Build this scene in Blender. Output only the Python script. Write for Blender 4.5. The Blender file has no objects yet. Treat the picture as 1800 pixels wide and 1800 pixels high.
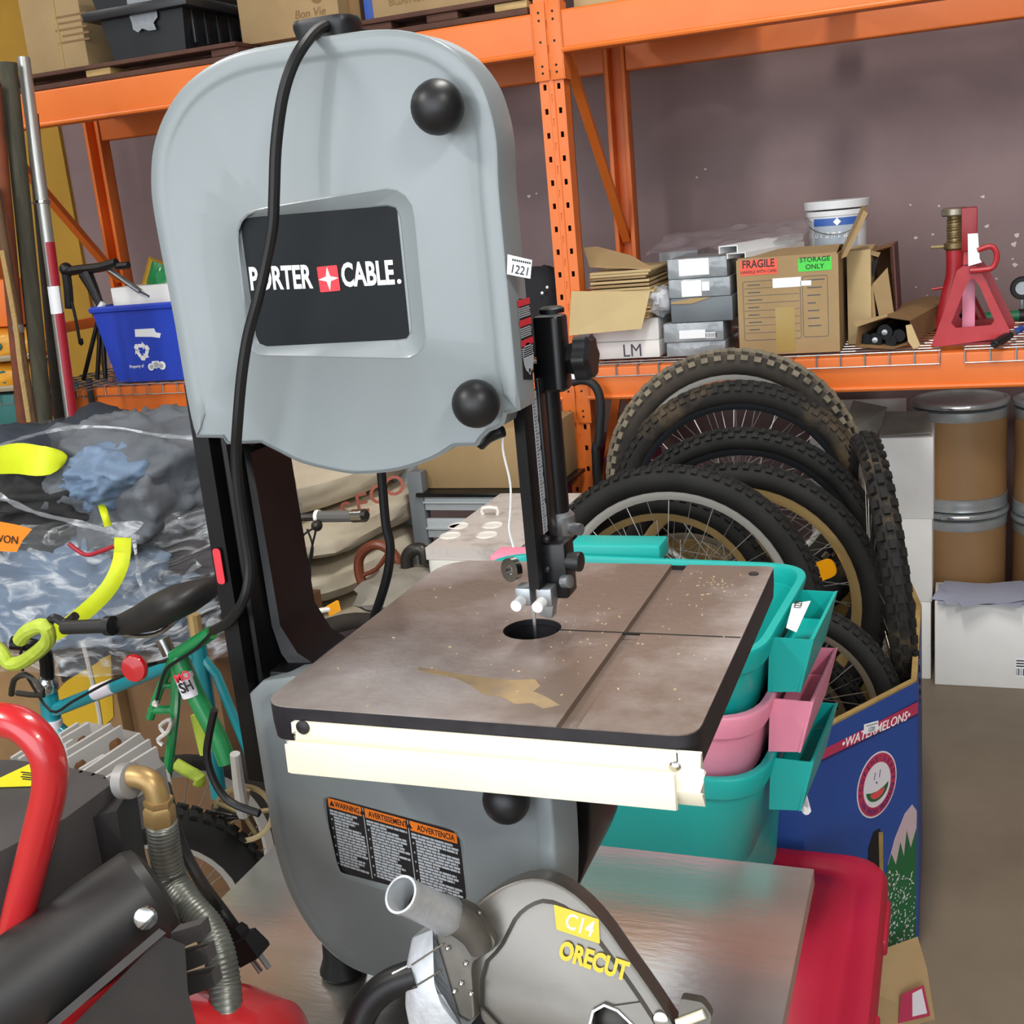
import bpy, bmesh, math, random
from mathutils import Vector as V, Matrix as M4, noise
from math import sin, cos, pi, radians, sqrt, atan2
random.seed(7)
S = bpy.context.scene
COL = S.collection
# ---------------- camera, sky, lights, exposure ----------------
EYE = V((0, 0, 1.6))
FPX, PITCH, YAW, ROLL = 2051.4, .255329, .376706, -.0948627
_f = V((-sin(YAW)*cos(PITCH), cos(YAW)*cos(PITCH), -sin(PITCH)))
_r = V((cos(YAW), sin(YAW), 0)); _u = _r.cross(_f)
RT = _r*cos(ROLL)+_u*sin(ROLL); UP = _u*cos(ROLL)-_r*sin(ROLL); FW = _f
cd = bpy.data.cameras.new('camera'); cam = bpy.data.objects.new('camera', cd); COL.objects.link(cam)
cd.sensor_width = 36; cd.lens = 36*FPX/1800; cd.clip_start = .02
cam.matrix_world = M4(((RT.x, UP.x, -FW.x, EYE.x), (RT.y, UP.y, -FW.y, EYE.y), (RT.z, UP.z, -FW.z, EYE.z), (0, 0, 0, 1)))
S.camera = cam
S.view_settings.view_transform = 'Standard'; S.view_settings.look = 'None'
S.view_settings.exposure = 0.0; S.view_settings.gamma = 1; S.view_settings.use_curve_mapping = False
S.cycles.use_denoising = True
S.cycles.max_bounces = 6; S.cycles.transparent_max_bounces = 10
S.cycles.sample_clamp_indirect = 6
w = bpy.data.worlds.new('sky'); S.world = w; w.use_nodes = True
w.node_tree.nodes['Background'].inputs[0].default_value = (.88, .94, 1.0, 1)
w.node_tree.nodes['Background'].inputs[1].default_value = 1.9
def area(name, loc, rot, sx, sy, power, col=(1, 1, 1)):
    l = bpy.data.lights.new(name, 'AREA'); l.shape = 'RECTANGLE'; l.size = sx; l.size_y = sy; l.energy = power; l.color = col
    o = bpy.data.objects.new(name, l); COL.objects.link(o); o.location = loc; o.rotation_euler = rot; return o

# ---------------- pixel of the photograph -> point of the place ----------------
def ray(px, py): return RT*((px-900)/FPX) - UP*((py-900)/FPX) + FW
def PY(px, py, y): d = ray(px, py); return EYE + d*(y/d.y)
def PZ(px, py, z): d = ray(px, py); return EYE + d*((z-EYE.z)/d.z)
def PX(px, py, x): d = ray(px, py); return EYE + d*(x/d.x)
def PP(px, py, o, n): d = ray(px, py); return EYE + d*((o-EYE).dot(n)/d.dot(n))

# ---------------- materials ----------------
def lin(h):
    h = h.lstrip('#'); c = [int(h[i:i+2], 16)/255 for i in (0, 2, 4)]
    return tuple((x/12.92 if x <= .04045 else ((x+.055)/1.055)**2.4) for x in c) + (1,)
MATS = {}
def mat(name, c, rough=.5, metal=0., c2=None, ns=8., lo=.35, hi=.65, bump=0., bs=60., coat=0., spec=.5, stretch=None, alpha=1., trans=0., loc=None):
    m = bpy.data.materials.new(name); m.use_nodes = True; nt = m.node_tree; b = nt.nodes['Principled BSDF']
    b.inputs['Base Color'].default_value = lin(c); b.inputs['Roughness'].default_value = rough
    b.inputs['Metallic'].default_value = metal; b.inputs['Coat Weight'].default_value = coat
    b.inputs['Specular IOR Level'].default_value = spec; b.inputs['Alpha'].default_value = alpha
    b.inputs['Transmission Weight'].default_value = trans
    if c2 or bump:
        tc = nt.nodes.new('ShaderNodeTexCoord'); mp = nt.nodes.new('ShaderNodeMapping')
        nt.links.new(tc.outputs['Object'], mp.inputs[0])
        if stretch: mp.inputs['Scale'].default_value = stretch
        if loc: mp.inputs['Location'].default_value = loc
    if c2:
        n = nt.nodes.new('ShaderNodeTexNoise'); n.inputs['Scale'].default_value = ns; n.inputs['Detail'].default_value = 6; n.inputs['Roughness'].default_value = .62
        r = nt.nodes.new('ShaderNodeValToRGB'); e = r.color_ramp.elements
        e[0].position = lo; e[0].color = lin(c); e[1].position = hi; e[1].color = lin(c2)
        nt.links.new(mp.outputs[0], n.inputs[0]); nt.links.new(n.outputs[0], r.inputs[0]); nt.links.new(r.outputs[0], b.inputs['Base Color'])
    if bump:
        n2 = nt.nodes.new('ShaderNodeTexNoise'); n2.inputs['Scale'].default_value = bs; n2.inputs['Detail'].default_value = 4
        bp = nt.nodes.new('ShaderNodeBump'); bp.inputs['Strength'].default_value = bump; bp.inputs['Distance'].default_value = .01
        nt.links.new(mp.outputs[0], n2.inputs[0]); nt.links.new(n2.outputs[0], bp.inputs['Height']); nt.links.new(bp.outputs[0], b.inputs['Normal'])
    MATS[name] = m; return m
def K(n): return MATS[n]

# ---------------- mesh builder ----------------
def fr(o, x, y):
    x = V(x).normalized(); y = V(y); y = (y - x*x.dot(y)).normalized(); z = x.cross(y)
    return M4(((x.x, y.x, z.x, o[0]), (x.y, y.y, z.y, o[1]), (x.z, y.z, z.z, o[2]), (0, 0, 0, 1)))
def catm(pts, n=6, closed=False):
    pts = [V(p) for p in pts]; out = []; L = len(pts)
    if L < 3: return pts
    rng = range(L) if closed else range(L-1)
    for i in rng:
        g = (lambda k: pts[k % L]) if closed else (lambda k: pts[max(0, min(L-1, k))])
        p0, p1, p2, p3 = g(i-1), g(i), g(i+1), g(i+2)
        for j in range(n):
            t = j/n
            out.append(.5*((2*p1)+(p2-p0)*t+(2*p0-5*p1+4*p2-p3)*t*t+(3*p1-p0-3*p2+p3)*t**3))
    if not closed: out.append(pts[-1])
    return out
def rpoly(pts, r, n=5):
    out = []; L = len(pts)
    for i in range(L):
        p, a, b = V(pts[i]), V(pts[i-1]), V(pts[(i+1) % L])
        rr = r[i] if isinstance(r, (list, tuple)) else r
        if rr <= 0: out.append(p); continue
        da, db = (a-p), (b-p); la, lb = da.length, db.length
        d = min(rr, la*.49, lb*.49); s, e = p+da*(d/la), p+db*(d/lb)
        for j in range(n+1):
            t = j/n; out.append(s*(1-t)**2 + p*2*t*(1-t) + e*t*t)
    return out
def punched(mb, w, h, cols, hw, hh, z0, pitch, y=0, th=.004):   # face plate with rows of square holes, local x/y plane
    zs = [0.]; z = z0
    while z < h-.1: zs += [z-hh, z+hh]; z += pitch
    zs.append(h); xs = [-w/2]
    for c in cols: xs += [c-hw, c+hw]
    xs.append(w/2)
    for j in range(len(zs)-1):
        if j % 2 == 0: mb.quad((-w/2, zs[j], y), (w/2, zs[j], y), (w/2, zs[j+1], y), (-w/2, zs[j+1], y)); continue
        for i in range(0, len(xs)-1, 2): mb.quad((xs[i], zs[j], y), (xs[i+1], zs[j], y), (xs[i+1], zs[j+1], y), (xs[i], zs[j+1], y))
        for i in range(1, len(xs)-1, 2):
            q = [(xs[i], zs[j]), (xs[i+1], zs[j]), (xs[i+1], zs[j+1]), (xs[i], zs[j+1])]
            for k in range(4): a, b = q[k-1], q[k]; mb.quad((*a, y), (*b, y), (*b, y-th), (*a, y-th))
    return mb
def area2(p): return sum(p[i-1][0]*p[i][1]-p[i][0]*p[i-1][1] for i in range(len(p)))/2
def ccw(p): return p if area2(p) > 0 else p[::-1]
def off(p, d):
    out = []; L = len(p)
    for i in range(L):
        a, b, c = V(p[i-1]), V(p[i]), V(p[(i+1) % L])
        e1, e2 = (b-a), (c-b)
        if e1.length < 1e-9: e1 = e2
        if e2.length < 1e-9: e2 = e1
        n1 = V((-e1.y, e1.x)).normalized(); n2 = V((-e2.y, e2.x)).normalized()
        n = n1+n2; n = n.normalized() if n.length > 1e-6 else n1
        out.append(b + n*min(d/max(.5, n.dot(n1)), d*1.8) if d > 0 else b + n*max(d/max(.5, n.dot(n1)), d*1.8))
    return out
def offc(p, d):   # inset whose folded-over corners are pulled straight
    q = off(p, d); n = len(p)
    def near(c):
        b = 9.
        for i in range(n):
            a, e = p[i-1], p[i]; v = e-a; t = max(0, min(1, (c-a).dot(v)/max(1e-12, v.length_squared))); b = min(b, (c-a-v*t).length)
        return b
    ok = [near(c) > d*.93 for c in q]
    if all(ok) or not any(ok): return q
    out = list(q)
    for i in range(n):
        if not ok[i]:
            a = i
            while not ok[a % n]: a -= 1
            b = i
            while not ok[b % n]: b += 1
            out[i] = q[a % n].lerp(q[b % n], (i-a)/(b-a))
    return out
def circ(r, n=24, cx=0, cy=0, a0=0): return [V((cx+r*cos(a0+2*pi*i/n), cy+r*sin(a0+2*pi*i/n))) for i in range(n)]
def rect(x0, y0, x1, y1, r=0, n=4):
    p = [V((x0, y0)), V((x1, y0)), V((x1, y1)), V((x0, y1))]
    return rpoly(p, r, n) if r else p

FCACHE = {}
class MB:
    def __init__(s, F=None): s.bm = bmesh.new(); s.F = F or M4()
    def v(s, p): return s.bm.verts.new(s.F @ V((p[0], p[1], p[2])))
    def face(s, vs):
        try: return s.bm.faces.new(vs)
        except ValueError: return None
    def quad(s, *pts): s.face([s.v(p) for p in pts]); return s
    def loft(s, rings, cap0=True, cap1=True, loop=False):
        R = [[s.v(p) for p in r] for r in rings]; n = len(R[0])
        for a, b in (zip(R, R[1:]+R[:1]) if loop else zip(R, R[1:])):
            for i in range(n): s.face((a[i], a[(i+1) % n], b[(i+1) % n], b[i]))
        if not loop:
            if cap0: s.face(R[0][::-1])
            if cap1: s.face(R[-1])
        return s
    def box(s, c, d, bev=0, rot=None, seg=2):
        hx, hy, hz = d[0]/2, d[1]/2, d[2]/2; c = V(c)
        R = rot.to_3x3() if rot else None
        vs = []
        for z in (-hz, hz):
            for x, y in ((-hx, -hy), (hx, -hy), (hx, hy), (-hx, hy)):
                p = V((x, y, z)); p = R @ p if R else p
                vs.append(s.v(c+p))
        fs = [s.face([vs[i] for i in q]) for q in ((3, 2, 1, 0), (4, 5, 6, 7), (0, 1, 5, 4), (1, 2, 6, 5), (2, 3, 7, 6), (3, 0, 4, 7))]
        if bev:
            es = list({e for f in fs for e in f.edges})
            bmesh.ops.bevel(s.bm, geom=es, offset=bev, segments=seg, affect='EDGES', profile=.5)
        return s
    def box2(s, a, b, bev=0):
        a, b = V(a), V(b); return s.box((a+b)/2, (abs(b.x-a.x), abs(b.y-a.y), abs(b.z-a.z)), bev)
    def tube(s, pts, r, n=8, sm=0, closed=False, caps=True, sq=None):
        pts = [V(p) for p in pts]
        if sm: pts = catm(pts, sm, closed)
        L = len(pts); T = []
        for i in range(L):
            a, b = (pts[i-1], pts[(i+1) % L]) if closed else (pts[max(0, i-1)], pts[min(L-1, i+1)])
            t = b-a; T.append(t.normalized() if t.length > 1e-9 else V((0, 0, 1)))
        u = T[0].orthogonal().normalized(); rings = []
        for i in range(L):
            if i:
                ax = T[i-1].cross(T[i])
                if ax.length > 1e-7: u = M4.Rotation(T[i-1].angle(T[i]), 3, ax) @ u
                u = (u - T[i]*u.dot(T[i])).normalized()
            w_ = T[i].cross(u); rr = r(i/(L-1)) if callable(r) else r
            k = sq or 1
            rings.append([pts[i]+u*(rr*cos(2*pi*j/n))+w_*(rr*k*sin(2*pi*j/n)) for j in range(n)])
        s.loft(rings, caps, caps, closed); return s
    def cyl(s, a, b, r, r2=None, n=20, caps=True):
        a, b = V(a), V(b); t = (b-a).normalized(); u = t.orthogonal().normalized(); w_ = t.cross(u); r2 = r if r2 is None else r2
        s.loft([[p+u*(q*cos(2*pi*j/n))+w_*(q*sin(2*pi*j/n)) for j in range(n)] for p, q in ((a, r), (b, r2))], caps, caps); return s
    def lathe(s, prof, o, ax=(0, 0, 1), n=28, caps=True, loop=False, xr=None):
        t = V(ax).normalized(); u = V(xr).normalized() if xr else t.orthogonal().normalized(); w_ = t.cross(u); o = V(o)
        s.loft([[o+t*z+u*(max(r, 1e-5)*cos(2*pi*j/n))+w_*(max(r, 1e-5)*sin(2*pi*j/n)) for j in range(n)] for r, z in prof], caps, caps, loop); return s
    def sph(s, c, r, n=16, sc=(1, 1, 1)):
        c = V(c); k = n//2
        s.loft([[c+V((r*sc[0]*sin(pi*i/k)*cos(2*pi*j/n), r*sc[1]*sin(pi*i/k)*sin(2*pi*j/n), -r*sc[2]*cos(pi*i/k))) for j in range(n)] for i in [.05]+list(range(1, k))+[k-.05]]); return s
    def prism(s, poly, z0, z1, ch=0):
        p = ccw([V((q[0], q[1])) for q in poly]); L3 = lambda q, z: [(a[0], a[1], z) for a in q]
        if ch:
            rings = [L3(off(p, ch), z0), L3(p, z0+ch), L3(p, z1-ch), L3(off(p, ch*.3), z1-ch*.3), L3(off(p, ch), z1)]
        else: rings = [L3(p, z0), L3(p, z1)]
        s.loft(rings); return s
    def fill(s, loops, z=0):
        es = []
        for lp in loops:
            vs = [s.v((p[0], p[1], z)) for p in lp]
            es += [s.bm.edges.new((vs[i-1], vs[i])) for i in range(len(vs))]
        bmesh.ops.triangle_fill(s.bm, use_beauty=True, use_dissolve=False, edges=es); return s
    def holed(s, outer, holes, z0, z1, back=True):
        s.fill([outer]+holes, z1)
        if back: s.fill([outer]+holes, z0)
        for lp in [outer]+holes:
            a = [s.v((p[0], p[1], z0)) for p in lp]; b = [s.v((p[0], p[1], z1)) for p in lp]
            for i in range(len(lp)): s.face((a[i-1], a[i], b[i], b[i-1]))
        bmesh.ops.remove_doubles(s.bm, verts=s.bm.verts, dist=1e-6); return s
    def grid(s, f, nu, nv, cu=False, cv=False):
        P = [[s.v(f(i/(nu if cu else nu-1), j/(nv if cv else nv-1))) for j in range(nv)] for i in range(nu)]
        for i in range(nu if cu else nu-1):
            for j in range(nv if cv else nv-1):
                s.face((P[i][j], P[(i+1) % nu][j], P[(i+1) % nu][(j+1) % nv], P[i][(j+1) % nv]))
        return s
    def text(s, t, F, size, ext=.0004, al='CENTER', shear=0, bold=0, xs=1.):
        key = (t, round(ext/size, 3), shear, bold)
        if key not in FCACHE:
            c = bpy.data.curves.new('lettering', 'FONT'); c.body = t; c.size = 1; c.extrude = ext/size; c.shear = shear; c.offset = bold; c.resolution_u = 3
            c.align_x = 'LEFT'; ob = bpy.data.objects.new('lettering', c); me = bpy.data.meshes.new_from_object(ob)
            FCACHE[key] = ([v_.co.copy() for v_ in me.vertices], [tuple(p.vertices) for p in me.polygons]); bpy.data.objects.remove(ob); bpy.data.meshes.remove(me); bpy.data.curves.remove(c)
        vs, fs = FCACHE[key]
        if not vs: return s
        x0 = min(v_.x for v_ in vs); x1 = max(v_.x for v_ in vs); dx = {'LEFT': x0, 'CENTER': (x0+x1)/2, 'RIGHT': x1}[al]
        bv = [s.v(F @ V(((v_.x-dx)*size*xs, v_.y*size, v_.z*size+ext))) for v_ in vs]
        for f in fs: s.face([bv[i] for i in f])
        return s
    def build(s, name, m, parent=None, label=None, smooth=35, kind=None, weld=False, **pr):
        if weld: bmesh.ops.remove_doubles(s.bm, verts=s.bm.verts, dist=1e-5)
        bmesh.ops.recalc_face_normals(s.bm, faces=s.bm.faces)
        if parent is not None:
            root = parent
            while root.parent: root = root.parent
            o_ = ORG.get(root.name)
            if o_: bmesh.ops.translate(s.bm, verts=s.bm.verts, vec=-o_)
        me = bpy.data.meshes.new(name); s.bm.to_mesh(me); s.bm.free(); me.materials.append(K(m) if isinstance(m, str) else m)
        if smooth:
            me.polygons.foreach_set('use_smooth', [True]*len(me.polygons)); me.set_sharp_from_angle(angle=radians(smooth))
        o = bpy.data.objects.new(name, me); COL.objects.link(o)
        if parent is not None: o.parent = parent
        if label: o['label'] = label
        if kind: o['kind'] = kind
        for k_, v_ in pr.items(): o[k_] = v_
        return o
ORG = {}
def thing(name, label, cat, loc=(0, 0, 0), group=None, local=False):
    o = bpy.data.objects.new(name, None); COL.objects.link(o); o.empty_display_size = .1
    o['label'] = label; o['category'] = cat
    if group: o['group'] = group
    if not local: o.location = loc; ORG[o.name] = V(loc)
    return o
def solo(mb, name, m, label, cat, group=None, smooth=35, loc=None, weld=False):
    if loc is None:
        c = [v_.co for v_ in mb.bm.verts]; loc = V((sum(p.x for p in c)/len(c), sum(p.y for p in c)/len(c), min(p.z for p in c)))
    bmesh.ops.translate(mb.bm, verts=mb.bm.verts, vec=-V(loc))
    o = mb.build(name, m, None, label, smooth, weld=weld, category=cat); o.location = loc
    if group: o['group'] = group
    return o
def dup(root, Mx, label=None):
    r = root.copy(); COL.objects.link(r); r.matrix_world = Mx
    if label: r['label'] = label
    def rec(a, b):
        for ch in list(a.children):
            c = ch.copy(); COL.objects.link(c); c.parent = b; rec(ch, c)
    rec(root, r); return r
def struct(mb, name, m, smooth=35, parent=None): return mb.build(name, m, parent, smooth=smooth, kind=None if parent else 'structure')
def XZ(o): return M4(((1, 0, 0, o[0]), (0, 0, -1, o[1]), (0, 1, 0, o[2]), (0, 0, 0, 1)))   # local x,y = world x,z; local +z faces the viewer (-Y)

# ---------------- palette ----------------
mat('saw_grey', '#7d8486', .33, .0, '#848b8d', 3, coat=.25)
mat('saw_grey_in', '#757f84', .35, coat=.2)
mat('black_paint', '#09090a', .34, c2='#111113', ns=20, spec=.4)
mat('black_plastic', '#141416', .42, c2='#1d1d1f', ns=30, spec=.45)
mat('rubber', '#101011', .5, spec=.4)
mat('decal_black', '#1b1e21', .6, c2='#222528', ns=6, spec=.15)
mat('white_print', '#f4f4f4', .5)
mat('red_print', '#d5303c', .5)
mat('orange_print', '#e8791f', .5)
mat('dark_print', '#1a1a1c', .5)
mat('grey_print', '#aeb4ba', .5)
mat('paper', '#eef0f3', .7)
mat('cast_iron', '#75655a', .38, .3, '#b9b1ae', 2.3, .40, .60, bump=.06, bs=90, loc=(.35, .2, .1))  # grey tone paints the table's pale sheen in among the rust brown
mat('iron_edge', '#27252a', .5, .4, '#353236', 30)
mat('stain', '#9c845c', .55, c2='#7c6c5c', ns=28)
mat('sawdust', '#c8b48e', .9)
mat('ivory', '#efe9d3', .45, c2='#e6dfc4', ns=4)
mat('steel', '#b9b9b7', .28, 1., '#9a9a98', 25)
mat('chrome', '#cfcfcd', .18, 1.)
mat('zinc', '#a7aaad', .38, .8, '#8b8e91', 20)
mat('cart_steel', '#dad8d4', .21, .85, '#c6c3be', 3, .3, .75, stretch=(1, 6, 1), bump=.03, bs=30)
mat('rack_orange', '#dd6c22', .45, c2='#e3752c', ns=3)
mat('hole_dark', '#120d0a', .8)
mat('wall_mauve', '#8d7877', .7, c2='#80696a', ns=1.5, bump=.05, bs=25)
mat('wall_yellow', '#b58a2c', .7, c2='#a57c26', ns=2)
mat('chip', '#d8cfcb', .8)
mat('concrete', '#6f6354', .5, c2='#877a68', ns=1.6, lo=.3, hi=.7, bump=.06, bs=18, spec=.35)
mat('ceil_white', '#9c9c98', .8)
mat('side_wall', '#8a8580', .8)
mat('cardboard', '#997f58', .8, c2='#a58a62', ns=5)
mat('cardboard_dk', '#8c6c44', .8, c2='#7a5c3a', ns=5)
mat('cardboard_pale', '#b8a074', .8, c2='#c2aa7c', ns=4)
mat('wood_pale', '#c0a06a', .7, c2='#a98a58', ns=10, stretch=(1, 8, 8))
mat('white_card', '#eeedea', .75, c2='#e4e2de', ns=3)
mat('white_paint', '#dcdedf', .5)

# ---------------- setting ----------------
YW = 4.5
struct(MB().box2((-7, -5, -.1), (5, YW+.2, 0)), 'floor', 'concrete')
WX0, WX1, WZ0, WZ1 = -3.7, -.5, 2.62, 4.3     # unseen strip window, added above the rack for sheen on cart and table
wm_ = MB(M4(((1, 0, 0, 0), (0, 0, -1, YW), (0, 1, 0, 0), (0, 0, 0, 1)))); wm_.holed(rect(-3.78, 0, 5, 4.6), [rect(WX0, WZ0, WX1, WZ1)[::-1]], -.2, 0)
wb = struct(wm_, 'wall_back', 'wall_mauve')
struct(MB().box2((-7, YW-.02, 0), (-3.78, YW+.2, 4.6)), 'trim_1', 'wall_yellow')
gm = bpy.data.materials.new('window_glass'); gm.use_nodes = True; gn = gm.node_tree; gx_ = gn.nodes.new('ShaderNodeMixShader'); gt_ = gn.nodes.new('ShaderNodeBsdfTransparent'); gg_ = gn.nodes.new('ShaderNodeBsdfGlossy'); gg_.inputs['Roughness'].default_value = .02; gx_.inputs[0].default_value = .07
gn.links.new(gt_.outputs[0], gx_.inputs[1]); gn.links.new(gg_.outputs[0], gx_.inputs[2]); gn.links.new(gx_.outputs[0], gn.nodes['Material Output'].inputs[0]); MATS['window_glass'] = gm
wn = bpy.data.objects.new('added_window', None); COL.objects.link(wn); wn['kind'] = 'structure'
for k in range(5): MB().box2((WX0+k*.8-.02 if k else WX0, YW+.04, WZ0), (WX0+k*.8+.02 if k < 4 else WX1, YW+.10, WZ1)).build('window_frame', 'white_paint', wn)
for z in (WZ0, WZ1-.04): MB().box2((WX0, YW+.04, z), (WX1, YW+.10, z+.04)).build('window_frame', 'white_paint', wn)
for k in range(4): MB().box2((WX0+k*.8+.02, YW+.065, WZ0+.04), (WX0+k*.8+.78, YW+.07, WZ1-.04)).build('pane', 'window_glass', wn)
struct(MB().box2((-7.2, -5, 0), (-7, YW+.2, 4.6)), 'wall_left', 'side_wall')
struct(MB().box2((5, -5, 0), (5.2, YW+.2, 4.6)), 'wall_right', 'side_wall')
struct(MB().box2((-7.2, -5, 4.6), (5.2, YW+.2, 4.8)), 'ceiling', 'ceil_white')
ch = MB()
for px, py, a in ((1650, 362, 6), (1728, 346, 7), (1735, 397, 9), (1610, 418, 6), (1788, 413, 9), (1782, 430, 12), (1640, 412, 5), (1600, 360, 4), (1785, 466, 9), (1780, 455, 6), (1610, 505, 4), (1630, 520, 4), (1240, 298, 5), (1225, 312, 4), (930, 345, 6), (943, 340, 4), (1752, 490, 5), (1690, 430, 4)):
    c = PY(px, py, YW); k = a*.0011
    ch.prism([(c.x+k*cos(t)*random.uniform(.5, 1.2), c.z+k*sin(t)*random.uniform(.4, 1.3)) for t in [i*pi/3.5 for i in range(7)]], 0, .002) if False else None
    poly = [(k*cos(t)*random.uniform(.5, 1.3), k*.8*sin(t)*random.uniform(.4, 1.3)) for t in [i*2*pi/7 for i in range(7)]]
    ch.F = XZ((c.x, YW, c.z)); ch.prism(poly, 0, .002)
ch.F = M4(); ch.build('paint_chip', 'chip', wb)

# unseen fluorescent fittings, added overhead to light the room
def em(name, c, st):
    m = bpy.data.materials.new(name); m.use_nodes = True; b = m.node_tree.nodes['Principled BSDF']
    b.inputs['Emission Color'].default_value = c; b.inputs['Emission Strength'].default_value = st; MATS[name] = m
em('tube_glow', (1, .97, .92, 1), 12)
for i, (x, y) in enumerate(((-2.6, -.9), (-.2, 1.6), (1.8, -1.2), (-4.3, 2.0))):
    t = thing('ceiling_light', ['twin tube fluorescent fitting over the open floor before the rack', 'twin tube fluorescent fitting above the band saw', 'twin tube fluorescent fitting by the plain side wall', 'twin tube fluorescent fitting above the wrapped pile'][i], 'light', (x, y, 3.6))
    MB().box2((x-.16, y-.65, 3.62), (x+.16, y+.65, 3.68), .01).build('housing', 'white_paint', t)
    for sx in (-.07, .07): MB().cyl((x+sx, y-.6, 3.6), (x+sx, y+.6, 3.6), .014, n=10).build('fluorescent_tube', 'tube_glow', t)
    for sy in (-.5, .5): MB().cyl((x, y+sy, 3.68), (x, y+sy, 4.6), .006, n=6).build('hanger', 'zinc', t)
    area('tube_light', (x, y, 3.58), (0, 0, 0), .3, 1.2, (95, 55, 95, 30)[i], (1, .97, .92))
area('door_daylight', (-1.2, -4.4, 2.3), (radians(82), 0, 0), 6.0, 3.6, 170, (.88, .94, 1))
# ---------------- pallet rack ----------------
XM, XL, XR, YF, YR = -1.097, -3.30, 1.10, 3.4, 4.1
rack = thing('pallet_rack', 'tall orange steel pallet rack with perforated posts against the mauve wall', 'rack', (XM, YF, 0))
def post(x, y):
    H = 3.2; wd = .074
    mb = MB(XZ((x, y, 0)))
    punched(mb, wd, H, (-.021, .021), .0048, .008, .12, .0667)
    mb.F = M4()
    for sx in (-1, 1):
        mb.box2((x+sx*wd/2-sx*.004, y+.002, 0), (x+sx*wd/2, y+.062, H)); mb.box2((x+sx*wd/2, y+.058, 0), (x+sx*(wd/2-.02), y+.062, H))
    o = mb.build('post', 'rack_orange', rack, smooth=20)
    # raised centre rib with its row of slots
    rb = punched(MB(XZ((x, y, 0))), .014, H, (0,), .0024, .011, .155, .0667, .003, .0025)
    for sx in (-.007, .007): rb.quad((sx, 0, .003), (sx, H, .003), (sx*1.3, H, 0), (sx*1.3, 0, 0))
    rb.build('centre_rib', 'rack_orange', o, smooth=20)
    MB().box2((x-wd/2+.006, y+.03, .02), (x+wd/2-.006, y+.034, H-.02)).build('hole_shade', 'hole_dark', o)  # dark sheet that paints the shade seen through the post holes
for x in (XL, XM, XR):
    post(x, YF)
    H = 3.2
    mb = MB()
    for sx in (-1, 1): mb.box2((x+sx*.037-sx*.016, YR, 0), (x+sx*.037, YR+.06, H), .003)
    mb.box2((x-.037, YR+.055, 0), (x+.037, YR+.06, H)).build('post', 'rack_orange', rack)
    for z in (.35, 1.3, 2.6): MB().box2((x-.018, YF+.06, z-.02), (x+.018, YR, z+.02), .003).build('brace', 'rack_orange', rack)
    for z0, z1 in ((2.15, 1.45), (.45, 1.25)):
        MB().tube([(x, YF+.05, z0), (x, YR+.02, z1)], .02, 4).build('brace', 'rack_orange', rack)
    MB().box2((x-.07, YF-.03, 0), (x+.07, YF+.1, .008)).build('base_plate', 'rack_orange', rack)
def beam(x0, x1, y, z0, z1, d, nm='beam'):
    p = rpoly([(0, z0), (d, z0), (d, z1-.03), (d-.02, z1-.03) if False else (d, z1), (0, z1)], .006, 2)
    p = rpoly([(0, z0), (d, z0), (d, z1), (0, z1)], .007, 3)
    MB().loft([[(x0, y+a, b) for a, b in p], [(x1, y+a, b) for a, b in p]]).build(nm, 'rack_orange', rack)
    MB().tube([(x0, y-.001, z0+.008), (x1, y-.001, z0+.008)], .008, 8).build('beam_lip', 'rack_orange', rack) if y < 4 else None
zl0, zl1, zu0, zu1 = 1.004, 1.105, 2.008, 2.124
for a, b in ((XL, XM), (XM, XR)):
    for z0, z1 in ((zl0, zl1), (zu0, zu1)):
        beam(a+.04, b-.04, YF-.002, z0, z1, .05); beam(a+.04, b-.04, YR+.01, z0, z1, .05)
for x in (XL, XM, XR):
    for zc, hz in ((zl0+.03, .1), (zu0+.035, .105)):
        for s in (-1, 1):
            c = MB().box2((x+s*.002, YF-.008, zc-hz), (x+s*.045, YF-.004, zc+hz), .0015); c.box2((x+s*.041, YF-.008, zc-hz), (x+s*.045, YF+.05, zc+hz))
            o = c.build('connector', 'rack_orange', rack)
            for dz in (-.8, -.62, 0, .55, .75): MB().cyl((x+s*.021, YF-.0095, zc+hz*dz), (x+s*.021, YF-.0075, zc+hz*dz), .0035, n=8).build('rivet', 'hole_dark', o)
# wire decks lying on the beams
def deck(x0, x1, z, lab):
    t = thing('wire_deck', lab, 'wire deck', (x0, YF, z)); mb = MB(); r = .0022
    n = int((x1-x0)/.0625)
    for i in range(n+1):
        x = x0+(x1-x0)*i/n; mb.tube([(x, YR+.04, z), (x, YF-.009, z), (x, YF-.009, z-.032)], r, 5)
    mb.build('cross_wire', 'zinc', t, kind='stuff')
    mb = MB()
    for i in range(15): mb.tube([(x0-.002, YF-.004+i*.052, z+.004), (x1+.002, YF-.004+i*.052, z+.004)], r, 5)
    mb.tube([(x0, YF-.0095, z-.032), (x1, YF-.0095, z-.032)], r, 5)
    mb.build('long_wire', 'zinc', t, kind='stuff')
DZ = zl1+.003
deck(XM+.07, -.045, DZ, 'galvanised wire deck under the boxes on the lower shelf'); deck(.02, XR-.06, DZ, 'galvanised wire deck under the red jack stand')
deck(XL+.06, XL+1.06, DZ, 'galvanised wire deck under the blue recycling bin'); deck(XL+1.12, XM-.06, DZ, 'galvanised wire deck hidden behind the band saw')
TOP = DZ+.008

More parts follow.
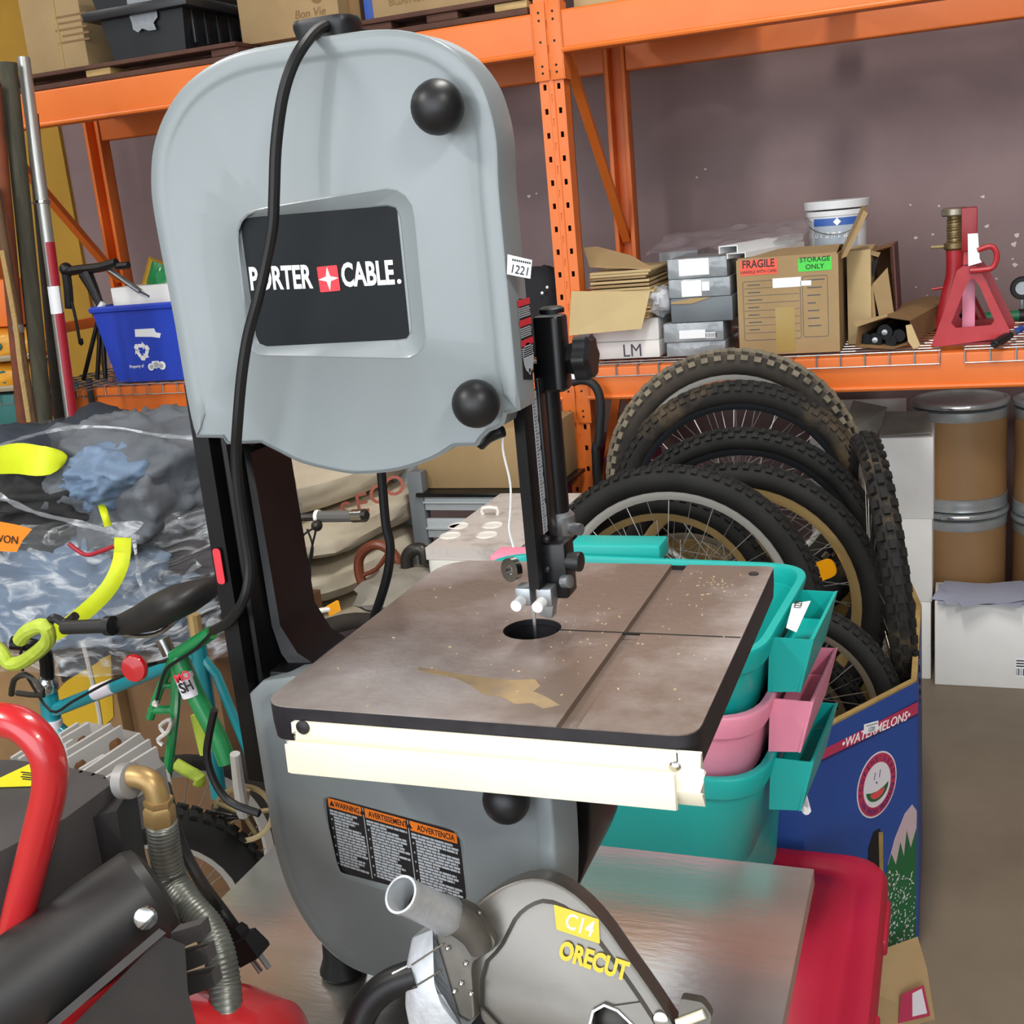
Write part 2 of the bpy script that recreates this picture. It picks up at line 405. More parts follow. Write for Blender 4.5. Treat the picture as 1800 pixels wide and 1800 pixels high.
# ---------------- band saw ----------------
YS = .95; TZ = 1.19
saw = thing('band_saw', 'grey and black bench band saw with a cast iron table on the steel cart', 'band saw', (-.53, 1.02, .78))
def fpx(pts, y): return [V((p.x, p.z)) for p in (PY(a, b, y) for a, b in pts)]
up_ = fpx([(342, 770), (327, 700), (305, 570), (282, 450), (266, 360), (263, 305), (268, 255), (285, 205), (315, 157), (360, 118), (420, 90), (500, 74), (570, 63), (640, 53), (700, 52), (758, 66), (805, 95), (842, 140), (862, 190), (874, 250), (880, 330), (891, 450), (902, 600), (909, 722)], YS)
XRT = PY(902, 600, YS).x
for p in up_:
    if p.y < 1.64 and p.x > XRT-.012: p.x = XRT
up_ = [V((p.x, p.y)) for p in catm([V((p.x, p.y, 0)) for p in up_], 3)]
lo_ = [V((p.x, p.z)) for p in [PY(a, b, YS) for a, b in ((899, 727), (889, 729), (884, 748), (872, 755), (858, 760), (846, 772), (838, 785), (800, 786))]]
lo_ += [V((p.x, p.y)) for p in catm([V((q.x, q.y, 0)) for q in fpx([(795, 787), (760, 808), (700, 828), (640, 834), (600, 832), (530, 816), (490, 797), (462, 783)], YS)], 3)]
lo_ += fpx([(456, 780), (396, 782), (389, 771)], YS)
out = up_+lo_; bot = set()
flip = area2(out) < 0
if flip: out = out[::-1]
LOW = {tuple(p) for p in lo_}; CRN = {tuple(up_[0]), tuple(up_[-1])}
def offv(p, d, dl):   # inset by d, but only by dl along the plain bottom edge
    n = len(p); q = off(p, 1e-4); return [p[i] + (q[i]-p[i])*1e4*(dl if tuple(p[i]) in LOW or tuple(p[i]) in CRN else min(d, dl+.6*max(0, p[i].y-(up_[0].y if p[i].x < -.53 else up_[-1].y)))) for i in range(n)]
def smooth_poly(p, it=1):
    for _ in range(it):
        q = []
        for i in range(len(p)):
            a, b = p[i], p[(i+1) % len(p)]
            q += [a*.75+b*.25, a*.25+b*.75]
        p = q
    return p
Fs = XZ((0, YS, 0))
def pan(mb, outl, depth, rec=None, rd=.008, lip=.014, low=False):
    L3 = lambda q, z: [(a[0], a[1], z) for a in q]
    I = (lambda d: offv(outl, d, .0032+d*.02)) if low else (lambda d: offc(outl, d))
    inner0 = I(lip+.007)
    rings = [L3(outl, -depth), L3(outl, -.0032), L3(I(.0010), -.0010), L3(I(.0030), 0), L3(I(lip), 0), L3(I(lip+.003), -.0012), L3(inner0, -.0035)]
    if low: rings = rings[:-2]+[L3(I(lip+.003), -.0010), L3(inner0, -.0022)]
    zf = -.0022 if low else -.0035
    mb.loft(rings, False, False)
    inner = [q for i, q in enumerate(inner0) if (q-inner0[i-1]).length > 1e-5]
    if rec:
        r0, r1, r2 = rec
        mb.fill([inner, r0], zf)
        mb.loft([L3(r0, zf), L3(off(r0, .002), zf+.0008), L3(off(r0, .0035), zf), L3(r1, -rd+.002), L3(off(r1, .002), -rd)], False, False)
        mb.fill([off(r1, .002)], -rd)
    else: mb.fill([inner], zf)
    bmesh.ops.remove_doubles(mb.bm, verts=mb.bm.verts, dist=2e-5)
r0 = rpoly(ccw(fpx([(404, 372), (692, 325), (728, 352), (752, 606), (728, 634), (446, 628), (432, 612)], YS)), .03, 5)
r1 = ccw(fpx([(411, 382), (697, 358), (722, 600), (444, 614)], YS)); r1q = r1; r1 = rpoly(r1, .012, 5)
n_ = len(r0)
def resample(p, n):
    p = [V(q) for q in p]; L = [0]
    for i in range(len(p)): L.append(L[-1]+(p[(i+1) % len(p)]-p[i]).length)
    outp = []; j = 0
    for k in range(n):
        t = L[-1]*k/n
        while L[j+1] < t: j += 1
        u = (t-L[j])/max(1e-9, L[j+1]-L[j]); outp.append(p[j].lerp(p[(j+1) % len(p)], u))
    return outp
def align(p, q):
    k = min(range(len(q)), key=lambda i: (q[i]-p[0]).length); return q[k:]+q[:k]
r0 = resample(r0, 60); r1 = align(r0, resample(r1, 60))
mb = MB(Fs); pan(mb, out, .043, (r0, r1, None), low=True)
cover = mb.build('upper_cover', 'saw_grey', saw, smooth=28)
dec = rpoly(ccw(fpx([(413, 383), (695, 360), (719, 598), (446, 611)], YS+.006)), .007, 4)
bd = MB(Fs).prism(dec, -.008, -.0072); bdo = bd.build('brand_plate', 'decal_black', cover, label='black brand plate')
def on_cover(px, py): p = PY(px, py, YS+.007); return p
def tf(p, q, y, dz=0):  # frame with x from pixel p to pixel q on plane Y=y
    a, b = PY(*p, y), PY(*q, y); return fr(a, b-a, (0, 0, 1)), (b-a).length
F, L = tf((438, 509), (555, 505), YS+.0069); 
lt = MB()
lt.text('PORTER', F @ M4.Translation((L/2, 0, 0)), .029, .0002, bold=.03, xs=.625)
F, L = tf((600, 503), (697, 498), YS+.0069); lt.text('CABLE', F @ M4.Translation((L/2, 0, 0)), .029, .0002, bold=.03, xs=.625)
lt.text('.', F @ M4.Translation((L+.003, 0, 0)), .03, .0002, bold=.01)
sc_ = PY(578, 490, YS+.0068)
FQ = XZ((sc_.x, YS+.0067, sc_.z)) @ M4.Rotation(radians(1), 4, 'Z')
st = []
for k in range(8):
    a = k*pi/4; r = .0105 if k % 2 == 0 else .0031; st.append((r*cos(a), r*sin(a)))
lt.F = FQ; lt.prism(st, .0004, .0008); lt.F = M4()
lt.build('lettering', 'white_print', cover)
MB(FQ).prism(rect(-.0105, -.0115, .0105, .0115, .0015), 0, .0004).build('brand_square', 'red_print', cover, label='red square with a white star')
# frame behind the cover
cx = (-.704-.36)/2
back = [V((p.x*.96-.0235, p.y*.985+.0235)) for p in out]
MB(XZ((0, YS+.043, 0))).prism([V((p.x*.9-.0625, p.y)) for p in off(out, .016)], -.1, 0, .004).build('upper_frame', 'black_paint', saw)
def knob(px, py, y0, r, ln, name='knob', par=None, n=(0, -1, 0), o=None):
    c = o if o is not None else PY(px, py, y0)
    return MB().lathe([(r*.5, 0), (r*.52, r*.22)]+[(r*cos(a), r*.85+r*.92*sin(a)) for a in [radians(-46+13.5*i) for i in range(10)]]+[(.0003, r*1.768)], c, n).build(name, 'black_plastic', par or cover)
knob(785, 190, YS, .0225, .022); knob(850, 703, YS, .0215, .022)
# notch bracket at the cover's bottom corner
a, b = PY(842, 782, YS+.02), PY(884, 757, YS+.02)
MB().tube([a, PY(858, 768, YS+.02), b], .006, 8, 3).build('latch_plate', 'black_paint', saw)
# tension handle on the top
tk = PY(574, 52, 1.0)
t = MB(); zt = PY(600, 66, .975).z
a0, a1 = PY(527, 62, .99), PY(628, 47, .99)
t.prism(rpoly([(a0.x, -.022), (a1.x, -.022), (a1.x, .022), (a0.x, .022)], .015, 4), 0, 0) if False else None
t.F = M4.Translation(((a0.x+a1.x)/2, .99, zt-.004)); hw = (a1.x-a0.x)/2
t.loft([[(p.x*k, p.y*k, z) for p in rpoly([(-hw, -.02), (hw, -.02), (hw, .02), (-hw, .02)], .014, 4)] for k, z in ((.86, 0), (.9, .006), (.96, .012), (1, .017), (1, .020), (.95, .023))])
t.F = M4(); t.build('tension_knob', 'black_plastic', saw)
# side flange: tag and warning strip
xs_ = XRT+.0004
def sidepx(px, py): return PX(px, py, xs_)
a, b, c, d = sidepx(912, 525), sidepx(931, 527), sidepx(936, 667), sidepx(920, 667)
wl = MB(); Fz = fr((xs_, 0, 0), (0, 1, 0), (0, 0, 1))
def yz(p): return V((p.y, p.z))
wl.F = Fz; wl.prism([yz(q) for q in (a, b, c, d)], 0, .0004); wlo = wl.build('warning_strip', 'dark_print', cover, label='black vertical warning strip with red headings')
y0_, y1_ = min(a.y, d.y)+.0012, max(b.y, c.y)-.0012; zA, zB = a.z, d.z
rd = MB(Fz); wh = MB(Fz)
for f0 in (.02, .27, .52): rd.prism(rect(y0_, zA-(zA-zB)*(f0+.08), y1_, zA-(zA-zB)*f0), .0004, .0006)
for f0 in (.02, .27, .52): 
    for k in range(5): wh.prism(rect(y0_+.001, zA-(zA-zB)*(f0+.1+k*.026+.014), y1_-.001-random.random()*.004, zA-(zA-zB)*(f0+.1+k*.026)), .0004, .0006)
yc = (y0_+y1_)/2; hh = zA-zB
wh.prism(circ((y1_-y0_)*.42, 14, yc, zA-hh*.76), .0004, .0006); wh.prism([(yc-.002, zA-hh*.9), (yc+.002, zA-hh*.9), (yc+.002, zA-hh*.94), (yc+.004, zA-hh*.94), (yc, zA-hh*.985), (yc-.004, zA-hh*.94), (yc-.002, zA-hh*.94)], .0004, .0006)
rd.build('warning_heading', 'red_print', wlo); wh.build('fine_print', 'grey_print', wlo, kind='stuff')
def tag(p4, txt, nrm, nm, lab, parent=None, sz=.016, up=(0, 0, 1)):
    o, x = p4[3], p4[2]-p4[3]; F = fr(o, x, p4[0]-p4[3]); Fi = F.inverted()
    q = [Fi @ p for p in p4]; w_ = x.length; h_ = (p4[0]-p4[3]).length
    if parent is None:
        t = thing(nm, lab, 'tag', o)
    else: t = parent
    m = MB(F); m.prism([(p.x, p.y) for p in q], 0, .0006); sh_ = m.build('paper_slip', 'paper', t)
    l = MB(F); l.text(txt, M4.Translation((w_*.5, h_*.12, .0007)), h_*.62, .0002, xs=.85)
    for k in range(9): l.prism(rect(w_*(.1+k*.09), h_*.72, w_*(.1+k*.09+.06), h_*.82), .0007, .0009)
    l.build('lettering', 'dark_print', t)
    return t
c0 = PY(891, 447, YS-.002); ang = V((.75, -.66, 0))
nn = V((.66, .75, 0)); 
pl = lambda px, py: PP(px, py, c0, V((.55, -.83, 0)))
tag([pl(892, 447), pl(935, 457), pl(932, 490), pl(891, 482)], '1221', None, 'lot_tag', 'white paper lot tag 1221 stuck on the saw cover edge')
# column
colp = [(-.712, .957), (-.692, .955), (-.689, .97), (-.682, .97), (-.679, .957), (-.674, .957), (-.672, .985), (-.668, .99), (-.668, 1.06), (-.712, 1.06)]
mb = MB(); zc0, zc1 = 1.03, 1.46
mb.loft([[(x, y, z) for x, y in colp] for z in (zc0, zc1)]).build('column', 'black_paint', saw)
# right-hand bulged wall of the column
mb = MB(); pr = []
for z, e in ((1.395, -.008), (1.385, 0), (1.2, .004), (1.17, .02), (1.155, .045), (1.15, .05), (1.10, .05)):
    pr.append([(-.6725, 1.0, z), (-.669+e*.4, .978, z), (-.664+e, .982, z), (-.664+e, 1.055, z), (-.6725, 1.055, z)])
mb.loft(pr).build('column_gusset', 'black_paint', saw)
a, b = PY(487, 1150, .965), PY(570, 1105, .965)
MB().box2((-.665, .955, 1.125), (-.605, 1.06, 1.16), .004).build('trunnion_ledge', 'black_paint', saw)
p = PY(386, 995, .954); MB(XZ((p.x, .9532, p.z))).prism(rect(-.0045, -.019, .0045, .019, .004), 0, .001).build('red_switch', 'red_print', saw, label='small red label on the black column')
# lower cabinet
TH = radians(14); HG = V((-.688, .948, 0)); dd = V((cos(TH), -sin(TH), 0)); dn = V((-sin(TH), -cos(TH), 0))
Fd = fr(HG, dd, (0, 0, 1))
def dpx(pts): 
    q = [Fd.inverted() @ PP(a_, b_, HG, dn) for a_, b_ in pts]; return [V((p_.x, p_.y)) for p_ in q]
lo = dpx([(438, 1215), (448, 1310), (460, 1400), (478, 1490), (505, 1570), (545, 1640), (590, 1688), (640, 1716), (700, 1724)])
ur = dpx([(958, 1370), (985, 1520)]); wdt = sum(p_.x for p_ in ur)/2
lo = [V((max(0, p_.x), p_.y)) for p_ in lo]; lo[0] = V((0, 1.172)); lo[1].x = 0.0; lo[2].x = .0
zb = lo[-1].y; 
dl = lo + [V((wdt*.62, zb)), V((wdt*.8, zb+.03)), V((wdt*.93, zb+.085)), V((wdt, zb+.16)), V((wdt, 1.172))]
dl = smooth_poly(ccw(dl), 2)
rr = dpx([(556, 1393), (812, 1462), (830, 1620), (590, 1545)]); rr0 = rpoly(ccw(rr), .016, 5)
rr1 = dpx([(563, 1399), (803, 1466), (818, 1600), (582, 1537)]); rr1 = rpoly(ccw(rr1), .012, 5)
rr0 = resample(rr0, 48); rr1 = align(rr0, resample(rr1, 48))
mb = MB(Fd); pan(mb, dl, .04, (rr0, rr1, None), .006)
door = mb.build('lower_door', 'saw_grey', saw, smooth=40, label='grey lower wheel door swung slightly open')
kp = PP(910, 1390, HG, dn); knob(0, 0, 0, .0215, .022, par=door, n=dn, o=kp)
kq = PP(978, 1420, HG-dn*.02, dn)
fl = [V((p_.x, p_.y)) for p_ in off(dl, .006)]
low = [(p_.x*.97+.006, p_.y) for p_ in dl]
MB(XZ((HG.x, YS+.012, 0))).prism(off([V((p_[0], p_[1])) for p_ in low], .004), -.13, 0, .004).build('lower_frame', 'black_paint', saw)
for x in (-.648, -.47):
    for y in (.985, 1.07): MB().lathe([(.024, 0), (.026, .004), (.02, .02), (.017, .075)], (x, y, .782), n=16).build('foot', 'rubber', saw)
# warning panel on the door
wpp = [(564, 1400), (802, 1467), (815, 1597), (581, 1535)]
q4 = [PP(a_, b_, HG, dn) + (-dn)*.0058 for a_, b_ in wpp]
o_, x_, y_ = q4[3], q4[2]-q4[3], q4[0]-q4[3]
Fw = fr(q4[0], q4[1]-q4[0], (0, 0, 1)); W = (q4[1]-q4[0]).length; Hh = (q4[0]-q4[3]).length
wp = MB(Fw).prism(rpoly([(0, -Hh), (W, -Hh), (W, 0), (0, 0)], .006, 4), 0, .0006).build('warning_panel', 'dark_print', door, label='black safety notice in three languages')
og = MB(Fw); tx = MB(Fw); fp = MB(Fw)
cols = [(0.003, W*.29), (W*.305, W*.625), (W*.64, W-.003)]
for (a_, b_), wd in zip(cols, ('WARNING', 'AVERTISSEMENT', 'ADVERTENCIA')):
    og.prism(rect(a_+.001, -.0135, b_-.001, -.003), .0006, .0008)
    tx.text(wd, M4.Translation(((a_+b_)/2+.003, -.0112, .0008)), .0088, .0001, bold=.015, xs=.78)
    xw = (b_-a_)*(.5-.055*len(wd)); tx.prism([(a_+xw*.5, -.0112), (a_+xw*.5+.007, -.0112), (a_+xw*.5+.0035, -.005)], .0008, .001)
    z = -.016
    for ln in range(int((Hh-.024)/.0034)):
        x = a_+.0015 if ln < 2 else a_+.006
        if ln > 2 and ln % 3 == 0: fp.prism(rect(a_+.002, z-.0018, a_+.0036, z), .0006, .0008)
        end = b_-.001-random.random()**2*(b_-a_)*.5
        while x < end:
            l_ = random.uniform(.003, .011); fp.prism(rect(x, z-.0023, min(x+l_, end), z), .0006, .0008); x += l_+.0009
        z -= .0034
for x in (W*.2975, W*.6325): fp.prism(rect(x-.0005, -Hh+.006, x+.0005, -.003), .0006, .0008)
og.build('warning_heading', 'orange_print', wp); tx.build('lettering', 'dark_print', wp); fp.build('fine_print', 'grey_print', wp, kind='stuff')
# table
X0, X1, Y0, Y1, XS0, XS1, TH_ = -.583, -.188, .818, 1.243, -.303, -.285, .034
hx, hy, hr = -.397, 1.028, .0295
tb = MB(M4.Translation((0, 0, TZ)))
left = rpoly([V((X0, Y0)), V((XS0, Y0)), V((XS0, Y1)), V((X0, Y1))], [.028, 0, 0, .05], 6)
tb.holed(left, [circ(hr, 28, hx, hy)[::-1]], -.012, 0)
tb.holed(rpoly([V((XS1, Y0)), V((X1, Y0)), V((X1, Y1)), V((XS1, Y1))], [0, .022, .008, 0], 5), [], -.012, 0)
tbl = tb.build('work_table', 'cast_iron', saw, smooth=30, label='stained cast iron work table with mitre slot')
allp = rpoly([V((X0, Y0)), V((X1, Y0)), V((X1, Y1)), V((X0, Y1))], [.028, .022, .008, .05], 6)
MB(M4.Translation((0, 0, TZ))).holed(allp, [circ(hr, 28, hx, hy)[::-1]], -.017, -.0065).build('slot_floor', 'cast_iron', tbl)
MB(M4.Translation((0, 0, TZ))).loft([[(p_.x, p_.y, -TH_) for p_ in off(allp, .001)], [(p_.x, p_.y, -.0185) for p_ in off(allp, -.0003)], [(p_.x, p_.y, -.0012) for p_ in off(allp, -.0003)]], True, False).build('table_skirt', 'iron_edge', tbl)
MB().lathe([(hr-.0008, -.0004), (hr-.0008, -.02), (hr-.003, -.02), (hr-.004, -.006), (hr-.0045, -.0055)], (hx, hy, TZ), caps=False).build('insert_recess', 'iron_edge', tbl)
MB().cyl((hx, hy, TZ-.03), (hx, hy, TZ-.022), hr+.002, n=24).build('insert_floor', 'hole_dark', tbl)
MB().box2((hx+hr, hy-.0012, TZ-.002), (X1-.001, hy+.0012, TZ+.0003)).build('blade_kerf', 'hole_dark', tbl)
MB().cyl((X1-.018, Y1-.028, TZ), (X1-.018, Y1-.028, TZ+.0012), .0055, n=14).build('table_screw', 'iron_edge', tbl)
ss = [(735, 1173), (800, 1184), (845, 1190), (900, 1196), (940, 1194), (950, 1206), (938, 1216), (958, 1224), (985, 1240), (955, 1246), (935, 1236), (905, 1238), (885, 1226), (850, 1221), (828, 1205), (800, 1192), (760, 1184), (735, 1178)]
sp = [PZ(a_, b_, TZ) for a_, b_ in ss]; MB(M4.Translation((0, 0, TZ))).prism([(p_.x, p_.y) for p_ in sp], 0, .0003).build('glue_stain', 'stain', tbl, label='tan glue stain')
sd = MB()
for _ in range(150):
    x, y = random.uniform(X0+.03, X1-.01), random.uniform(Y0+.01, Y1-.01)
    if random.random() < .6: x, y = random.gauss(-.34, .05), random.gauss(1.04, .05)
    if random.random() < .25: x, y = random.gauss(-.24, .02), random.gauss(1.17, .03)
    if not (X0+.03 < x < X1-.005 and Y0+.005 < y < Y1-.005) or abs(x-(XS0+XS1)/2) < .012 or (x-hx)**2+(y-hy)**2 < (hr+.002)**2: continue
    k = random.uniform(.0005, .0014); a_ = random.random()*pi
    sd.box((x, y, TZ+.0004), (k*random.uniform(1, 3), k*.8, .0007), rot=M4.Rotation(a_, 3, 'Z'))
sd.build('sawdust', 'sawdust', saw, kind='stuff')
# trunnion under the table
MB().box2((-.60, .98, 1.12), (-.40, 1.08, TZ-TH_+.001), .006).build('trunnion', 'black_paint', saw)
# ivory rail
rl0, rl1 = PY(503, 1268, .81).x+.004, PY(1228, 1320, .80).x
pz = TZ-.012
prof = [(0, 0), (-.0035, 0), (-.0035, -.013), (-.007, -.021), (-.013, -.021), (-.0145, -.0125), (-.019, -.0135), (-.0195, -.043), (-.012, -.046), (-.012, -.024), (0, -.024)]
prof = rpoly([V(p_) for p_ in prof], .0012, 2)
mb = MB(); yb = Y0-.0005
def rj(x, j): return [(x+random.uniform(-j, j), yb+p_.x, pz+p_.y) for p_ in prof]
mb.loft([rj(rl0, .003), rj(rl0+.01, 0), rj(rl1-.02, 0)])
rail = mb.build('fence_rail', 'ivory', saw, smooth=25, label='broken ivory plastic fence rail')
prof2 = rpoly([V(p_) for p_ in [(0, 0), (-.0035, 0), (-.0035, -.014), (-.009, -.02), (-.013, -.03), (-.006, -.045), (0, -.036)]], .001, 2)
mb = MB(); mb.loft([[(x+random.uniform(-j, j), yb+p_.x, pz+p_.y) for p_ in prof2] for x, j in ((rl1-.021, 0), (rl1-.01, .001), (rl1, .003))]); mb.build('rail_end', 'ivory', rail, smooth=25)
for px, py, m_, r_ in ((533, 1278, 'iron_edge', .0066), (1187, 1347, 'chrome', .0048)):
    p_ = PY(px, py, yb-.0035); MB().lathe([(r_, 0), (r_, .0015), (r_*.6, .003), (.0005, .0034)], p_, (0, -1, 0), n=16).build('rail_screw', m_, rail)
# blade guard post, tube and guides
gx0, gx1 = PY(905, 800, .985).x, PY(929, 800, .985).x
gz1, gz0 = PY(905, 715, .985).z, PY(935, 1035, .985).z
mb = MB(); gp = [V((gx0, .992)), V((gx0+.002, .985)), V((gx1, .982)), V((gx1+.002, .986)), V((gx1+.002, 1.02)), V((gx0, 1.02))]
mb.loft([[(p_.x, p_.y, z) for p_ in gp] for z in (gz0, gz1+.01)]); guard = mb.build('blade_guard', 'black_paint', saw)
mb = MB(fr((gx1+.0024, 0, 0), (0, 1, 0), (0, 0, 1)))
rs0, rs1 = PX(930, 740, gx1), PX(945, 740, gx1)
z0_, z1_ = PX(945, 945, gx1).z, gz1+.01
mb.prism(rect(1.0, z0_, 1.016, z1_), 0, .0006); mb.build('height_scale', 'grey_print', guard, label='pale ruled height scale')
tk_ = MB(fr((gx1+.0031, 0, 0), (0, 1, 0), (0, 0, 1))); zz = z0_
while zz < z1_:
    tk_.prism(rect(1.0, zz, 1.006 if int(round((zz-z0_)/.0032)) % 5 else 1.011, zz+.0006), 0, .0002); zz += .0032
for k in range(5): tk_.prism(circ(.003, 10, 1.013, z0_+.004+k*.026), 0, .0003)
tk_.build('scale_marks', 'dark_print', guard)
# back plate of the guide
zb0 = PY(955, 1040, 1.02).z
MB().box2((gx1-.004, 1.0, zb0), (gx1+.022, 1.03, zb0+.055), .003).build('guide_bracket', 'black_paint', saw)
MB().box2((gx1+.002, 1.012, zb0+.05), (gx1+.006, 1.03, gz1+.02), .001).build('guide_rack', 'black_paint', saw)
tx0, tz1, tz0 = PY(962, 700, 1.06), PY(962, 690, 1.06).z, PY(975, 912, 1.06).z
tc_ = V((PY(972, 800, 1.06).x, 1.06, 0))
MB().cyl((tc_.x, 1.06, tz0), (tc_.x, 1.06, tz1+.03), .0118, n=24).build('guide_tube', 'black_paint', saw)
MB().lathe([(.0145, 0), (.0165, .003), (.0165, .022), (.013, .026)], (tc_.x, 1.06, tz0-.018), n=24).build('tube_collar', 'zinc', saw)
p_ = PY(1006, 925, 1.05); MB().cyl((tc_.x+.012, 1.055, tz0-.008), (tc_.x+.026, 1.05, tz0-.008), .006, n=14).build('collar_boss', 'zinc', saw)
a, b = PY(940, 557, 1.03), PY(985, 675, 1.03)
bx = MB(); bz0, bz1 = PY(960, 690, 1.03).z, PY(960, 556, 1.03).z
bx0, bx1 = PY(938, 600, 1.03).x, PY(989, 600, 1.03).x
bx.prism(rpoly([V((bx0, 1.03)), V((bx1-.006, 1.025)), V((bx1, 1.03)), V((bx1, 1.052)), V((bx0, 1.052))], .005, 3), bz0, bz1, .003); bx.build('guide_housing', 'black_paint', saw)
MB().lathe([(.012, 0), (.012, .004), (.009, .006)], ((bx0+bx1)/2-.004, 1.06, bz1), n=20).build('housing_cap', 'rubber', saw)
c_ = PX(1003, 632, bx1+.004); st = []
for k in range(48):
    a_ = 2*pi*k/48; st.append(V((.021*(1+.09*cos(6*a_))*cos(a_), .021*(1+.09*cos(6*a_))*sin(a_))))
mb = MB(fr((bx1, c_.y+.01, c_.z), (0, 1, 0), (0, 0, 1))); L3 = lambda q, z: [(p_.x, p_.y, z) for p_ in q]
mb.loft([L3(off(st, .008), 0), L3(off(st, .006), .006), L3(st, .008), L3(st, .02), L3(off(st, .004), .024)]); mb.build('star_knob', 'black_plastic', saw)
h0, h1 = PY(975, 985, 1.01), PY(1021, 978, 1.01)
MB().lathe([(.006, 0), (.0085, .003), (.0082, .012), (.0098, .026), (.0092, .0275), (.001, .028)], h0, (1, -.1, 0), n=20).build('guide_handle', 'black_plastic', saw)
MB().cyl(h0-V((.012, 0, 0)), h0, .004, n=10).build('handle_shaft', 'chrome', saw)
for px, py in ((951, 948), (953, 1000)): 
    p_ = PY(px, py, 1.0); MB().lathe([(.004, 0), (.004, .003), (.002, .005)], p_+V((.004, 0, 0)), (1, -.3, 0), n=10).build('guide_bolt', 'black_plastic', saw)
for px, py in ((921, 1055), (958, 1057)):
    p_ = PY(px, py, .985)
    g = MB().box((p_.x, .992, p_.z+.004), (.016, .02, .018), .002).build('guide_block', 'zinc', saw)
    MB().cyl((p_.x-.002, .968, p_.z), (p_.x-.002, .985, p_.z), .0055, n=12).build('guide_pin', 'white_paint', g)
p_ = PY(965, 1070, 1.0); MB().box((p_.x, 1.0, p_.z+.004), (.014, .014, .022), .002, M4.Rotation(.2, 3, 'Y')).build('guide_block', 'zinc', saw)
p_ = PY(904, 1000, 1.02); MB().lathe([(.012, 0), (.012, .007), (.005, .007), (.005, 0)], p_, (-.5, -1, .1), n=22, caps=False, loop=True).build('thrust_bearing', 'chrome', saw)
p_ = PY(990, 1022, 1.0); mb = MB().lathe([(.0065, 0), (.0065, .008), (.005, .009)], p_, (1, -.35, .15), n=16); mb.build('thumb_screw', 'zinc', saw)
MB().box2((-.3925, 1.02, TZ-.02), (-.3895, 1.0215, gz0+.02)).build('saw_blade', 'steel', saw)
# thin white wire beside the blade guard
MB().tube([PY(a_, b_, .99) for a_, b_ in ((886, 752), (884, 790), (897, 850), (897, 900), (895, 930), (903, 962))], .0011, 6, 5).build('lamp_wire', 'white_paint', saw)
# mains cord slung over the top
cp = [((640, 60), 1.03), ((615, 50), 1.01), ((585, 43), .985), ((555, 55), .95), ((530, 85), .925), ((510, 125), .915), ((495, 180), .912), ((485, 260), .912), ((482, 340), .912), ((479, 400), .912), ((466, 470), .912), ((452, 530), .91), ((436, 590), .91), ((425, 660), .91), ((418, 740), .912), ((415, 800), .918), ((420, 870), .922), ((430, 940), .925), ((438, 1000), .925), ((430, 1050), .92), ((405, 1090), .93), ((375, 1108), .95)]
MB().tube([PY(a_[0], a_[1], y_) for a_, y_ in cp], .0052, 10, 4).build('power_cord', 'rubber', saw)
MB().tube([PY(a_, b_, 1.14) for a_, b_ in ((668, 800), (672, 850), (678, 920), (686, 960), (681, 1010), (663, 1070), (640, 1130))], .0055, 10, 4).build('power_cord', 'rubber', saw)

# ---------------- steel cart under the saw ----------------
CZ = .78
cart = thing('steel_cart', 'flat steel topped cart carrying the band saw', 'cart', (-.52, 1.0, 0))
mb = MB().box2((-.878, .76, CZ-.0015), (-.162, 1.302, CZ), .0006); mb.build('cart_top', 'cart_steel', cart)
sk = MB()
for a, b in (((-.878, .76), (-.876, 1.302)), ((-.164, .76), (-.162, 1.302)), ((-.878, 1.300), (-.162, 1.302)), ((-.878, .76), (-.162, .762))): sk.box2((a[0], a[1], CZ-.022), (b[0], b[1], CZ-.001))
sk.build('cart_apron', 'cart_steel', cart)
for x in (-.80, -.30):
    for y in (.84, 1.22): MB().box2((x-.015, y-.015, .06), (x+.015, y+.015, CZ-.0016)).build('leg', 'cart_steel', cart); MB().cyl((x-.012, y, .03), (x+.012, y, .03), .03, n=18).build('caster', 'rubber', cart)
MB().box2((-.875, .77, .2), (-.165, 1.29, .205)).build('lower_shelf', 'cart_steel', cart)
# ================= right-hand side: shelf goods, wheels, totes =================
mat('grey_card', '#5f666b', .45, c2='#6a7176', ns=6)
mat('film_grey', '#9aa0a4', .18, c2='#7d8387', ns=7, coat=.6, bump=.5, bs=22)
mat('film_white', '#d2d4d8', .2, c2='#b4b7bd', ns=7, coat=.5, bump=.4, bs=25)
mat('tape', '#a98f55', .2, coat=.5)
mat('label_red', '#ee5a44', .6); mat('label_green', '#4bd048', .6); mat('pen', '#4a4a55', .6)
mat('pail_white', '#dfe2e4', .4); mat('pail_blue', '#3b62b0', .45); mat('pail_grey', '#a9b4bf', .5)
mat('jack_red', '#a61f28', .4, c2='#b53038', ns=8); mat('jack_red_dk', '#8c1820', .4)
mat('bronze', '#7d6a4a', .4, .7, '#938059', 25); mat('plate_nickel', '#a59c8c', .35, .8)
mat('torn_brown', '#7a5238', .8, c2='#9a6f42', ns=6); mat('dark_red_card', '#5a2c28', .6)
mat('fiber', '#94714a', .55, c2='#9f7b51', ns=2, coat=.15); mat('drum_band', '#b6bbbb', .3, .45, '#9ea4a5', 10)
mat('tyre_old', '#1f1c1a', .85, c2='#453d34', ns=5, lo=.4, hi=.75); mat('tyre_black', '#131313', .75, c2='#201f1d', ns=9, spec=.35)
mat('tyre_mud', '#1a1816', .85, c2='#6d5b42', ns=3.2, lo=.5, hi=.68); mat('knob_dust', '#857a68', .9, c2='#5c5548', ns=12)
mat('rim_silver', '#c4c2bb', .3, .35); mat('rim_black', '#24272b', .35, .3); mat('rim_gold', '#c4a670', .28, .45); mat('rim_raw', '#a79c8b', .4, .6)
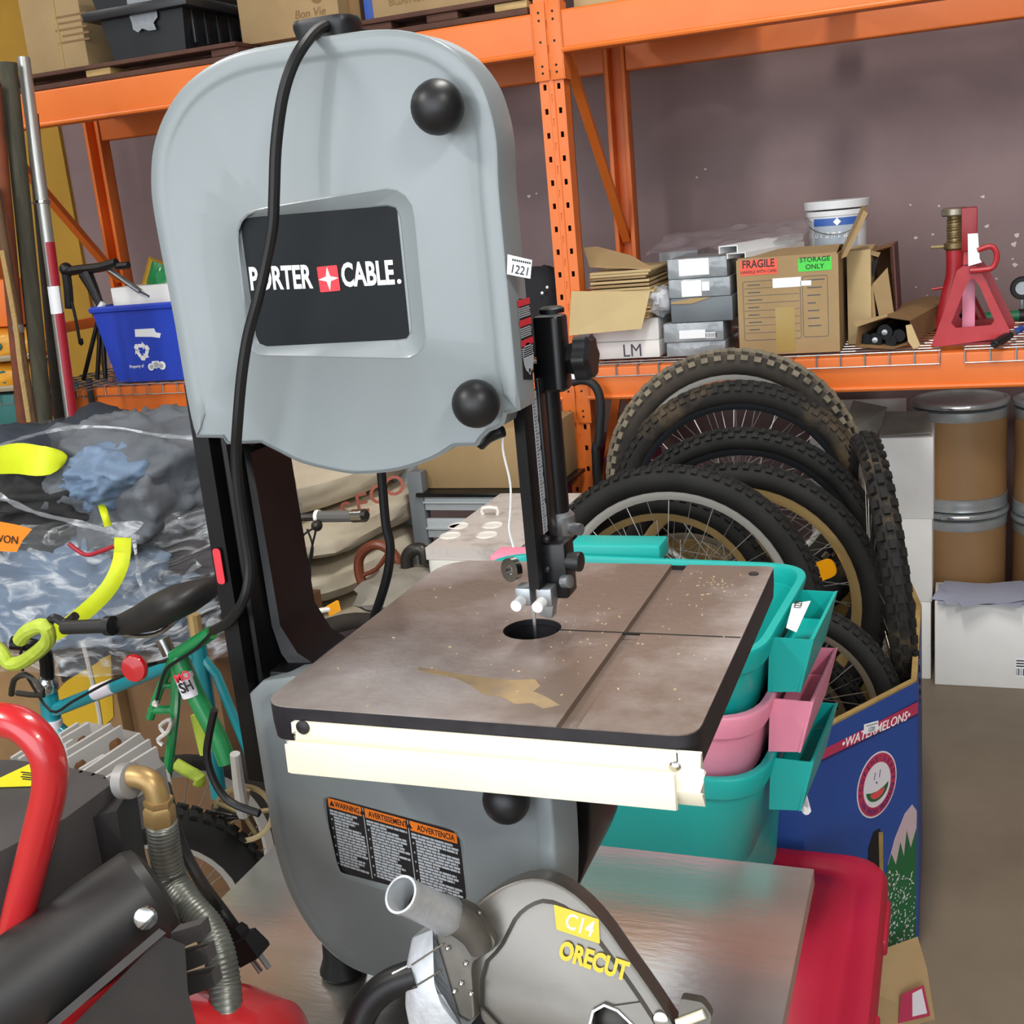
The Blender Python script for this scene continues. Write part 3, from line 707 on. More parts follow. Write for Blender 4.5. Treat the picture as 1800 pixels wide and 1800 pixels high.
mat('spoke_steel', '#b0aca4', .35, .8); mat('hub_dark', '#3a3733', .4, .6)
mat('amber', '#f0a010', .25, coat=.5); 
mat('teal_plastic', '#12a8a2', .38, c2='#0fb0a8', ns=2); mat('pink_plastic', '#e88aa4', .4, c2='#ec98b2', ns=2); mat('crimson_plastic', '#a3122f', .42, c2='#ab1735', ns=2)
mat('bin_blue', '#24468f', .55, c2='#294c97', ns=3); mat('bin_red', '#b23253', .55); mat('bin_navy', '#2a2560', .55); mat('bin_white', '#dcd6dc', .6)
mat('bin_green', '#1e6238', .55); mat('bin_slice', '#d84a4f', .55); mat('bin_hill', '#c3aab0', .6)
mat('corrugated', '#8d7345', .85, c2='#a3884f', ns=30)
mat('magenta_plastic', '#8e1f4c', .45); mat('clear_bag', '#b9b9bd', .2, coat=.5, bump=.6, bs=18)
mat('foam_black', '#1b1c1e', .65); mat('cloth_black', '#17171c', .85)
mat('louver_white', '#b9c0c4', .4); mat('post_grey', '#6d7378', .4)
mat('cooler_cream', '#c6beb8', .5, c2='#958c84', ns=16, lo=.5, hi=.75); mat('cooler_white', '#e6e2da', .5)
mat('sack_cream', '#ddd4c0', .6, c2='#cdc2aa', ns=5, bump=.4, bs=9); mat('sack_red', '#8e4636', .7)
mat('brown_pipe', '#5f2f20', .4, c2='#7a3d24', ns=6)
mat('green_metal', '#1e6a45', .4); mat('blue_print', '#2a50a8', .5)
def bpx(l, r, t, b, y, dep, bev=.003, mb=None):
    my = (t+b)/2; x0, x1 = PY(l, my, y).x, PY(r, my, y).x; zt, zb_ = PY((l+r)/2, t, y).z, PY((l+r)/2, b, y).z
    return (x0, x1, zb_, zt)
def carton(name, lab, x0, x1, z0, z1, y, dep, m='cardboard', cat='box', group=None, tape=None, openbox=False):
    t = thing(name, lab, cat, ((x0+x1)/2, y+dep/2, z0), group)
    if not openbox: MB().box2((x0, y, z0), (x1, y+dep, z1), .003).build('body', m, t)
    else:
        mb = MB(); w = .005
        mb.box2((x0, y, z0), (x1, y+w, z1)); mb.box2((x0, y+dep-w, z0), (x1, y+dep, z1)); mb.box2((x0, y+w, z0), (x0+w, y+dep-w, z1)); mb.box2((x1-w, y+w, z0), (x1, y+dep-w, z1)); mb.box2((x0+w, y+w, z0), (x1-w, y+dep-w, z0+w))
        mb.build('body', m, t)
    if tape: MB().box2(((x0+x1)/2-.025, y-.0006, z1-(z1-z0)*.3), ((x0+x1)/2+.025, y+dep*.98, z1+.0006)).build('tape', tape, t)
    return t
def decal(t, y, l, r, tp, b, m, name='label', lift=.0008, lab=None):
    x0, x1, z0, z1 = bpx(l, r, tp, b, y, 0); o = MB(XZ((0, y, 0))).prism(rect(x0, z0, x1, z1), lift-.0006, lift).build(name, m, t, label=lab); return x0, x1, z0, z1, o
# --- white cartons, lowest
x0, x1, z0, z1 = bpx(1022, 1160, 601, 640, 3.475, 0); z0 = TOP; x0 = max(x0, -1.055)
t1 = carton('white_carton', 'white carton with pen marking, lowest beside the orange post', x0, x1, z0, z1, 3.475, .33, 'white_card')
F = XZ(((x0+x1)/2+.02, 3.474, (z0+z1)/2-.02)); lt = MB()
lt.text('LM', F, .055, .0002, xs=.9).build('pen_marking', 'pen', t1)
xa, xb, zc_, zd = bpx(1025, 1158, 562, 600, 3.48, 0); xa = max(xa, -1.053)
carton('white_carton', 'thinner white carton lying on the pen marked one', xa, xb, z1+.001, zd, 3.48, .32, 'white_card'); ztop = zd
# --- bundle of flattened cardboard
bt = thing('cardboard_bundle', 'flattened brown boxes with loose flaps beside the orange post', 'cardboard', ((xa+xb)/2, 3.5, ztop+.001))
q = [PY(1004, 512, 3.386), PY(1143, 512, 3.40), PY(1128, 578, 3.38), PY(1000, 590, 3.37)]
def slab(pts, th, n): 
    n = V(n).normalized()*th; return MB().loft([[p for p in pts], [p+n for p in pts]])
slab(q, .004, (0, 1, 0)).build('front_flap', 'cardboard_pale', bt)
zz = ztop+.002; i = 0
zt_ = PY(1075, 478, 3.46).z
while zz < zt_:
    h = .0085; x_a = max(PY(1008+random.uniform(-4, 8), 500, 3.45).x, -1.045); x_b = PY(1143+random.uniform(-8, 4), 500, 3.45).x
    MB().box((((x_a+x_b)/2), 3.61+random.uniform(0, .01), zz+h/2), (x_b-x_a, .32, h*.86), .001, M4.Rotation(random.uniform(-.03, .03), 3, 'Z')).build('cardboard_sheet', random.choice(['cardboard_pale', 'cardboard_pale', 'cardboard']), bt)
    zz += h+random.choice([0, .003])

a_ = [PY(1026, 438, 3.52), PY(1050, 436, 3.55), PY(1110, 452, 3.55), PY(1147, 474, 3.5), PY(1100, 472, 3.46), PY(1036, 470, 3.48)]
slab(a_, .005, (0, .3, 1)).build('raised_flap', 'cardboard', bt)
# --- plastic wrapped packs
def cl_build(mb, n, m, t): return mb.build(n, m, t, smooth=180)
def lumpy(c, r, amp=.15, fq=2.5, n=24, seed=0, pw=2.0, ridge=0):
    mb = MB(); c = V(c); so = V((seed*7.3, seed*3.1, seed*1.7))
    def f(u, v_):
        th = 2*pi*u; ph = pi*(v_*.998+.001); d = V((sin(ph)*cos(th), sin(ph)*sin(th), -cos(ph)))
        k = (abs(d.x)**pw+abs(d.y)**pw+abs(d.z)**pw)**(-1/pw)
        nz = noise.fractal(d*fq+so, 1, 2, 4)
        if ridge: nz = nz*(1-ridge) + ridge*(1-2*abs(noise.noise(d*fq*1.6+so)))*.8
        d2 = d*k*(1+amp*nz); return c+V((d2.x*r[0], d2.y*r[1], d2.z*r[2]))
    mb.grid(f, n*2, n, cu=True); bmesh.ops.remove_doubles(mb.bm, verts=mb.bm.verts, dist=1e-4); return mb
a, b = PY(1155, 505, 3.52), PY(1183, 442, 3.52)
c0_ = PY(1158, 505, 3.52); c1_ = PY(1155, 535, 3.5)
MBk = lumpy((c1_.x+.012, 3.52, ztop+.047), (.034, .07, .042), .25, 2, 18, 4, 3); solo(MBk, 'plastic_bag', 'film_white', 'crumpled white plastic bag between the carton stacks', 'bag')
e0, e1 = PY(1146, 500, 3.62), PY(1190, 500, 3.62); zz0 = PY(1160, 560, 3.62).z
carton('wrapped_pack', 'tall grey pack in cloudy plastic behind the crumpled white bag', e0.x-.02, e1.x+.03, TOP, PY(1165, 442, 3.62).z-.012, 3.815, .2, 'film_grey', 'pack')
# --- grey wrapped cartons in a stack
rows = [(1172, 1276, 600, 640, 3.46, 'film_grey', 'lowest of the grey cartons, half hidden by a knobby tyre', 'carton'), (1166, 1272, 567, 599, 3.45, 'film_grey', 'grey wrapped carton with a bar code, second from the bottom', 'carton'), (1179, 1288, 523, 564, 3.45, 'grey_card', 'unwrapped slate grey carton in the middle of the stack', 'carton'), (1175, 1284, 489, 521, 3.46, 'film_grey', 'silvery wrapped carton with a white sheet, fourth up the stack', 'carton'), (1173, 1278, 453, 487, 3.46, 'film_grey', 'silvery wrapped carton, topmost of the grey stack', 'carton')]
zl = TOP
for k, (l, r, tp, bt_, y, m_, lab, cat) in enumerate(rows):
    x0, x1, z0, z1 = bpx(l, r, tp, bt_, y, 0)
    tc = carton('wrapped_carton', lab, x0, x1, zl+.0008, z1, y, .3, m_, cat, 'grey cartons stacked on the shelf'); zl = z1
    if k == 1: decal(tc, y, 1194, 1240, 580, 595, 'paper'); x_, _, zz_, zy_, o_ = decal(tc, y, 1240, 1258, 584, 594, 'paper', lift=.0007)
    if k == 1:
        mb = MB(XZ((0, y, 0)))
        for j in range(9): mb.prism(rect(x_+j*.004, zz_+.002, x_+j*.004+.002, zy_-.002), .0008, .001)
        mb.build('bar_code', 'dark_print', o_, kind='stuff')
    if k == 3: decal(tc, y, 1198, 1233, 493, 521, 'paper'); decal(tc, y, 1234, 1247, 495, 511, 'paper')
    if k == 4: decal(tc, y, 1193, 1246, 455, 484, 'paper')
    if k == 2: slab([V((x0+.006, y+.004, z1+.0)), V((x1-.06, y-.002, z1+.0)), V((x1-.12, y-.003, z1-.016)), V((x0+.002, y-.003, z1-.014))], .002, (0, 1, 0)).build('card_edge', 'cardboard', tc)
# sheet film and white channel on top
zf = zl
chn = thing('white_channel', 'white painted metal channel laid across the cartons', 'metal channel', (PY(1330, 440, 3.5).x, 3.5, zf))
a, b = PY(1263, 433, 3.46), PY(1400, 432, 3.75)
u_ = rpoly([V((0, 0)), V((.055, 0)), V((.055, -.022)), V((.052, -.022)), V((.052, -.003)), V((.003, -.003)), V((.003, -.022)), V((0, -.022))], 0)
ax = (PY(1405, 428, 3.78)-PY(1290, 432, 3.45)); ax.z = 0.004
o0 = PY(1263, 433, 3.45); FF = fr(o0, (1, 0, 0), (0, 0, 1))
mb = MB(); mb.loft([[o0+V((p_.x, 0, p_.y)) for p_ in u_], [o0+ax+V((p_.x, 0, p_.y)) for p_ in u_]]); mb.build('channel', 'white_paint', chn)
o1 = PY(1277, 446, 3.44); mb = MB(); mb.loft([[o1+V((p_.x, 0, p_.y*.7)) for p_ in u_], [o1+ax*.9+V((p_.x, 0, p_.y*.7)) for p_ in u_]]); mb.build('channel', 'white_paint', chn)
mb = MB(); fa, fb = PY(1150, 470, 3.72), PY(1420, 425, 3.72); f0 = PY(1180, 430, 3.9)
mb.grid(lambda u, v_: V((fa.x+(fb.x-fa.x)*u, 3.56+.3*v_, zf+.004+.05*v_+.02*noise.noise(V((u*9, v_*5, 3)))+.015*u)), 26, 12)
bmesh.ops.translate(mb.bm, verts=mb.bm.verts, vec=(0, .06, .004)); solo(mb, 'plastic_sheet', mat('film_clear', '#8d8288', .25, c2='#a59ba0', ns=6, alpha=.55, coat=.5), 'wrinkled clear plastic sheet over the grey cartons', 'plastic sheet')
# --- the FRAGILE carton
yb_ = 3.43; x0, x1, z0, z1 = bpx(1297, 1475, 452, 622, yb_, 0); z0 = TOP
fb_ = carton('storage_carton', 'brown moving box with red and green stickers on the shelf', x0, x1, z0, z1, yb_, .36, 'cardboard', openbox=True)
slab([V((x0+.004, yb_+.005, z1)), V((x1-.004, yb_+.005, z1)), V((x1-.01, yb_+.17, z1+.012)), V((x0+.01, yb_+.17, z1+.012))], .004, (0, 0, 1)).build('flap', 'cardboard', fb_)
slab([V((x0+.004, yb_+.35, z1)), V((x1-.004, yb_+.35, z1)), V((x1-.01, yb_+.19, z1+.012)), V((x0+.01, yb_+.19, z1+.012))], .004, (0, 0, 1)).build('flap', 'cardboard', fb_)
slab([PY(1478, 455, 3.45), PY(1488, 451, 3.46), PY(1526, 375, 3.52), PY(1518, 370, 3.52)], .12, (-.1, 1, .1)).build('raised_flap', 'cardboard', fb_)
sl = decal(fb_, yb_, 1301, 1366, 456, 483, 'label_red', 'sticker', lab='red fragile sticker')
lt = MB(); lt.text('FRAGILE', XZ(((sl[0]+sl[1])/2, yb_-.001, sl[2]+.021)), .031, .0002, bold=.02, xs=.8); lt.text('HANDLE WITH CARE', XZ(((sl[0]+sl[1])/2, yb_-.001, sl[2]+.005)), .0125, .0002, bold=.01, xs=.85); lt.build('lettering', 'dark_print', sl[4])
sl = decal(fb_, yb_, 1403, 1462, 453, 476, 'label_green', 'sticker', lab='green storage sticker')
lt = MB(); lt.text('STORAGE', XZ(((sl[0]+sl[1])/2, yb_-.001, sl[2]+.026)), .019, .0002, bold=.015); lt.text('ONLY', XZ(((sl[0]+sl[1])/2, yb_-.001, sl[2]+.006)), .019, .0002, bold=.015); lt.build('lettering', 'dark_print', sl[4])
decal(fb_, yb_, 1358, 1408, 488, 505, 'paper'); decal(fb_, yb_, 1407, 1426, 493, 502, 'paper')
for l, r, tp, b in ((1307, 1408, 492, 597), (1411, 1456, 484, 592)):
    X0_, X1_, Z0_, Z1_ = bpx(l, r, tp, b, yb_, 0); mb = MB(XZ((0, yb_, 0)))
    ro = rect(X0_, Z0_, X1_, Z1_, .008, 3); mb.holed(ro, [off(ro, .0014)[::-1]], .0002, .0006)
    for k in range(1, 8): 
        if l < 1400: mb.prism(rect(X0_+.004, Z1_-(Z1_-Z0_)*k/8, X1_-.004, Z1_-(Z1_-Z0_)*k/8+.0012), .0002, .0005)
        mb.prism(rect(X0_+.014, Z1_-(Z1_-Z0_)*(k-.4)/8, X0_+.014+random.uniform(.02, .05), Z1_-(Z1_-Z0_)*(k-.4)/8+.003), .0002, .0005)
    mb.build('printed_form', 'pen', fb_, kind='stuff')
x_, _, zz_, zy_, o_ = decal(fb_, yb_, 1364, 1398, 540, 618, 'tape', 'tape', lift=.0007)
# --- bucket
by = 3.86; x0, x1, z0, z1 = bpx(1412, 1526, 362, 440, by, 0); bc = V(((x0+x1)/2, by+.06, 0)); br_ = (x1-x0)/2; zr = PY(1470, 352, by).z
pt = thing('paint_pail', 'white plastic pail with a blue band label on the shelf', 'bucket', (bc.x, bc.y, TOP))
MB().lathe([(br_*.82, TOP), (br_*.93, zr-.045), (br_*.97, zr-.045), (br_*.97, zr-.03)], (bc.x, bc.y, 0), n=40).build('body', 'pail_white', pt)
MB().lathe([(br_*.96, zr-.026), (br_*1.02, zr-.024), (br_*1.03, zr-.004), (br_*1.0, zr), (br_*.9, zr-.002)], (bc.x, bc.y, 0), n=40).build('lid', 'pail_white', pt)
def cyl_patch(c, r0, r1, z0, z1, a0, a1, lift=.001, n=14):
    mb = MB(); mb.grid(lambda u, v_: V((c.x+((r0+(r1-r0)*v_)+lift)*cos(a0+(a1-a0)*u), c.y+((r0+(r1-r0)*v_)+lift)*sin(a0+(a1-a0)*u), z0+(z1-z0)*v_)), n, 2); return mb
def rad(z): return br_*(.82+.11*(z-TOP)/(zr-.045-TOP))
za, zb2, zc2 = zr-.052, zr-.075, zr-.19
a0, a1 = radians(225), radians(318)
cyl_patch(bc, rad(zc2), rad(zb2), zc2, zb2, a0, a1).build('label', 'pail_grey', pt); lb = cyl_patch(bc, rad(zb2), rad(za), zb2, za, a0, a1); lb.build('label', 'pail_blue', pt)
def cyl_text(mb, txt, c, z, size, amid, xs, **k):
    ww = size*.62*xs
    for i, chh in enumerate(txt):
        a = amid+(i-(len(txt)-1)/2)*ww/rad(z); p_ = V((c.x+(rad(z)+.003)*cos(a), c.y+(rad(z)+.003)*sin(a), z)); mb.text(chh, fr(p_, (-sin(a), cos(a), 0), (0, 0, 1)), size, .0002, xs=xs, **k)
lt = MB(); cyl_text(lt, 'provantage', bc, zb2-.036, .036, radians(262), .8, shear=.25)
a_ = radians(275); p_ = V((bc.x+(rad(za)+.002)*cos(a_), bc.y+(rad(za)+.002)*sin(a_), (za+zb2)/2)); lt.F = fr(p_, (-sin(a_), cos(a_), 0), (0, 0, 1)); lt.prism(circ(.012, 4), 0, .0004); lt.F = M4()
lt.build('lettering', 'white_print', pt)
MB().tube([V((bc.x+br_*cos(a)*1.0, bc.y+br_*sin(a)*1.0, zr-.05-.05*sin((a-pi*1.05)/(pi*.9)*pi))) for a in [pi*1.05+pi*.9*i/16 for i in range(17)]], .0016, 5).build('bail_wire', 'zinc', pt)
# --- more cartons to the right of it
x0, x1, z0, z1 = bpx(1489, 1524, 440, 590, 3.56, 0); cx0 = x0
carton('plain_carton', 'narrow pale carton standing behind the moving box', x0, x1+.012, TOP, z1, 3.56, .26, 'cardboard_pale')
tb_ = thing('torn_carton', 'tall torn brown carton with a ragged open end', 'box', (PY(1560, 540, 3.6).x, 3.62, TOP))
zq = TOP; p1_, p2_, p3_, p4_ = PY(1524, 560, 3.6), PY(1578, 560, 3.6), PY(1568, 432, 3.6), PY(1520, 446, 3.6)
mb = MB(); ring = lambda y, g: [V((p1_.x+g, y, zq)), V((p2_.x-g, y, zq)), V((p3_.x-g, y, p3_.z-g)), V((p4_.x+g, y, p4_.z-g))]
mb.loft([ring(3.82, .006), ring(3.60, .006), ring(3.58, 0), ring(3.83, 0)], True, True); mb.build('body', 'torn_brown', tb_)
mb = MB(); mb.loft([[V((p2_.x+.001, y, zq)), V((p2_.x+.006, y, zq)), V((p3_.x+.006, y, p3_.z)), V((p3_.x+.001, y, p3_.z))] for y in (3.585, 3.83)]).build('side_panel', 'dark_red_card', tb_)
mb = MB(); rg = [PY(a_, b_, 3.575) for a_, b_ in ((1526, 470), (1535, 458), (1545, 452), (1538, 478), (1532, 488), (1534, 520), (1542, 552), (1528, 556), (1524, 520))]
slab(rg, .003, (0, 1, 0)).build('torn_hole', 'hole_dark', tb_)
for pts in (((1533, 500), (1560, 470), (1572, 556), (1546, 560)), ((1512, 442), (1544, 452), (1548, 444), (1520, 438)), ((1524, 520), (1534, 500), (1540, 560), (1528, 556))):
    slab([PY(a_, b_, 3.572-random.random()*.01) for a_, b_ in pts], .003, (0, 1, 0)).build('torn_flap', 'cardboard', tb_)
ub = thing('tube_carton', 'long battered carton with black metal parts inside its open end', 'box', (PY(1560, 590, 3.5).x, 3.55, TOP))
rgf = [PY(a_, b_, 3.43) for a_, b_ in ((1503, 608), (1508, 572), (1560, 556), (1600, 562), (1606, 600), (1570, 612))]
dv = V((.10, .42, .012)); cz_ = min(p_.z for p_ in rgf)-TOP
rgf = [p_-V((0, 0, cz_)) for p_ in rgf]; cen = sum(rgf, V())/6
mb = MB(); mb.loft([[cen+(p_-cen)*.9+dv*.96 for p_ in rgf], [cen+(p_-cen)*.93 + dv*.02 for p_ in rgf], rgf, [p_+dv for p_ in rgf]], True, True); mb.build('body', 'cardboard_dk', ub)
for k, (a_, b_, r_) in enumerate(((1555, 584, .022), (1538, 600, .02), (1580, 590, .018), (1522, 596, .016), (1566, 602, .016))):
    p_ = PY(a_, b_, 3.46); p_.z = max(p_.z, TOP+r_+.004); o_ = MB().cyl(p_, p_+dv*.6, r_, n=14).build('metal_part', 'black_paint', ub)
    if k < 2: MB().lathe([(.008, 0), (.008, .004), (.003, .005)], p_-V((0, .001, 0)), (0, -1, 0), n=10).build('bolt_head', 'zinc', o_)
slab([PY(a_, b_, 3.415) for a_, b_ in ((1592, 572), (1602, 570), (1618, 608), (1606, 614), (1596, 600))], .004, (.2, 1, 0)).build('torn_flap', 'cardboard_pale', ub)
slab([PY(a_, b_, 3.42) for a_, b_ in ((1506, 575), (1560, 556), (1560, 552), (1500, 566))], .004, (.2, 1, 0)).build('torn_flap', 'cardboard', ub)
# --- jack stands
js = thing('jack_stand', 'red welded jack stand with a white paper strip on its neck', 'jack stand', (PY(1700, 590, 3.5).x, 3.5, TOP))
jy = 3.44
def J(a_, b_, y=jy): return PY(a_, b_, y)
prof = [J(1637, 602), J(1660, 540), J(1682, 470), J(1693, 462), J(1716, 462), J(1726, 475), J(1775, 575), J(1772, 585), J(1752, 590), J(1648, 604)]
zmin = min(p_.z for p_ in prof); dz_ = TOP-zmin
hole = [J(1672, 562), J(1700, 492), J(1706, 484), J(1714, 486), J(1722, 497), J(1748, 558), J(1742, 566), J(1680, 571)]
F = XZ((0, jy, 0))
mb = MB(F); mb.holed(ccw([V((p_.x, p_.z+dz_)) for p_ in prof]), [ccw([V((p_.x, p_.z+dz_)) for p_ in hole])[::-1]], -.008, 0); mb.build('front_frame', 'jack_red', js)
pb = [V((p_.x+.02, p_.z+dz_)) for p_ in prof]; hb = [V((p_.x+.02, p_.z+dz_)) for p_ in hole]
mb = MB(XZ((0, jy+.15, 0))); mb.holed(ccw(pb), [ccw(hb)[::-1]], -.008, 0); mb.build('rear_frame', 'jack_red_dk', js)
a, b = J(1704, 395), J(1704, 585)
MB().box2((a.x-.02, jy-.01, a.z-.07), (a.x+.02, jy+.05, a.z+.045), .003).build('neck', 'jack_red_dk', js)
mb = MB(); mb.loft([[J(1693, 465), J(1716, 465), J(1716, 465, jy+.1), J(1693, 465, jy+.1)], [J(1696, 400), J(1714, 400), J(1714, 400, jy+.06), J(1696, 400, jy+.06)]]).build('neck', 'jack_red', js)
MB().box2((a.x-.017, jy+.06, TOP+.02), (a.x+.017, jy+.09, a.z-.13), .003).build('ratchet_bar', 'pink_plastic', js)
c_ = J(1704, 385); MB().box2((c_.x-.017, jy+.01, c_.z-.03), (c_.x+.017, jy+.045, c_.z+.015), .003).build('saddle', 'jack_red_dk', js)
MB().tube([J(a_, b_, jy-.012) for a_, b_ in ((1718, 440), (1740, 433), (1750, 440), (1752, 455), (1745, 470), (1730, 474), (1705, 476))], .0075, 8, 4).build('handle', 'jack_red', js)
MB().loft([[J(a_, b_, y) for a_, b_ in ((1701, 411), (1719, 410), (1722, 455), (1726, 461), (1702, 468))] for y in (jy-.014, jy-.0135)]).build('paper_slip', 'paper', js)
MB().box2((prof[0].x+.01, jy+.008, TOP), (prof[6].x-.01, jy+.15, TOP+.006)).build('foot_plate', 'jack_red_dk', js)
# second stand with the bronze screw, behind
s2 = thing('screw_stand', 'red tubular axle stand with a bronze screw top behind the jack stand', 'axle stand', (PY(1680, 560, 3.66).x, 3.72, TOP)); y2 = 3.68
c_ = PY(1675, 440, y2); 
MB().tube([PY(1678, 436, y2), PY(1678, 480, y2), PY(1670, 515, y2), V((PY(1655, 560, y2).x, y2, TOP+.012))], .024, 14, 4).build('leg', 'jack_red', s2)
for dx, dy in ((.05, .12), (-.04, .12), (.09, 0)): MB().tube([PY(1678, 470, y2), V((c_.x+dx, y2+dy, TOP+.012))], .016, 10).build('leg', 'jack_red_dk', s2)
MB().cyl(PY(1678, 440, y2), PY(1678, 376, y2), .02, n=16).build('screw', 'bronze', s2)
th = MB(); zt0, zt1 = PY(1678, 425, y2).z, PY(1678, 384, y2).z; cxx = PY(1678, 400, y2).x
th.tube([V((cxx+.0205*cos(a), y2+.0205*sin(a), zt0+(zt1-zt0)*a/(2*pi*9))) for a in [i*2*pi/12 for i in range(12*9)]], .002, 5); th.build('thread', 'bronze', s2)
zz = PY(1678, 432, y2).z; n_ = MB().lathe([(.024, -.012), (.03, -.006), (.03, .008), (.024, .012)], (cxx, y2, zz), n=18); n_.box((cxx-.04, y2, zz), (.05, .012, .01), .002); n_.build('collar', 'bronze', s2)
zz = PY(1678, 372, y2).z; MB().lathe([(.033, -.012), (.036, -.008), (.036, .008), (.03, .012), (.001, .012)], (cxx, y2, zz), n=24).build('saddle', 'plate_nickel', s2)
MB().cyl(PY(1637, 509, y2), PY(1660, 505, y2), .004, n=8).build('release_pin', 'jack_red', s2)
# --- tools at the shelf's end
d1 = thing('socket_driver', 'socket driver with dark grip lying over the wire deck', 'tool', (PY(1770, 590, 3.4).x, 3.42, TOP))
a, b = PY(1748, 612, 3.36), PY(1775, 577, 3.46); a.z, b.z = TOP+.012, TOP+.02
MB().tube([a, a.lerp(b, .5), b], lambda t: .011+.002*sin(pi*t), 10).build('grip', 'black_plastic', d1)
MB().lathe([(.0075, 0), (.0075, .004), (.005, .004), (.005, 0)], a, a-b, n=12, caps=False, loop=True).build('end_ring', 'chrome', d1)
MB().cyl(b, b+(b-a)*.45, .006, n=10).build('shaft', 'chrome', d1); MB().cyl(b+(b-a)*.45, b+(b-a)*.8, .009, n=12).build('socket', 'blue_print', d1)
d2 = thing('hand_pump', 'green and black hand pump lying behind the red jack stand', 'pump', (PY(1760, 545, 3.8).x, 3.8, TOP))
p_ = PY(1715, 545, 3.8); zc = TOP+.03
MB().cyl((p_.x, 3.8, zc), (p_.x+.42, 3.86, zc), .016, n=16).build('barrel', 'green_metal', d2); MB().cyl((p_.x-.05, 3.79, zc), (p_.x, 3.8, zc), .02, n=16).build('pump_handle', 'black_plastic', d2)
for k in (.12, .2, .3): MB().cyl((p_.x+k, 3.8+k*.143, zc), (p_.x+k+.015, 3.8+(k+.015)*.143, zc), .0195, n=14).build('clamp_ring', 'black_plastic', d2)
w_ = thing('castor', 'small black castor wheel standing against the mauve wall side', 'wheel', (PY(1795, 505, 3.95).x, 3.95, TOP))
c_ = PY(1797, 506, 3.95); MB().lathe([(.032, -.012), (.035, -.006), (.035, .006), (.032, .012), (.02, .012), (.02, -.012)], c_, (0, 1, 0), n=24, caps=False, loop=True).build('tyre', 'rubber', w_); MB().lathe([(.02, -.008), (.02, .008)], c_, (0, 1, 0), n=16).build('hub', 'zinc', w_)
MB().box2((c_.x-.004, 3.965, TOP), (c_.x+.004, 3.972, c_.z), .001).build('fork', 'zinc', w_)
MB().cyl((PY(1690, 575, 3.5).x, 3.53, TOP+.05), (PY(1790, 548, 3.6).x, 3.56, TOP+.058), .004, n=8)
# --- dark cloth beside the post on the other shelf
c_ = PY(955, 515, 3.55); dc = thing('dark_cap', 'crumpled black cloth with two pale dots behind the band saw', 'cloth', (c_.x, 3.6, TOP))
lumpy((c_.x-.03, 3.6, (TOP+PY(950, 470, 3.55).z)/2), (.13, .1, (PY(950, 470, 3.55).z-TOP)/2), .12, 2.2, 18, 9, 2.6).build('cloth', 'cloth_black', dc)
for a_, b_ in ((962, 505), (953, 515)): MB().sph(PY(a_, b_, 3.487), .005, 10).build('button', 'white_print', dc)

# ================= under the rack =================
def drum(lab, cx, cy, r, z0, z1):
    t = thing('fibre_drum', lab, 'drum', (cx, cy, z0), 'fibre drums under the rack'); h = z1-z0; o = (cx, cy, z0)
    MB().lathe([(r, .004), (r, h-.055)], o, n=48).build('barrel', 'fiber', t)
    MB().lathe([(r+.001, 0), (r+.004, .003), (r+.002, .012), (r+.004, .02), (r+.002, .03), (r+.003, .042), (r, .044)], o, n=48).build('bottom_band', 'drum_band', t)
    MB().lathe([(r+.001, h-.06), (r+.003, h-.055), (r+.003, h-.03), (r, h-.028)], o, n=48).build('top_band', 'drum_band', t)
    l = MB().lathe([(r, h-.02), (r+.007, h-.018), (r+.009, h-.01), (r+.007, h-.003), (r-.004, h), (r-.012, h-.008), (.001, h-.008)], o, n=48).build('lid', 'drum_band', t)
    a = radians(265); MB().box((cx+(r+.01)*cos(a), cy+(r+.01)*sin(a), z1-.01), (.09, .006, .012), .002).build('clamp_lever', 'chrome', l)
yd = 3.70; xl, xr_ = PY(1606, 850, 4.07).x, PY(1770, 850, 4.07).x; rdm = (xr_-xl)/2; cxd = (xl+xr_)/2; cyd = 4.075
zt = PY(1690, 712, cyd-rdm).z; zm = PY(1690, 905, cyd-rdm).z
zt = min(zt, .975)
drum('brown fibre drum with a clamped steel lid, on top beside the white boxes', cxd, cyd, rdm, zm+.004, zt)
drum('brown fibre drum half hidden by a white box, under its twin', cxd, cyd, rdm, 0, zm)
cx2 = cxd+2*rdm+.02; drum('upper fibre drum cut by the picture edge', cx2, 4.06, rdm, PY(1790, 925, 3.88).z+.004, zt-.004); drum('lower fibre drum cut by the picture edge', cx2, 4.06, rdm, 0, PY(1790, 925, 3.88).z)
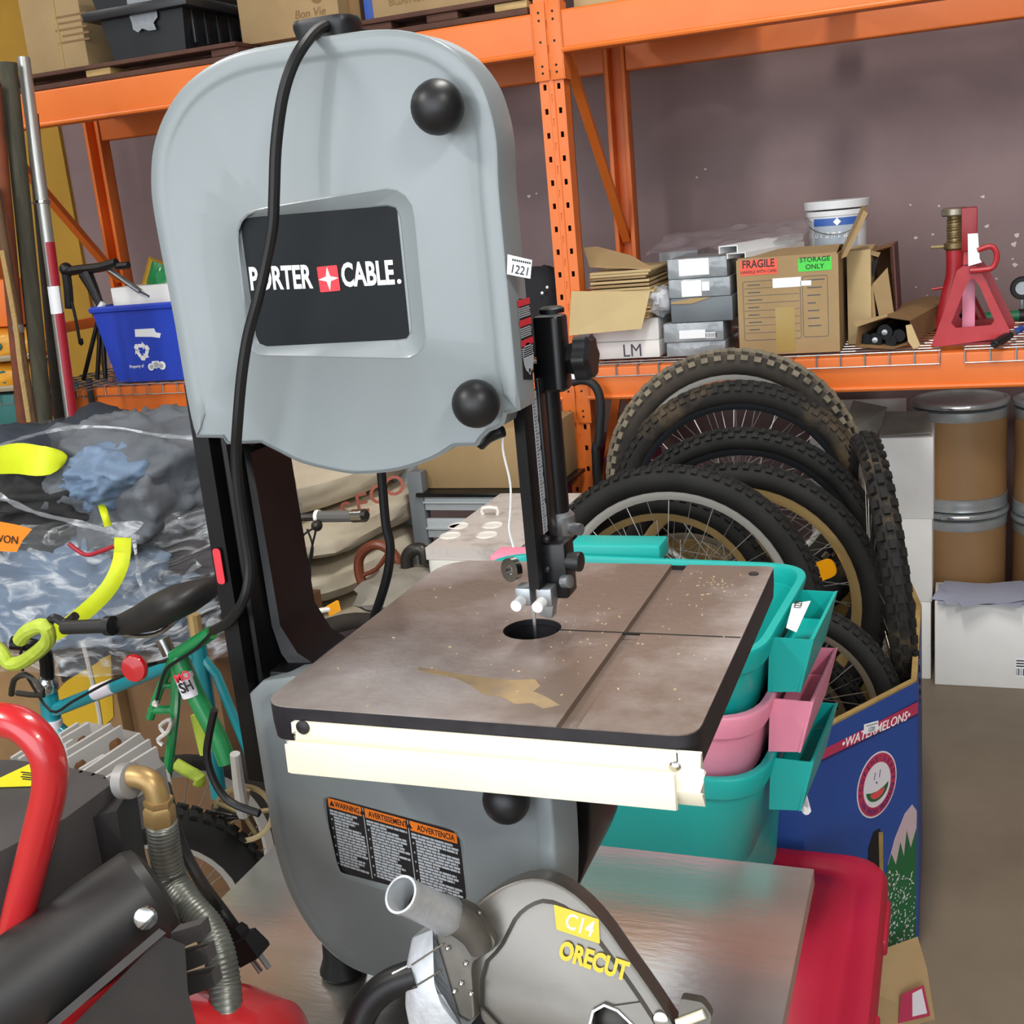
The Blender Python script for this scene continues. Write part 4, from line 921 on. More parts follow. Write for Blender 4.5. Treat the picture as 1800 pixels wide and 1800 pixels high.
# small print on the fibre drum
yw_ = 3.68; x0, x1, z0, z1 = bpx(1643, 1830, 1060, 1203, yw_, 0)
rb_ = carton('white_box', 'wide white box with blue papers on it, on the floor under the rack', x0, x1+.12, 0, z1, yw_, .19, 'white_card')
decal(rb_, yw_, 1785, 1830, 1158, 1190, 'paper', 'bar_code_label')
mb = MB(XZ((0, yw_-.001, 0))); xx, _, zq, zw, = bpx(1786, 1800, 1175, 1187, yw_, 0)
for j in range(12): mb.prism(rect(xx+j*.005, zq, xx+j*.005+random.choice([.0015, .003]), zw), 0, .0004)
for j in range(3): mb.prism(rect(xx, zw+.006+j*.009, xx+.06, zw+.01+j*.009), 0, .0004)
mb.build('bar_code', 'dark_print', rb_, kind='stuff')
mat('paper_blue', '#a9afc4', .7)
zpp = z1
for k in range(4):
    a = (0, .12, -.2, .35)[k]; m_ = MB(M4.Translation(((x0+PY(1800, 1060, yw_).x)/2+.01+.01*k-.02*(k == 2), yw_+.085, zpp+.001+.0015*k)) @ M4.Rotation(a, 4, 'Z'))
    m_.grid(lambda u, v_: V(((u-.5)*.26, (v_-.5)*.19-.01, .012*noise.noise(V((u*2, v_*2, k*3)))**2+(.02*max(0, u-.8) if k == 1 else 0))), 10, 8)
    solo(m_, 'paper_sheet', 'paper_blue', ['pale blue sheet lowest of the loose papers on the white box', 'pale blue sheet with a lifted corner on the white box', 'pale blue sheet turned askew in the loose pile', 'pale blue sheet topmost of the loose papers on the white box'][k], 'paper', 'papers on the white box')
# stacked white boxes
ys_ = 3.72; labs = ['white box on the floor, bottom of the stack beside the drums', 'white box in the middle of the stack beside the drums', 'white box with torn grey flaps, topmost of its stack']
x0, x1, _, _ = bpx(1490, 1641, 900, 1000, ys_, 0); zs = [0, PY(1590, 1058, ys_).z, PY(1590, 913, ys_).z, PY(1590, 770, ys_).z]
mat('flap_grey', '#77746c', .8, c2='#8b877c', ns=6)
for k in range(3):
    b_ = carton('white_box', labs[k], x0-.02, x1-.004*(2-k), zs[k]+.0008*(k > 0), zs[k+1], ys_+.002*k, .3, 'white_card', group='white boxes in the stack')
    if k == 2:
        z_ = zs[3]; mb = MB(); mb.text('1176', XZ((PY(1554, 818, ys_).x, ys_+.003, PY(1554, 822, ys_).z)), .016, .0002); mb.build('lettering', 'pen', b_)
        slab([V((x0-.02, ys_+.004, z_)), V((x0+.09, ys_+.004, z_+.002)), V((x0+.12, ys_+.10, z_+.075)), V((x0+.01, ys_+.18, z_+.085))], .005, (0, .3, 1)).build('torn_flap', 'flap_grey', b_)
        slab([V((x0+.10, ys_+.006, z_+.002)), V((x1-.004, ys_+.006, z_+.012)), V((x1-.02, ys_+.14, z_+.05)), V((x0+.11, ys_+.13, z_+.055))], .005, (0, .3, 1)).build('torn_flap', 'flap_grey', b_)
x0, x1, z0, z1 = bpx(1470, 1592, 708, 800, 4.25, 0); carton('foam_sheet', 'flat white sheet leaning by the wall behind the torn box', x0-.1, x1, 0, z1, 4.3, .03, 'white_card', 'sheet')
# magenta crate with clear bag behind the front post
x0, x1, z0, z1 = bpx(938, 1085, 802, 890, 3.56, 0)
mt = thing('magenta_crate', 'magenta plastic crate behind the wheels beside the orange post', 'crate', ((x0+x1)/2, 3.7, 0))
m2 = thing('magenta_crate', 'magenta plastic crate seen between the band saw and the orange post', 'crate', (-1.3, 3.7, 0))
for t_, xa_, xb_, lab in ((mt, -1.066, x1+.06, 'clear plastic bag of white packets behind the black foam handle'), (m2, -1.42, -1.13, 'clear plastic bag of white packets between the saw and the post')):
    MB().box2((xa_, 3.56, 0), (xb_, 3.95, z1), .01).build('body', 'magenta_plastic', t_)
    for zz in (z1-.012, z1-.05): MB().box2((xa_-.004, 3.552, zz-.006), (xb_+.004, 3.958, zz+.006), .003).build('rim', 'magenta_plastic', t_)
    mb = lumpy(((xa_+xb_)/2, 3.76, z1+.052), ((xb_-xa_)/2*.86, .15, .042), .2, 3, 20, 3, 3); solo(mb, 'clear_bag', 'clear_bag', lab, 'bag')
# padded black hoop in front of the post
hp = thing('foam_hoop', 'black foam covered tubular handle hooked before the orange post', 'handle', (PY(1050, 845, 3.33).x, 3.33, 0))
pts = [PY(a_, b_, 3.345) for a_, b_ in ((1006, 672), (1022, 668), (1040, 673), (1052, 690), (1056, 720), (1052, 780), (1049, 830))]
MB().tube(pts+[V((pts[-1].x, 3.345, 0.004))], .0135, 12, 4).build('foam_tube', 'foam_black', hp)
a = PY(1003, 668, 3.34); MB().box((a.x+.012, 3.34, a.z+.01), (.05, .02, .016), .004).build('tape_wrap', 'paper', hp)

# ================= bin of wheels =================
bz = .617; pA, pB = V((-.262, 1.978)), V((-.0715, 2.28))
pl_ = [pA, pB, V((-.075, 2.72)), V((-.12, 2.98)), V((-.3, 3.22)), V((-.78, 3.22)), V((-.91, 3.08)), V((-.91, 2.18)), V((-.8, 1.985))]
wb_ = thing('watermelon_bin', 'blue corrugated produce bin full of bicycle wheels', 'bin', (-.5, 2.6, 0))
mb = MB(); pin = [V((p_.x, p_.y)) for p_ in off(pl_, .012)]
L3 = lambda q, z: [(p_.x, p_.y, z) for p_ in q]
mb.loft([L3(pl_, .002), L3(pl_, bz-.004)], True, False); mb.build('outer_wall', 'bin_blue', wb_, smooth=0)
mb = MB(); mb.loft([L3(pin, .01), L3(pin, bz), L3([p_ for p_ in off(pl_, .0005)], bz), L3([p_ for p_ in off(pl_, .0005)], bz-.012)], True, False); mb.build('corrugated_wall', 'corrugated', wb_, smooth=0)
du = (pB-pA).normalized(); LW = (pB-pA).length; Fb = fr((pA.x, pA.y, 0), (du.x, du.y, 0), (0, 0, 1)); nb = V((du.y, -du.x, 0))
def bp(px, py): p_ = Fb.inverted() @ PP(px, py, V((pA.x, pA.y, 0)), nb); return V((p_.x, p_.y))
def bpoly(pts): return [bp(*p_) for p_ in pts]
MB(Fb).prism([V((0, bp(1455, 1312).y-.004)), V((LW, bp(1614, 1230).y)), V((LW, bp(1612, 1258).y)), V((0, bp(1430, 1345).y))], .0004, .0008).build('banner', 'bin_navy', wb_)
sy0, sy1 = bp(1445, 1335).y, bp(1612, 1254).y
g0, g1 = bp(1476, 1318), bp(1602, 1262); gd = g1-g0
MB(Fb).prism([V((0, bp(1455, 1308).y-.004)), V((LW, bp(1614, 1233).y)), V((LW, bp(1612, 1254).y)), V((0, bp(1430, 1340).y))], .0008, .0012).build('banner', 'bin_red', wb_, label='red banner with white capitals')
FW_ = Fb @ M4.Translation((g0.x, g0.y, .0012)) @ M4.Rotation(atan2(gd.y, gd.x), 4, 'Z')
lt = MB(); lt.text('\u2022WATERMELONS\u2022', FW_ @ M4.Translation((gd.length/2, .001, 0)), .0265, .0002, shear=.2, xs=1.36*gd.length/.30, bold=.005)
lt.build('lettering', 'white_print', wb_)
cc = bp(1541, 1379); rC = (bp(1541, 1323)-bp(1541, 1435)).length/2
def disc(r, m_, z, nm='emblem', n=40, kx=.93): return MB(Fb).prism([V((cc.x+q.x*kx, cc.y+q.y)) for q in circ(r, n)], z, z+.0003).build(nm, m_, wb_)
disc(rC, 'bin_white', .0006); disc(rC*.95, 'bin_red', .0009); disc(rC*.68, 'bin_white', .0012)
lt = MB()
def arc_text(t, r, a0, a1, flip=False):
    for i, chh in enumerate(t):
        a = a0+(a1-a0)*i/(len(t)-1); lt.text(chh, Fb @ M4.Translation((cc.x+r*.93*cos(a), cc.y+r*sin(a), .0012)) @ M4.Rotation(a+(pi/2 if flip else -pi/2), 4, 'Z'), rC*.2, .0002, bold=.01)
arc_text('LYCOPENE LEADER', rC*.74, radians(200), radians(-20)); arc_text('IN FRESH PRODUCE', rC*.88, radians(208), radians(332), True)
lt.build('lettering', 'bin_navy', wb_)
mo = [V((cc.x+rC*.52*cos(a), cc.y-rC*.08+rC*.42*sin(a))) for a in [pi+pi*i/14 for i in range(15)]]+[V((cc.x+rC*.3, cc.y-.16*rC)), V((cc.x, cc.y-.2*rC)), V((cc.x-rC*.3, cc.y-.16*rC))]
MB(Fb).prism(mo, .0012, .0018).build('emblem', 'bin_green', wb_)
mo2 = [V((cc.x+rC*.33*cos(a), cc.y-rC*.2+rC*.22*sin(a))) for a in [pi+pi*i/10 for i in range(11)]]
MB(Fb).prism(mo2, .0018, .0022).build('emblem', 'bin_slice', wb_)
ey = MB(Fb)
for dx in (-.16, .08): ey.prism([V((cc.x+rC*dx, cc.y+rC*.2)), V((cc.x+rC*(dx+.03), cc.y+rC*.2)), V((cc.x+rC*(dx+.09), cc.y+rC*.42)), V((cc.x+rC*(dx+.06), cc.y+rC*.42))], .0012, .0018)
ey.prism(circ(rC*.035, 8, cc.x-rC*.03, cc.y+rC*.08), .0012, .0018); ey.build('emblem', 'bin_navy', wb_)
MB(Fb).prism(ccw(bpoly([(1560, 1520), (1572, 1475), (1590, 1430), (1603, 1414), (1611, 1425), (1609, 1540), (1575, 1560)])), .0005, .0009).build('printed_hill', 'bin_hill', wb_)
gz = MB(Fb); gpoly = bpoly([(1545, 1660), (1555, 1540), (1566, 1500), (1574, 1520), (1582, 1480), (1588, 1505), (1593, 1460), (1600, 1490), (1610, 1455), (1609, 1655), (1575, 1690), (1560, 1690)])
gz.prism(ccw(gpoly), .0009, .0013); gz.build('printed_trees', 'bin_green', wb_)
fl_ = MB(Fb)
for _ in range(170):
    p_ = bp(random.uniform(1556, 1608), random.uniform(1530, 1660)); a = random.random()*pi; k = random.uniform(.002, .005)
    fl_.prism([V((p_.x+k*cos(a+b_)*s_, p_.y+k*sin(a+b_)*s_)) for b_, s_ in ((0, 1), (1.6, .4), (3.1, 1), (4.7, .4))], .0013, .0016)
fl_.build('printed_fleck', 'bin_white', wb_, kind='stuff')
p_ = bpoly([(1524, 1590), (1526, 1490), (1535, 1462), (1545, 1456), (1551, 1470), (1549, 1590), (1540, 1604)])
MB(Fb).prism(ccw(p_), .0006, .0014).build('hand_hole', 'hole_dark', wb_, label='dark punched hand hole')
bl = bpoly([(1543, 1462), (1550, 1462), (1551, 1600), (1546, 1600)]); MB(Fb).prism(ccw(bl), .0016, .003).build('hand_hole_edge', 'corrugated', wb_)
tg = [PP(a_, b_, V((pA.x, pA.y, 0)), nb)+nb*.002 for a_, b_ in ((1517, 1273), (1542, 1266), (1542, 1283), (1517, 1290))]
tag(tg, '1220', None, 'lot_tag', 'white paper lot tag 1220 on the blue produce bin')
# --- wheels
def make_wheel(lab, R=.335, tw=.026, tyre='tyre_black', knob_='tyre_black', rim='rim_silver', rimw=.011, rimd=.02, nsp=32, nk=64, spoke='spoke_steel', kh=.005, rows=(-.62, 0, .62), hubr=.016, group='bicycle wheels in the bin'):
    t = thing('bicycle_wheel', lab, 'wheel', group=group, local=True)
    rt = R-tw
    MB().loft([[((rt+tw*cos(b_))*cos(a), (rt+tw*cos(b_))*sin(a), tw*.95*sin(b_)) for b_ in [2*pi*j/12 for j in range(12)]] for a in [2*pi*i/56 for i in range(56)]], loop=True).build('tyre', tyre, t, smooth=60)
    mb = MB()
    for i in range(nk):
        for k, rw in enumerate(rows):
            a = 2*pi*(i+(.5 if k % 2 else 0))/nk; b_ = rw
            mb.F = M4.Rotation(a, 4, 'Z') @ M4.Translation((rt, 0, 0)) @ M4.Rotation(-b_, 4, 'Y') @ M4.Translation((tw+kh*.2, 0, 0))
            mb.box((0, 0, 0), (kh*1.6, R*2*pi/nk*.5, tw*.42))
    mb.F = M4(); mb.build('tread_block', knob_, t, smooth=0, kind='stuff')
    r1 = rt-tw*.75
    MB().lathe([(r1, -rimw), (r1, rimw), (r1-rimd*.5, rimw), (r1-rimd, rimw*.45), (r1-rimd, -rimw*.45), (r1-rimd*.5, -rimw)], (0, 0, 0), n=64, caps=False, loop=True).build('rim', rim, t, smooth=50)
    mb = MB()
    for i in range(nsp):
        s = 1 if i % 2 else -1; a = 2*pi*i/nsp; b_ = a+(.55 if (i//2) % 2 else -.55)
        mb.tube([((r1-rimd)*cos(a), (r1-rimd)*sin(a), 0), (hubr*1.3*cos(b_), hubr*1.3*sin(b_), s*.026)], .0011, 4)
    mb.build('spokes', spoke, t, kind='stuff', smooth=0)
    MB().lathe([(.004, -.06), (.004, -.045), (.012, -.045), (hubr, -.036), (hubr*1.4, -.03), (hubr*1.4, -.024), (hubr*.7, -.018), (hubr*.7, .018), (hubr*1.4, .024), (hubr*1.4, .03), (hubr, .036), (.012, .045), (.004, .045), (.004, .06)], (0, 0, 0), n=20).build('hub', 'hub_dark', t)
    MB().cyl((r1-rimd, 0, 0), (r1-rimd-.03, 0, 0), .003, n=8).build('valve', 'black_plastic', t)
    return t
def place(t, px, py, y, yaw=0, tilt=0, roll=0):  # local z -> towards viewer, yaw about Z, tilt leans the top back
    c = PY(px, py, y); t.matrix_world = M4.Translation(c) @ M4.Rotation(yaw, 4, 'Z') @ M4.Rotation(tilt, 4, 'X') @ M4.Rotation(pi/2, 4, 'X') @ M4.Rotation(roll, 4, 'Z'); return t
W1 = make_wheel('dusty knobby wheel with a silver rim, rearmost and highest in the bin', .345, .034, 'tyre_old', 'knob_dust', 'rim_silver', nk=58, kh=.007, rows=(-1.15, -.55, 0, .55, 1.15))
place(W1, 1288, 838, 3.12, .1, -.10, 2.3)
W2 = make_wheel('muddy black wheel with a black rim, second highest in the bin', .345, .03, 'tyre_mud', 'tyre_mud', 'rim_black', nk=70, spoke='spoke_steel', kh=.004, rows=(-1.1, -.55, 0, .55, 1.1))
place(W2, 1300, 900, 2.98, .06, -.06, 1)
W3 = make_wheel('black knobby wheel with a thin grey rim in the middle of the bin', .345, .026, 'tyre_black', 'tyre_black', 'rim_black', nk=72, kh=.005, rows=(-1.0, -.5, 0, .5, 1.0))
place(W3, 1308, 990, 2.84, .0, -.05, .4)
W4 = make_wheel('wheel with a gold rim and an amber reflector', .335, .028, 'tyre_black', 'tyre_black', 'rim_gold', rimd=.028, nk=76, kh=.004)
place(W4, 1303, 1056, 2.66, -.05, -.05, .42)
rf = MB(); rf.loft([[(x, y, z) for x, y in rpoly([V((.155, -.022)), V((.245, -.022)), V((.245, .022)), V((.155, .022))], .02, 4)] for z in (.008, .018)]); rf.build('reflector', 'amber', W4, label='amber spoke reflector')
W5 = make_wheel('front wheel with a bright silver rim just behind the teal tote', .335, .03, 'tyre_black', 'tyre_black', 'rim_silver', rimd=.024, nk=80, kh=.003)
place(W5, 1186, 1072, 2.46, -.02, -.04, .2)
W8 = make_wheel('small dark wheel with a worn yellow rim seen through the spokes', .27, .022, 'tyre_black', 'tyre_black', 'rim_gold', nk=60, kh=.003)
place(W8, 1165, 1065, 2.56, .1, -.03, .6)
W9 = make_wheel('small black wheel with a scratched steel rim deep in the bin', .25, .022, 'tyre_black', 'tyre_black', 'rim_raw', nk=60, kh=.003)
place(W9, 1215, 1075, 2.75, -.1, -.03, .3)
W6 = make_wheel('upright knobby wheel seen edge on beside the white boxes', .335, .03, 'tyre_mud', 'tyre_black', 'rim_silver', nk=56, kh=.008)
W6.matrix_world = M4.Translation(PY(1550, 1012, 2.72)) @ M4.Rotation(radians(-5), 4, 'Y') @ M4.Rotation(radians(-79.5), 4, 'Z') @ M4.Rotation(pi/2, 4, 'X')
MB().lathe([(.055, -.05), (.08, -.049), (.08, -.047), (.055, -.046)], (0, 0, 0), n=40, caps=False, loop=True).build('brake_disc', 'rim_raw', W6)
W7 = make_wheel('wheel with a worn silver rim low in the corner of the bin', .235, .026, 'tyre_black', 'tyre_black', 'rim_raw', nk=60, kh=.003)
place(W7, 1394, 1240, 2.40, -.12, -.06, .5)
W10 = make_wheel('wheel with a dull rim lowest in the corner of the bin', .21, .024, 'tyre_black', 'tyre_black', 'rim_raw', nk=60, kh=.003)
place(W10, 1372, 1275, 2.52, -.15, -.06, .5)

# ================= nested totes =================
def make_tote(m, lab, cz, h=.36, L=.60, W=.44, loc=None, yaw=0, book=False):
    t = thing('storage_tote', lab, 'tote', group='nested storage totes', local=True)
    def rr(k, z, e=0): return [(p_.x, p_.y, z) for p_ in rpoly([V((-L/2*k-e, -W/2*k-e)), V((L/2*k+e, -W/2*k-e)), V((L/2*k+e, W/2*k+e)), V((-L/2*k-e, W/2*k+e))], .085*k, 7)]
    MB().loft([rr(.80, 0), rr(.84, h*.45), rr(.86, h*.45+.004), rr(.945, h-.032), rr(.935, h-.032), rr(.85, h*.45), rr(.79, .005)], True, True).build('tub', m, t, smooth=50)
    MB().loft([rr(.945, h-.034), rr(.965, h-.036), rr(.965, h-.036, .002), rr(1, h-.004), rr(.995, h), rr(.955, h), rr(.945, h-.006), rr(.94, h-.034)], loop=True, ).build('rim', m, t, smooth=50)
    for s in (-1, 1):
        hb_ = MB(); x0 = L/2*.985*s; x1 = x0+.062*s
        ring = lambda z, k, a: [(x0, -.105, z), (x0+(x1-x0)*k, -.105+a, z), (x0+(x1-x0)*k, .105-a, z), (x0, .105, z)]
        # open trough: floor, outer wall, ends
        def plate(pts): hb_.loft([[V(p_) for p_ in pts], [V(p_)+V((0, 0, .0001)) for p_ in pts]]) 
        th = .004
        hb_.loft([[(x0-.007*s, -.1, h-.06), (x1-.016*s, -.1, h-.06), (x1-.016*s, .1, h-.06), (x0-.007*s, .1, h-.06)], [(x0-.007*s, -.1, h-.056), (x1-.016*s, -.1, h-.056), (x1-.016*s, .1, h-.056), (x0-.007*s, .1, h-.056)]])
        hb_.loft([[(x1-.026*s, -.112, h-.095), (x1-.022*s, -.112, h-.095), (x1-.022*s, .112, h-.095), (x1-.026*s, .112, h-.095)], [(x1-.006*s, -.11, h-.01), (x1, -.11, h-.008), (x1, .11, h-.008), (x1-.006*s, .11, h-.01)]])
        for e in (-1, 1):
            ye = .11*e
            hb_.loft([[(x0-.004*s, ye-.002*e, h-.01), (x0-.004*s, ye, h-.01), (x0-.01*s, ye, h-.1), (x0-.01*s, ye-.002*e, h-.1)], [(x1-.003*s, ye-.002*e, h-.01), (x1-.003*s, ye, h-.01), (x1-.024*s, ye, h-.095), (x1-.024*s, ye-.002*e, h-.095)]])
        hb_.build('handle', m, t, smooth=30)
    t.matrix_world = M4.Translation(loc) @ M4.Rotation(yaw, 4, 'Z'); TT.append(t); return t
TT = []; yw = radians(-4); rimz = .948
cr = PZ(1434, 993, rimz); R2 = M4.Rotation(yw, 3, 'Z'); ctr = cr - R2 @ V((.305, .215, 0)); 
for k, (m_, lab) in enumerate((('teal_plastic', 'teal storage tote, outermost and lowest of the nested three'), ('pink_plastic', 'pink storage tote nested between two teal ones'), ('teal_plastic', 'teal storage tote nested on top with an empty tub'))):
    zt_ = rimz-.10*(2-k); make_tote(m_, lab, 0, .325, loc=(ctr.x-.002*(1-k), ctr.y-.001*k, zt_-.325), yaw=yw+.004*(k-1))
for t_, m_, l, r, tp, bt_, zz in ((TT[2], 'teal_plastic', 1006, 1166, 944, 964, rimz+.02), (TT[1], 'pink_plastic', 868, 1090, 966, 990, rimz+.004)):
    yy = ctr.y+.268+(.03 if m_[0] == 'p' else 0); a, b = PY(l, tp, yy), PY(r, tp+8, yy); ht = .035
    mb = MB(); mb.prism(rect(a.x, yy-.03, b.x, yy+.04, .006, 3), b.z-ht, b.z, .004); bmesh.ops.transform(mb.bm, matrix=t_.matrix_world.inverted(), verts=mb.bm.verts); mb.build('grip_ledge', m_, t_)
# tag on the top tote and magazine below the handle
tg = [PY(a_, b_, PZ(1405, 1095, rimz).y-.06) for a_, b_ in ((1386, 1062), (1424, 1057), (1408, 1104), (1380, 1102))]
pz_ = lambda a_, b_, z: PZ(a_, b_, z)
tg = [pz_(1393, 1062, rimz+.003), pz_(1425, 1057, rimz+.003), pz_(1400, 1112, rimz-.0), pz_(1382, 1104, rimz+.002)]
lt_ = thing('lot_tag', 'white paper lot tag 1229 on the top teal tote rim', 'tag', tg[3])
mb = MB(); mb.loft([[p_ for p_ in tg], [p_+V((0, 0, .001)) for p_ in tg]]); mb.build('paper_slip', 'paper', lt_)
dx_ = (tg[1]-tg[0]); lt = MB(); lt.text('1229', fr(tg[0].lerp(tg[3], .12)+V((0, 0, .0015))+dx_*.55, tg[0]-tg[3], tg[0]-tg[1]) @ M4.Rotation(0, 4, 'Z'), .017, .0002); lt.build('lettering', 'dark_print', lt_)
# --- crimson tote below
ct = thing('lidded_tote', 'crimson lidded storage tote on the floor beside the cart', 'tote', (-.4, 1.62, 0))
cx0, cx1, cy0, cy1, czt = -.76, -.108, 1.335, 1.945, .42
def rr2(k, z): return [(p_.x, p_.y, z) for p_ in rpoly([V((cx0+k, cy0+k)), V((cx1-k, cy0+k)), V((cx1-k, cy1-k)), V((cx0+k, cy1-k))], .07, 6)]
MB().loft([rr2(.05, 0), rr2(.02, czt-.06), rr2(.012, czt-.05)]).build('tub', 'crimson_plastic', ct, smooth=50)
MB().loft([rr2(.006, czt-.055), rr2(0, czt-.05), rr2(0, czt-.018), rr2(.008, czt-.004), rr2(.03, czt-.002), rr2(.045, czt-.012), rr2(.06, czt-.014), rr2(.075, czt-.004)]).build('lid', 'crimson_plastic', ct, smooth=50)
for yy in (1.48, 1.78): MB().box2((cx1-.012, yy-.06, czt-.05), (cx1+.006, yy+.06, czt-.022), .004).build('latch', 'crimson_plastic', ct)
# move totes onto the lid: the lowest tub stands on it
mg = thing('rolled_magazine', 'rolled magazine tucked under the lowest teal handle', 'magazine', PY(1405, 1410, 1.68))
a = PY(1398, 1385, 1.7); b = PY(1416, 1428, 1.7)
mb = MB(); 
for k in range(4): 
    mb.grid(lambda u, v_, k=k: a.lerp(b, u)+V((.016*(1-.15*k)*cos(pi*v_*1.6+.6)*(1-.5*u), .02*v_, .014*(1-.15*k)*sin(pi*v_*1.6+.6))), 4, 10)
mb.build('pages', 'paper', mg)
yc = thing('small_carton', 'low tan carton with a red framed white panel on the floor', 'box', (PY(1600, 1790, 2.0).x, 2.05, 0))
fa = [PY(a_, b_, 2.0) for a_, b_ in ((1545, 1800), (1655, 1782), (1602, 1672), (1560, 1690))]
fa = [V((-.155, 1.985, 0)), V((-.035, 2.06, 0)), V((-.05, 2.085, .095)), V((-.155, 2.0, .09))]
bk = [V((-.02, .10, 0))+p_ for p_ in fa]; MB().loft([fa, bk]).build('body', 'cardboard', yc)
Fy = fr(fa[0], fa[1]-fa[0], (0, 0, 1)); LWy = (fa[1]-fa[0]).length
MB(Fy).prism([(LWy*.45, .012), (LWy*.93, .012), (LWy*.83, .085), (LWy*.5, .075)], .0003, .0008).build('printed_frame', 'bin_red', yc)
MB(Fy).prism([(LWy*.66, .02), (LWy*.88, .02), (LWy*.8, .078), (LWy*.66, .072)], .0008, .0012).build('printed_panel', 'bin_white', yc)
# ================= left-hand side =================
mat('tote_black', '#17181b', .4, c2='#202226', ns=5); mat('duct_tape', '#8d9196', .4, .3, bump=.3, bs=40)
mat('pallet_red', '#4a2c22', .8, c2='#5a3a2c', ns=8); mat('recycle_blue', '#2240b4', .4, c2='#2846bd', ns=3)
mat('bag_green', '#1d8a4d', .3, coat=.4, c2='#14713d', ns=8); mat('bag_gold', '#b8912a', .4); mat('bag_orange', '#c9781c', .4, c2='#d89a2a', ns=4, coat=.3); mat('bag_tan', '#9a8a70', .5)
mat('teal_metal', '#2f6f69', .5, c2='#29605c', ns=4)
mat('pole_alu', '#b4b4b0', .35, .6, '#9e9e9a', 20, stretch=(20, 20, 1)); mat('tape_red', '#9c1a2c', .45)
mat('pole_bark', '#4d4a3a', .85, c2='#3a382e', ns=14, stretch=(3, 3, .5), bump=.3, bs=30); mat('pole_brown', '#6b4e33', .8, c2='#4c3826', ns=10, bump=.3, bs=30); mat('pole_dark', '#2a2623', .8, c2='#3c352d', ns=10); mat('pole_rust', '#7c3f24', .8, c2='#5b3220', ns=9)
mat('rope', '#a98c5a', .9, bump=.6, bs=60)
mat('navy_cloth', '#1e2530', .7, c2='#2b3542', ns=5, bump=.25, bs=14); mat('black_cloth', '#141415', .75, c2='#1f1f20', ns=6, bump=.25, bs=14)
mat('grey_cloth', '#4e5258', .65, c2='#5d6167', ns=5, bump=.3, bs=12); mat('slate_cloth', '#5a6f88', .65, c2='#6d8098', ns=5, bump=.3, bs=12); mat('brown_cloth', '#33282a', .75, c2='#443839', ns=5, bump=.3, bs=14)
mat('hivis', '#d2de1a', .55, c2='#c3cf14', ns=6); mat('lime_tape', '#a4b832', .6, c2='#b8c94a', ns=10, bump=.3, bs=50); mat('ticket_orange', '#f0861a', .6)
def film():
    m = bpy.data.materials.new('stretch_film'); m.use_nodes = True; nt = m.node_tree; o = nt.nodes['Material Output']; b = nt.nodes['Principled BSDF']
    b.inputs['Base Color'].default_value = lin('#d9dde2'); b.inputs['Roughness'].default_value = .12; b.inputs['Coat Weight'].default_value = .6
    tr = nt.nodes.new('ShaderNodeBsdfTransparent'); mx = nt.nodes.new('ShaderNodeMixShader'); n = nt.nodes.new('ShaderNodeTexNoise'); r = nt.nodes.new('ShaderNodeValToRGB'); tc = nt.nodes.new('ShaderNodeTexCoord'); mp = nt.nodes.new('ShaderNodeMapping')
    mp.inputs['Scale'].default_value = (1, 1, 2.4); mp.inputs['Rotation'].default_value = (.4, .35, .2); n.inputs['Scale'].default_value = 11; n.inputs['Detail'].default_value = 7; n.inputs['Distortion'].default_value = 1.2
    r.color_ramp.elements[0].position = .50; r.color_ramp.elements[0].color = (.10, .10, .10, 1); r.color_ramp.elements[1].position = .66; r.color_ramp.elements[1].color = (.75, .75, .75, 1)  # noise streaks paint whitish highlights onto the clear film
    bp = nt.nodes.new('ShaderNodeBump'); bp.inputs['Strength'].default_value = .9; bp.inputs['Distance'].default_value = .02
    L = nt.links.new; L(tc.outputs['Object'], mp.inputs[0]); L(mp.outputs[0], n.inputs[0]); L(n.outputs[0], r.inputs[0]); L(r.outputs[0], mx.inputs[0]); L(n.outputs[0], bp.inputs['Height']); L(bp.outputs[0], b.inputs['Normal'])
    L(tr.outputs[0], mx.inputs[1]); L(b.outputs[0], mx.inputs[2]); L(mx.outputs[0], o.inputs[0]); MATS['film'] = m
film()
# --- upper shelf pallets and boxes
ZU = zu1
def pallet(x0, x1, lab):
    t = thing('pallet', lab, 'pallet', ((x0+x1)/2, 3.7, ZU+.001), 'pallets on the upper beams')
    for y in (3.40, 3.72, 4.04): MB().box2((x0, y, ZU+.001), (x1, y+.1, ZU+.018), .002).build('bottom_board', 'pallet_red', t)
    for y in (3.40, 3.72, 4.04):
        for k in range(3):
            x = x0+(x1-x0-.1)*k/2; MB().box2((x, y, ZU+.0185), (x+.1, y+.1, ZU+.040), .003).build('block', 'wood_pale' if k == (y < 3.5)*(1+(x0 > -2)) else 'pallet_red', t)
    for k in range(6): y = 3.39+k*.125; MB().box2((x0, y, ZU+.0405), (x1, y+.1, ZU+.054), .002).build('top_board', 'pallet_red', t)
xa, xb = PY(25, 130, 3.4).x, PY(420, 100, 3.4).x; pallet(xa-.2, xb, 'pallet with dark red boards under the black tote and cartons')
xc, xd = PY(635, 50, 3.4).x, min(PY(936, 20, 3.4).x, -1.152); pallet(xc, xd, 'pallet with a pale end block beside the orange post')
ZP = ZU+.0545
def upc(l, r, y, h, lab, m='cardboard', z=ZP, dep=.4, tape=None):
    if y > 3.8: dep = .22
    x0, x1 = PY(l, 60, y).x, PY(r, 60, y).x; return carton('storage_box', lab, x0, x1, z, z+h, y, dep, m, group='cartons on the upper shelf', tape=tape), x0, x1
c1, x0, x1 = upc(42, 147, 3.45, .3, 'big stretch wrapped carton on the upper shelf beside the yellow wall', tape=None)
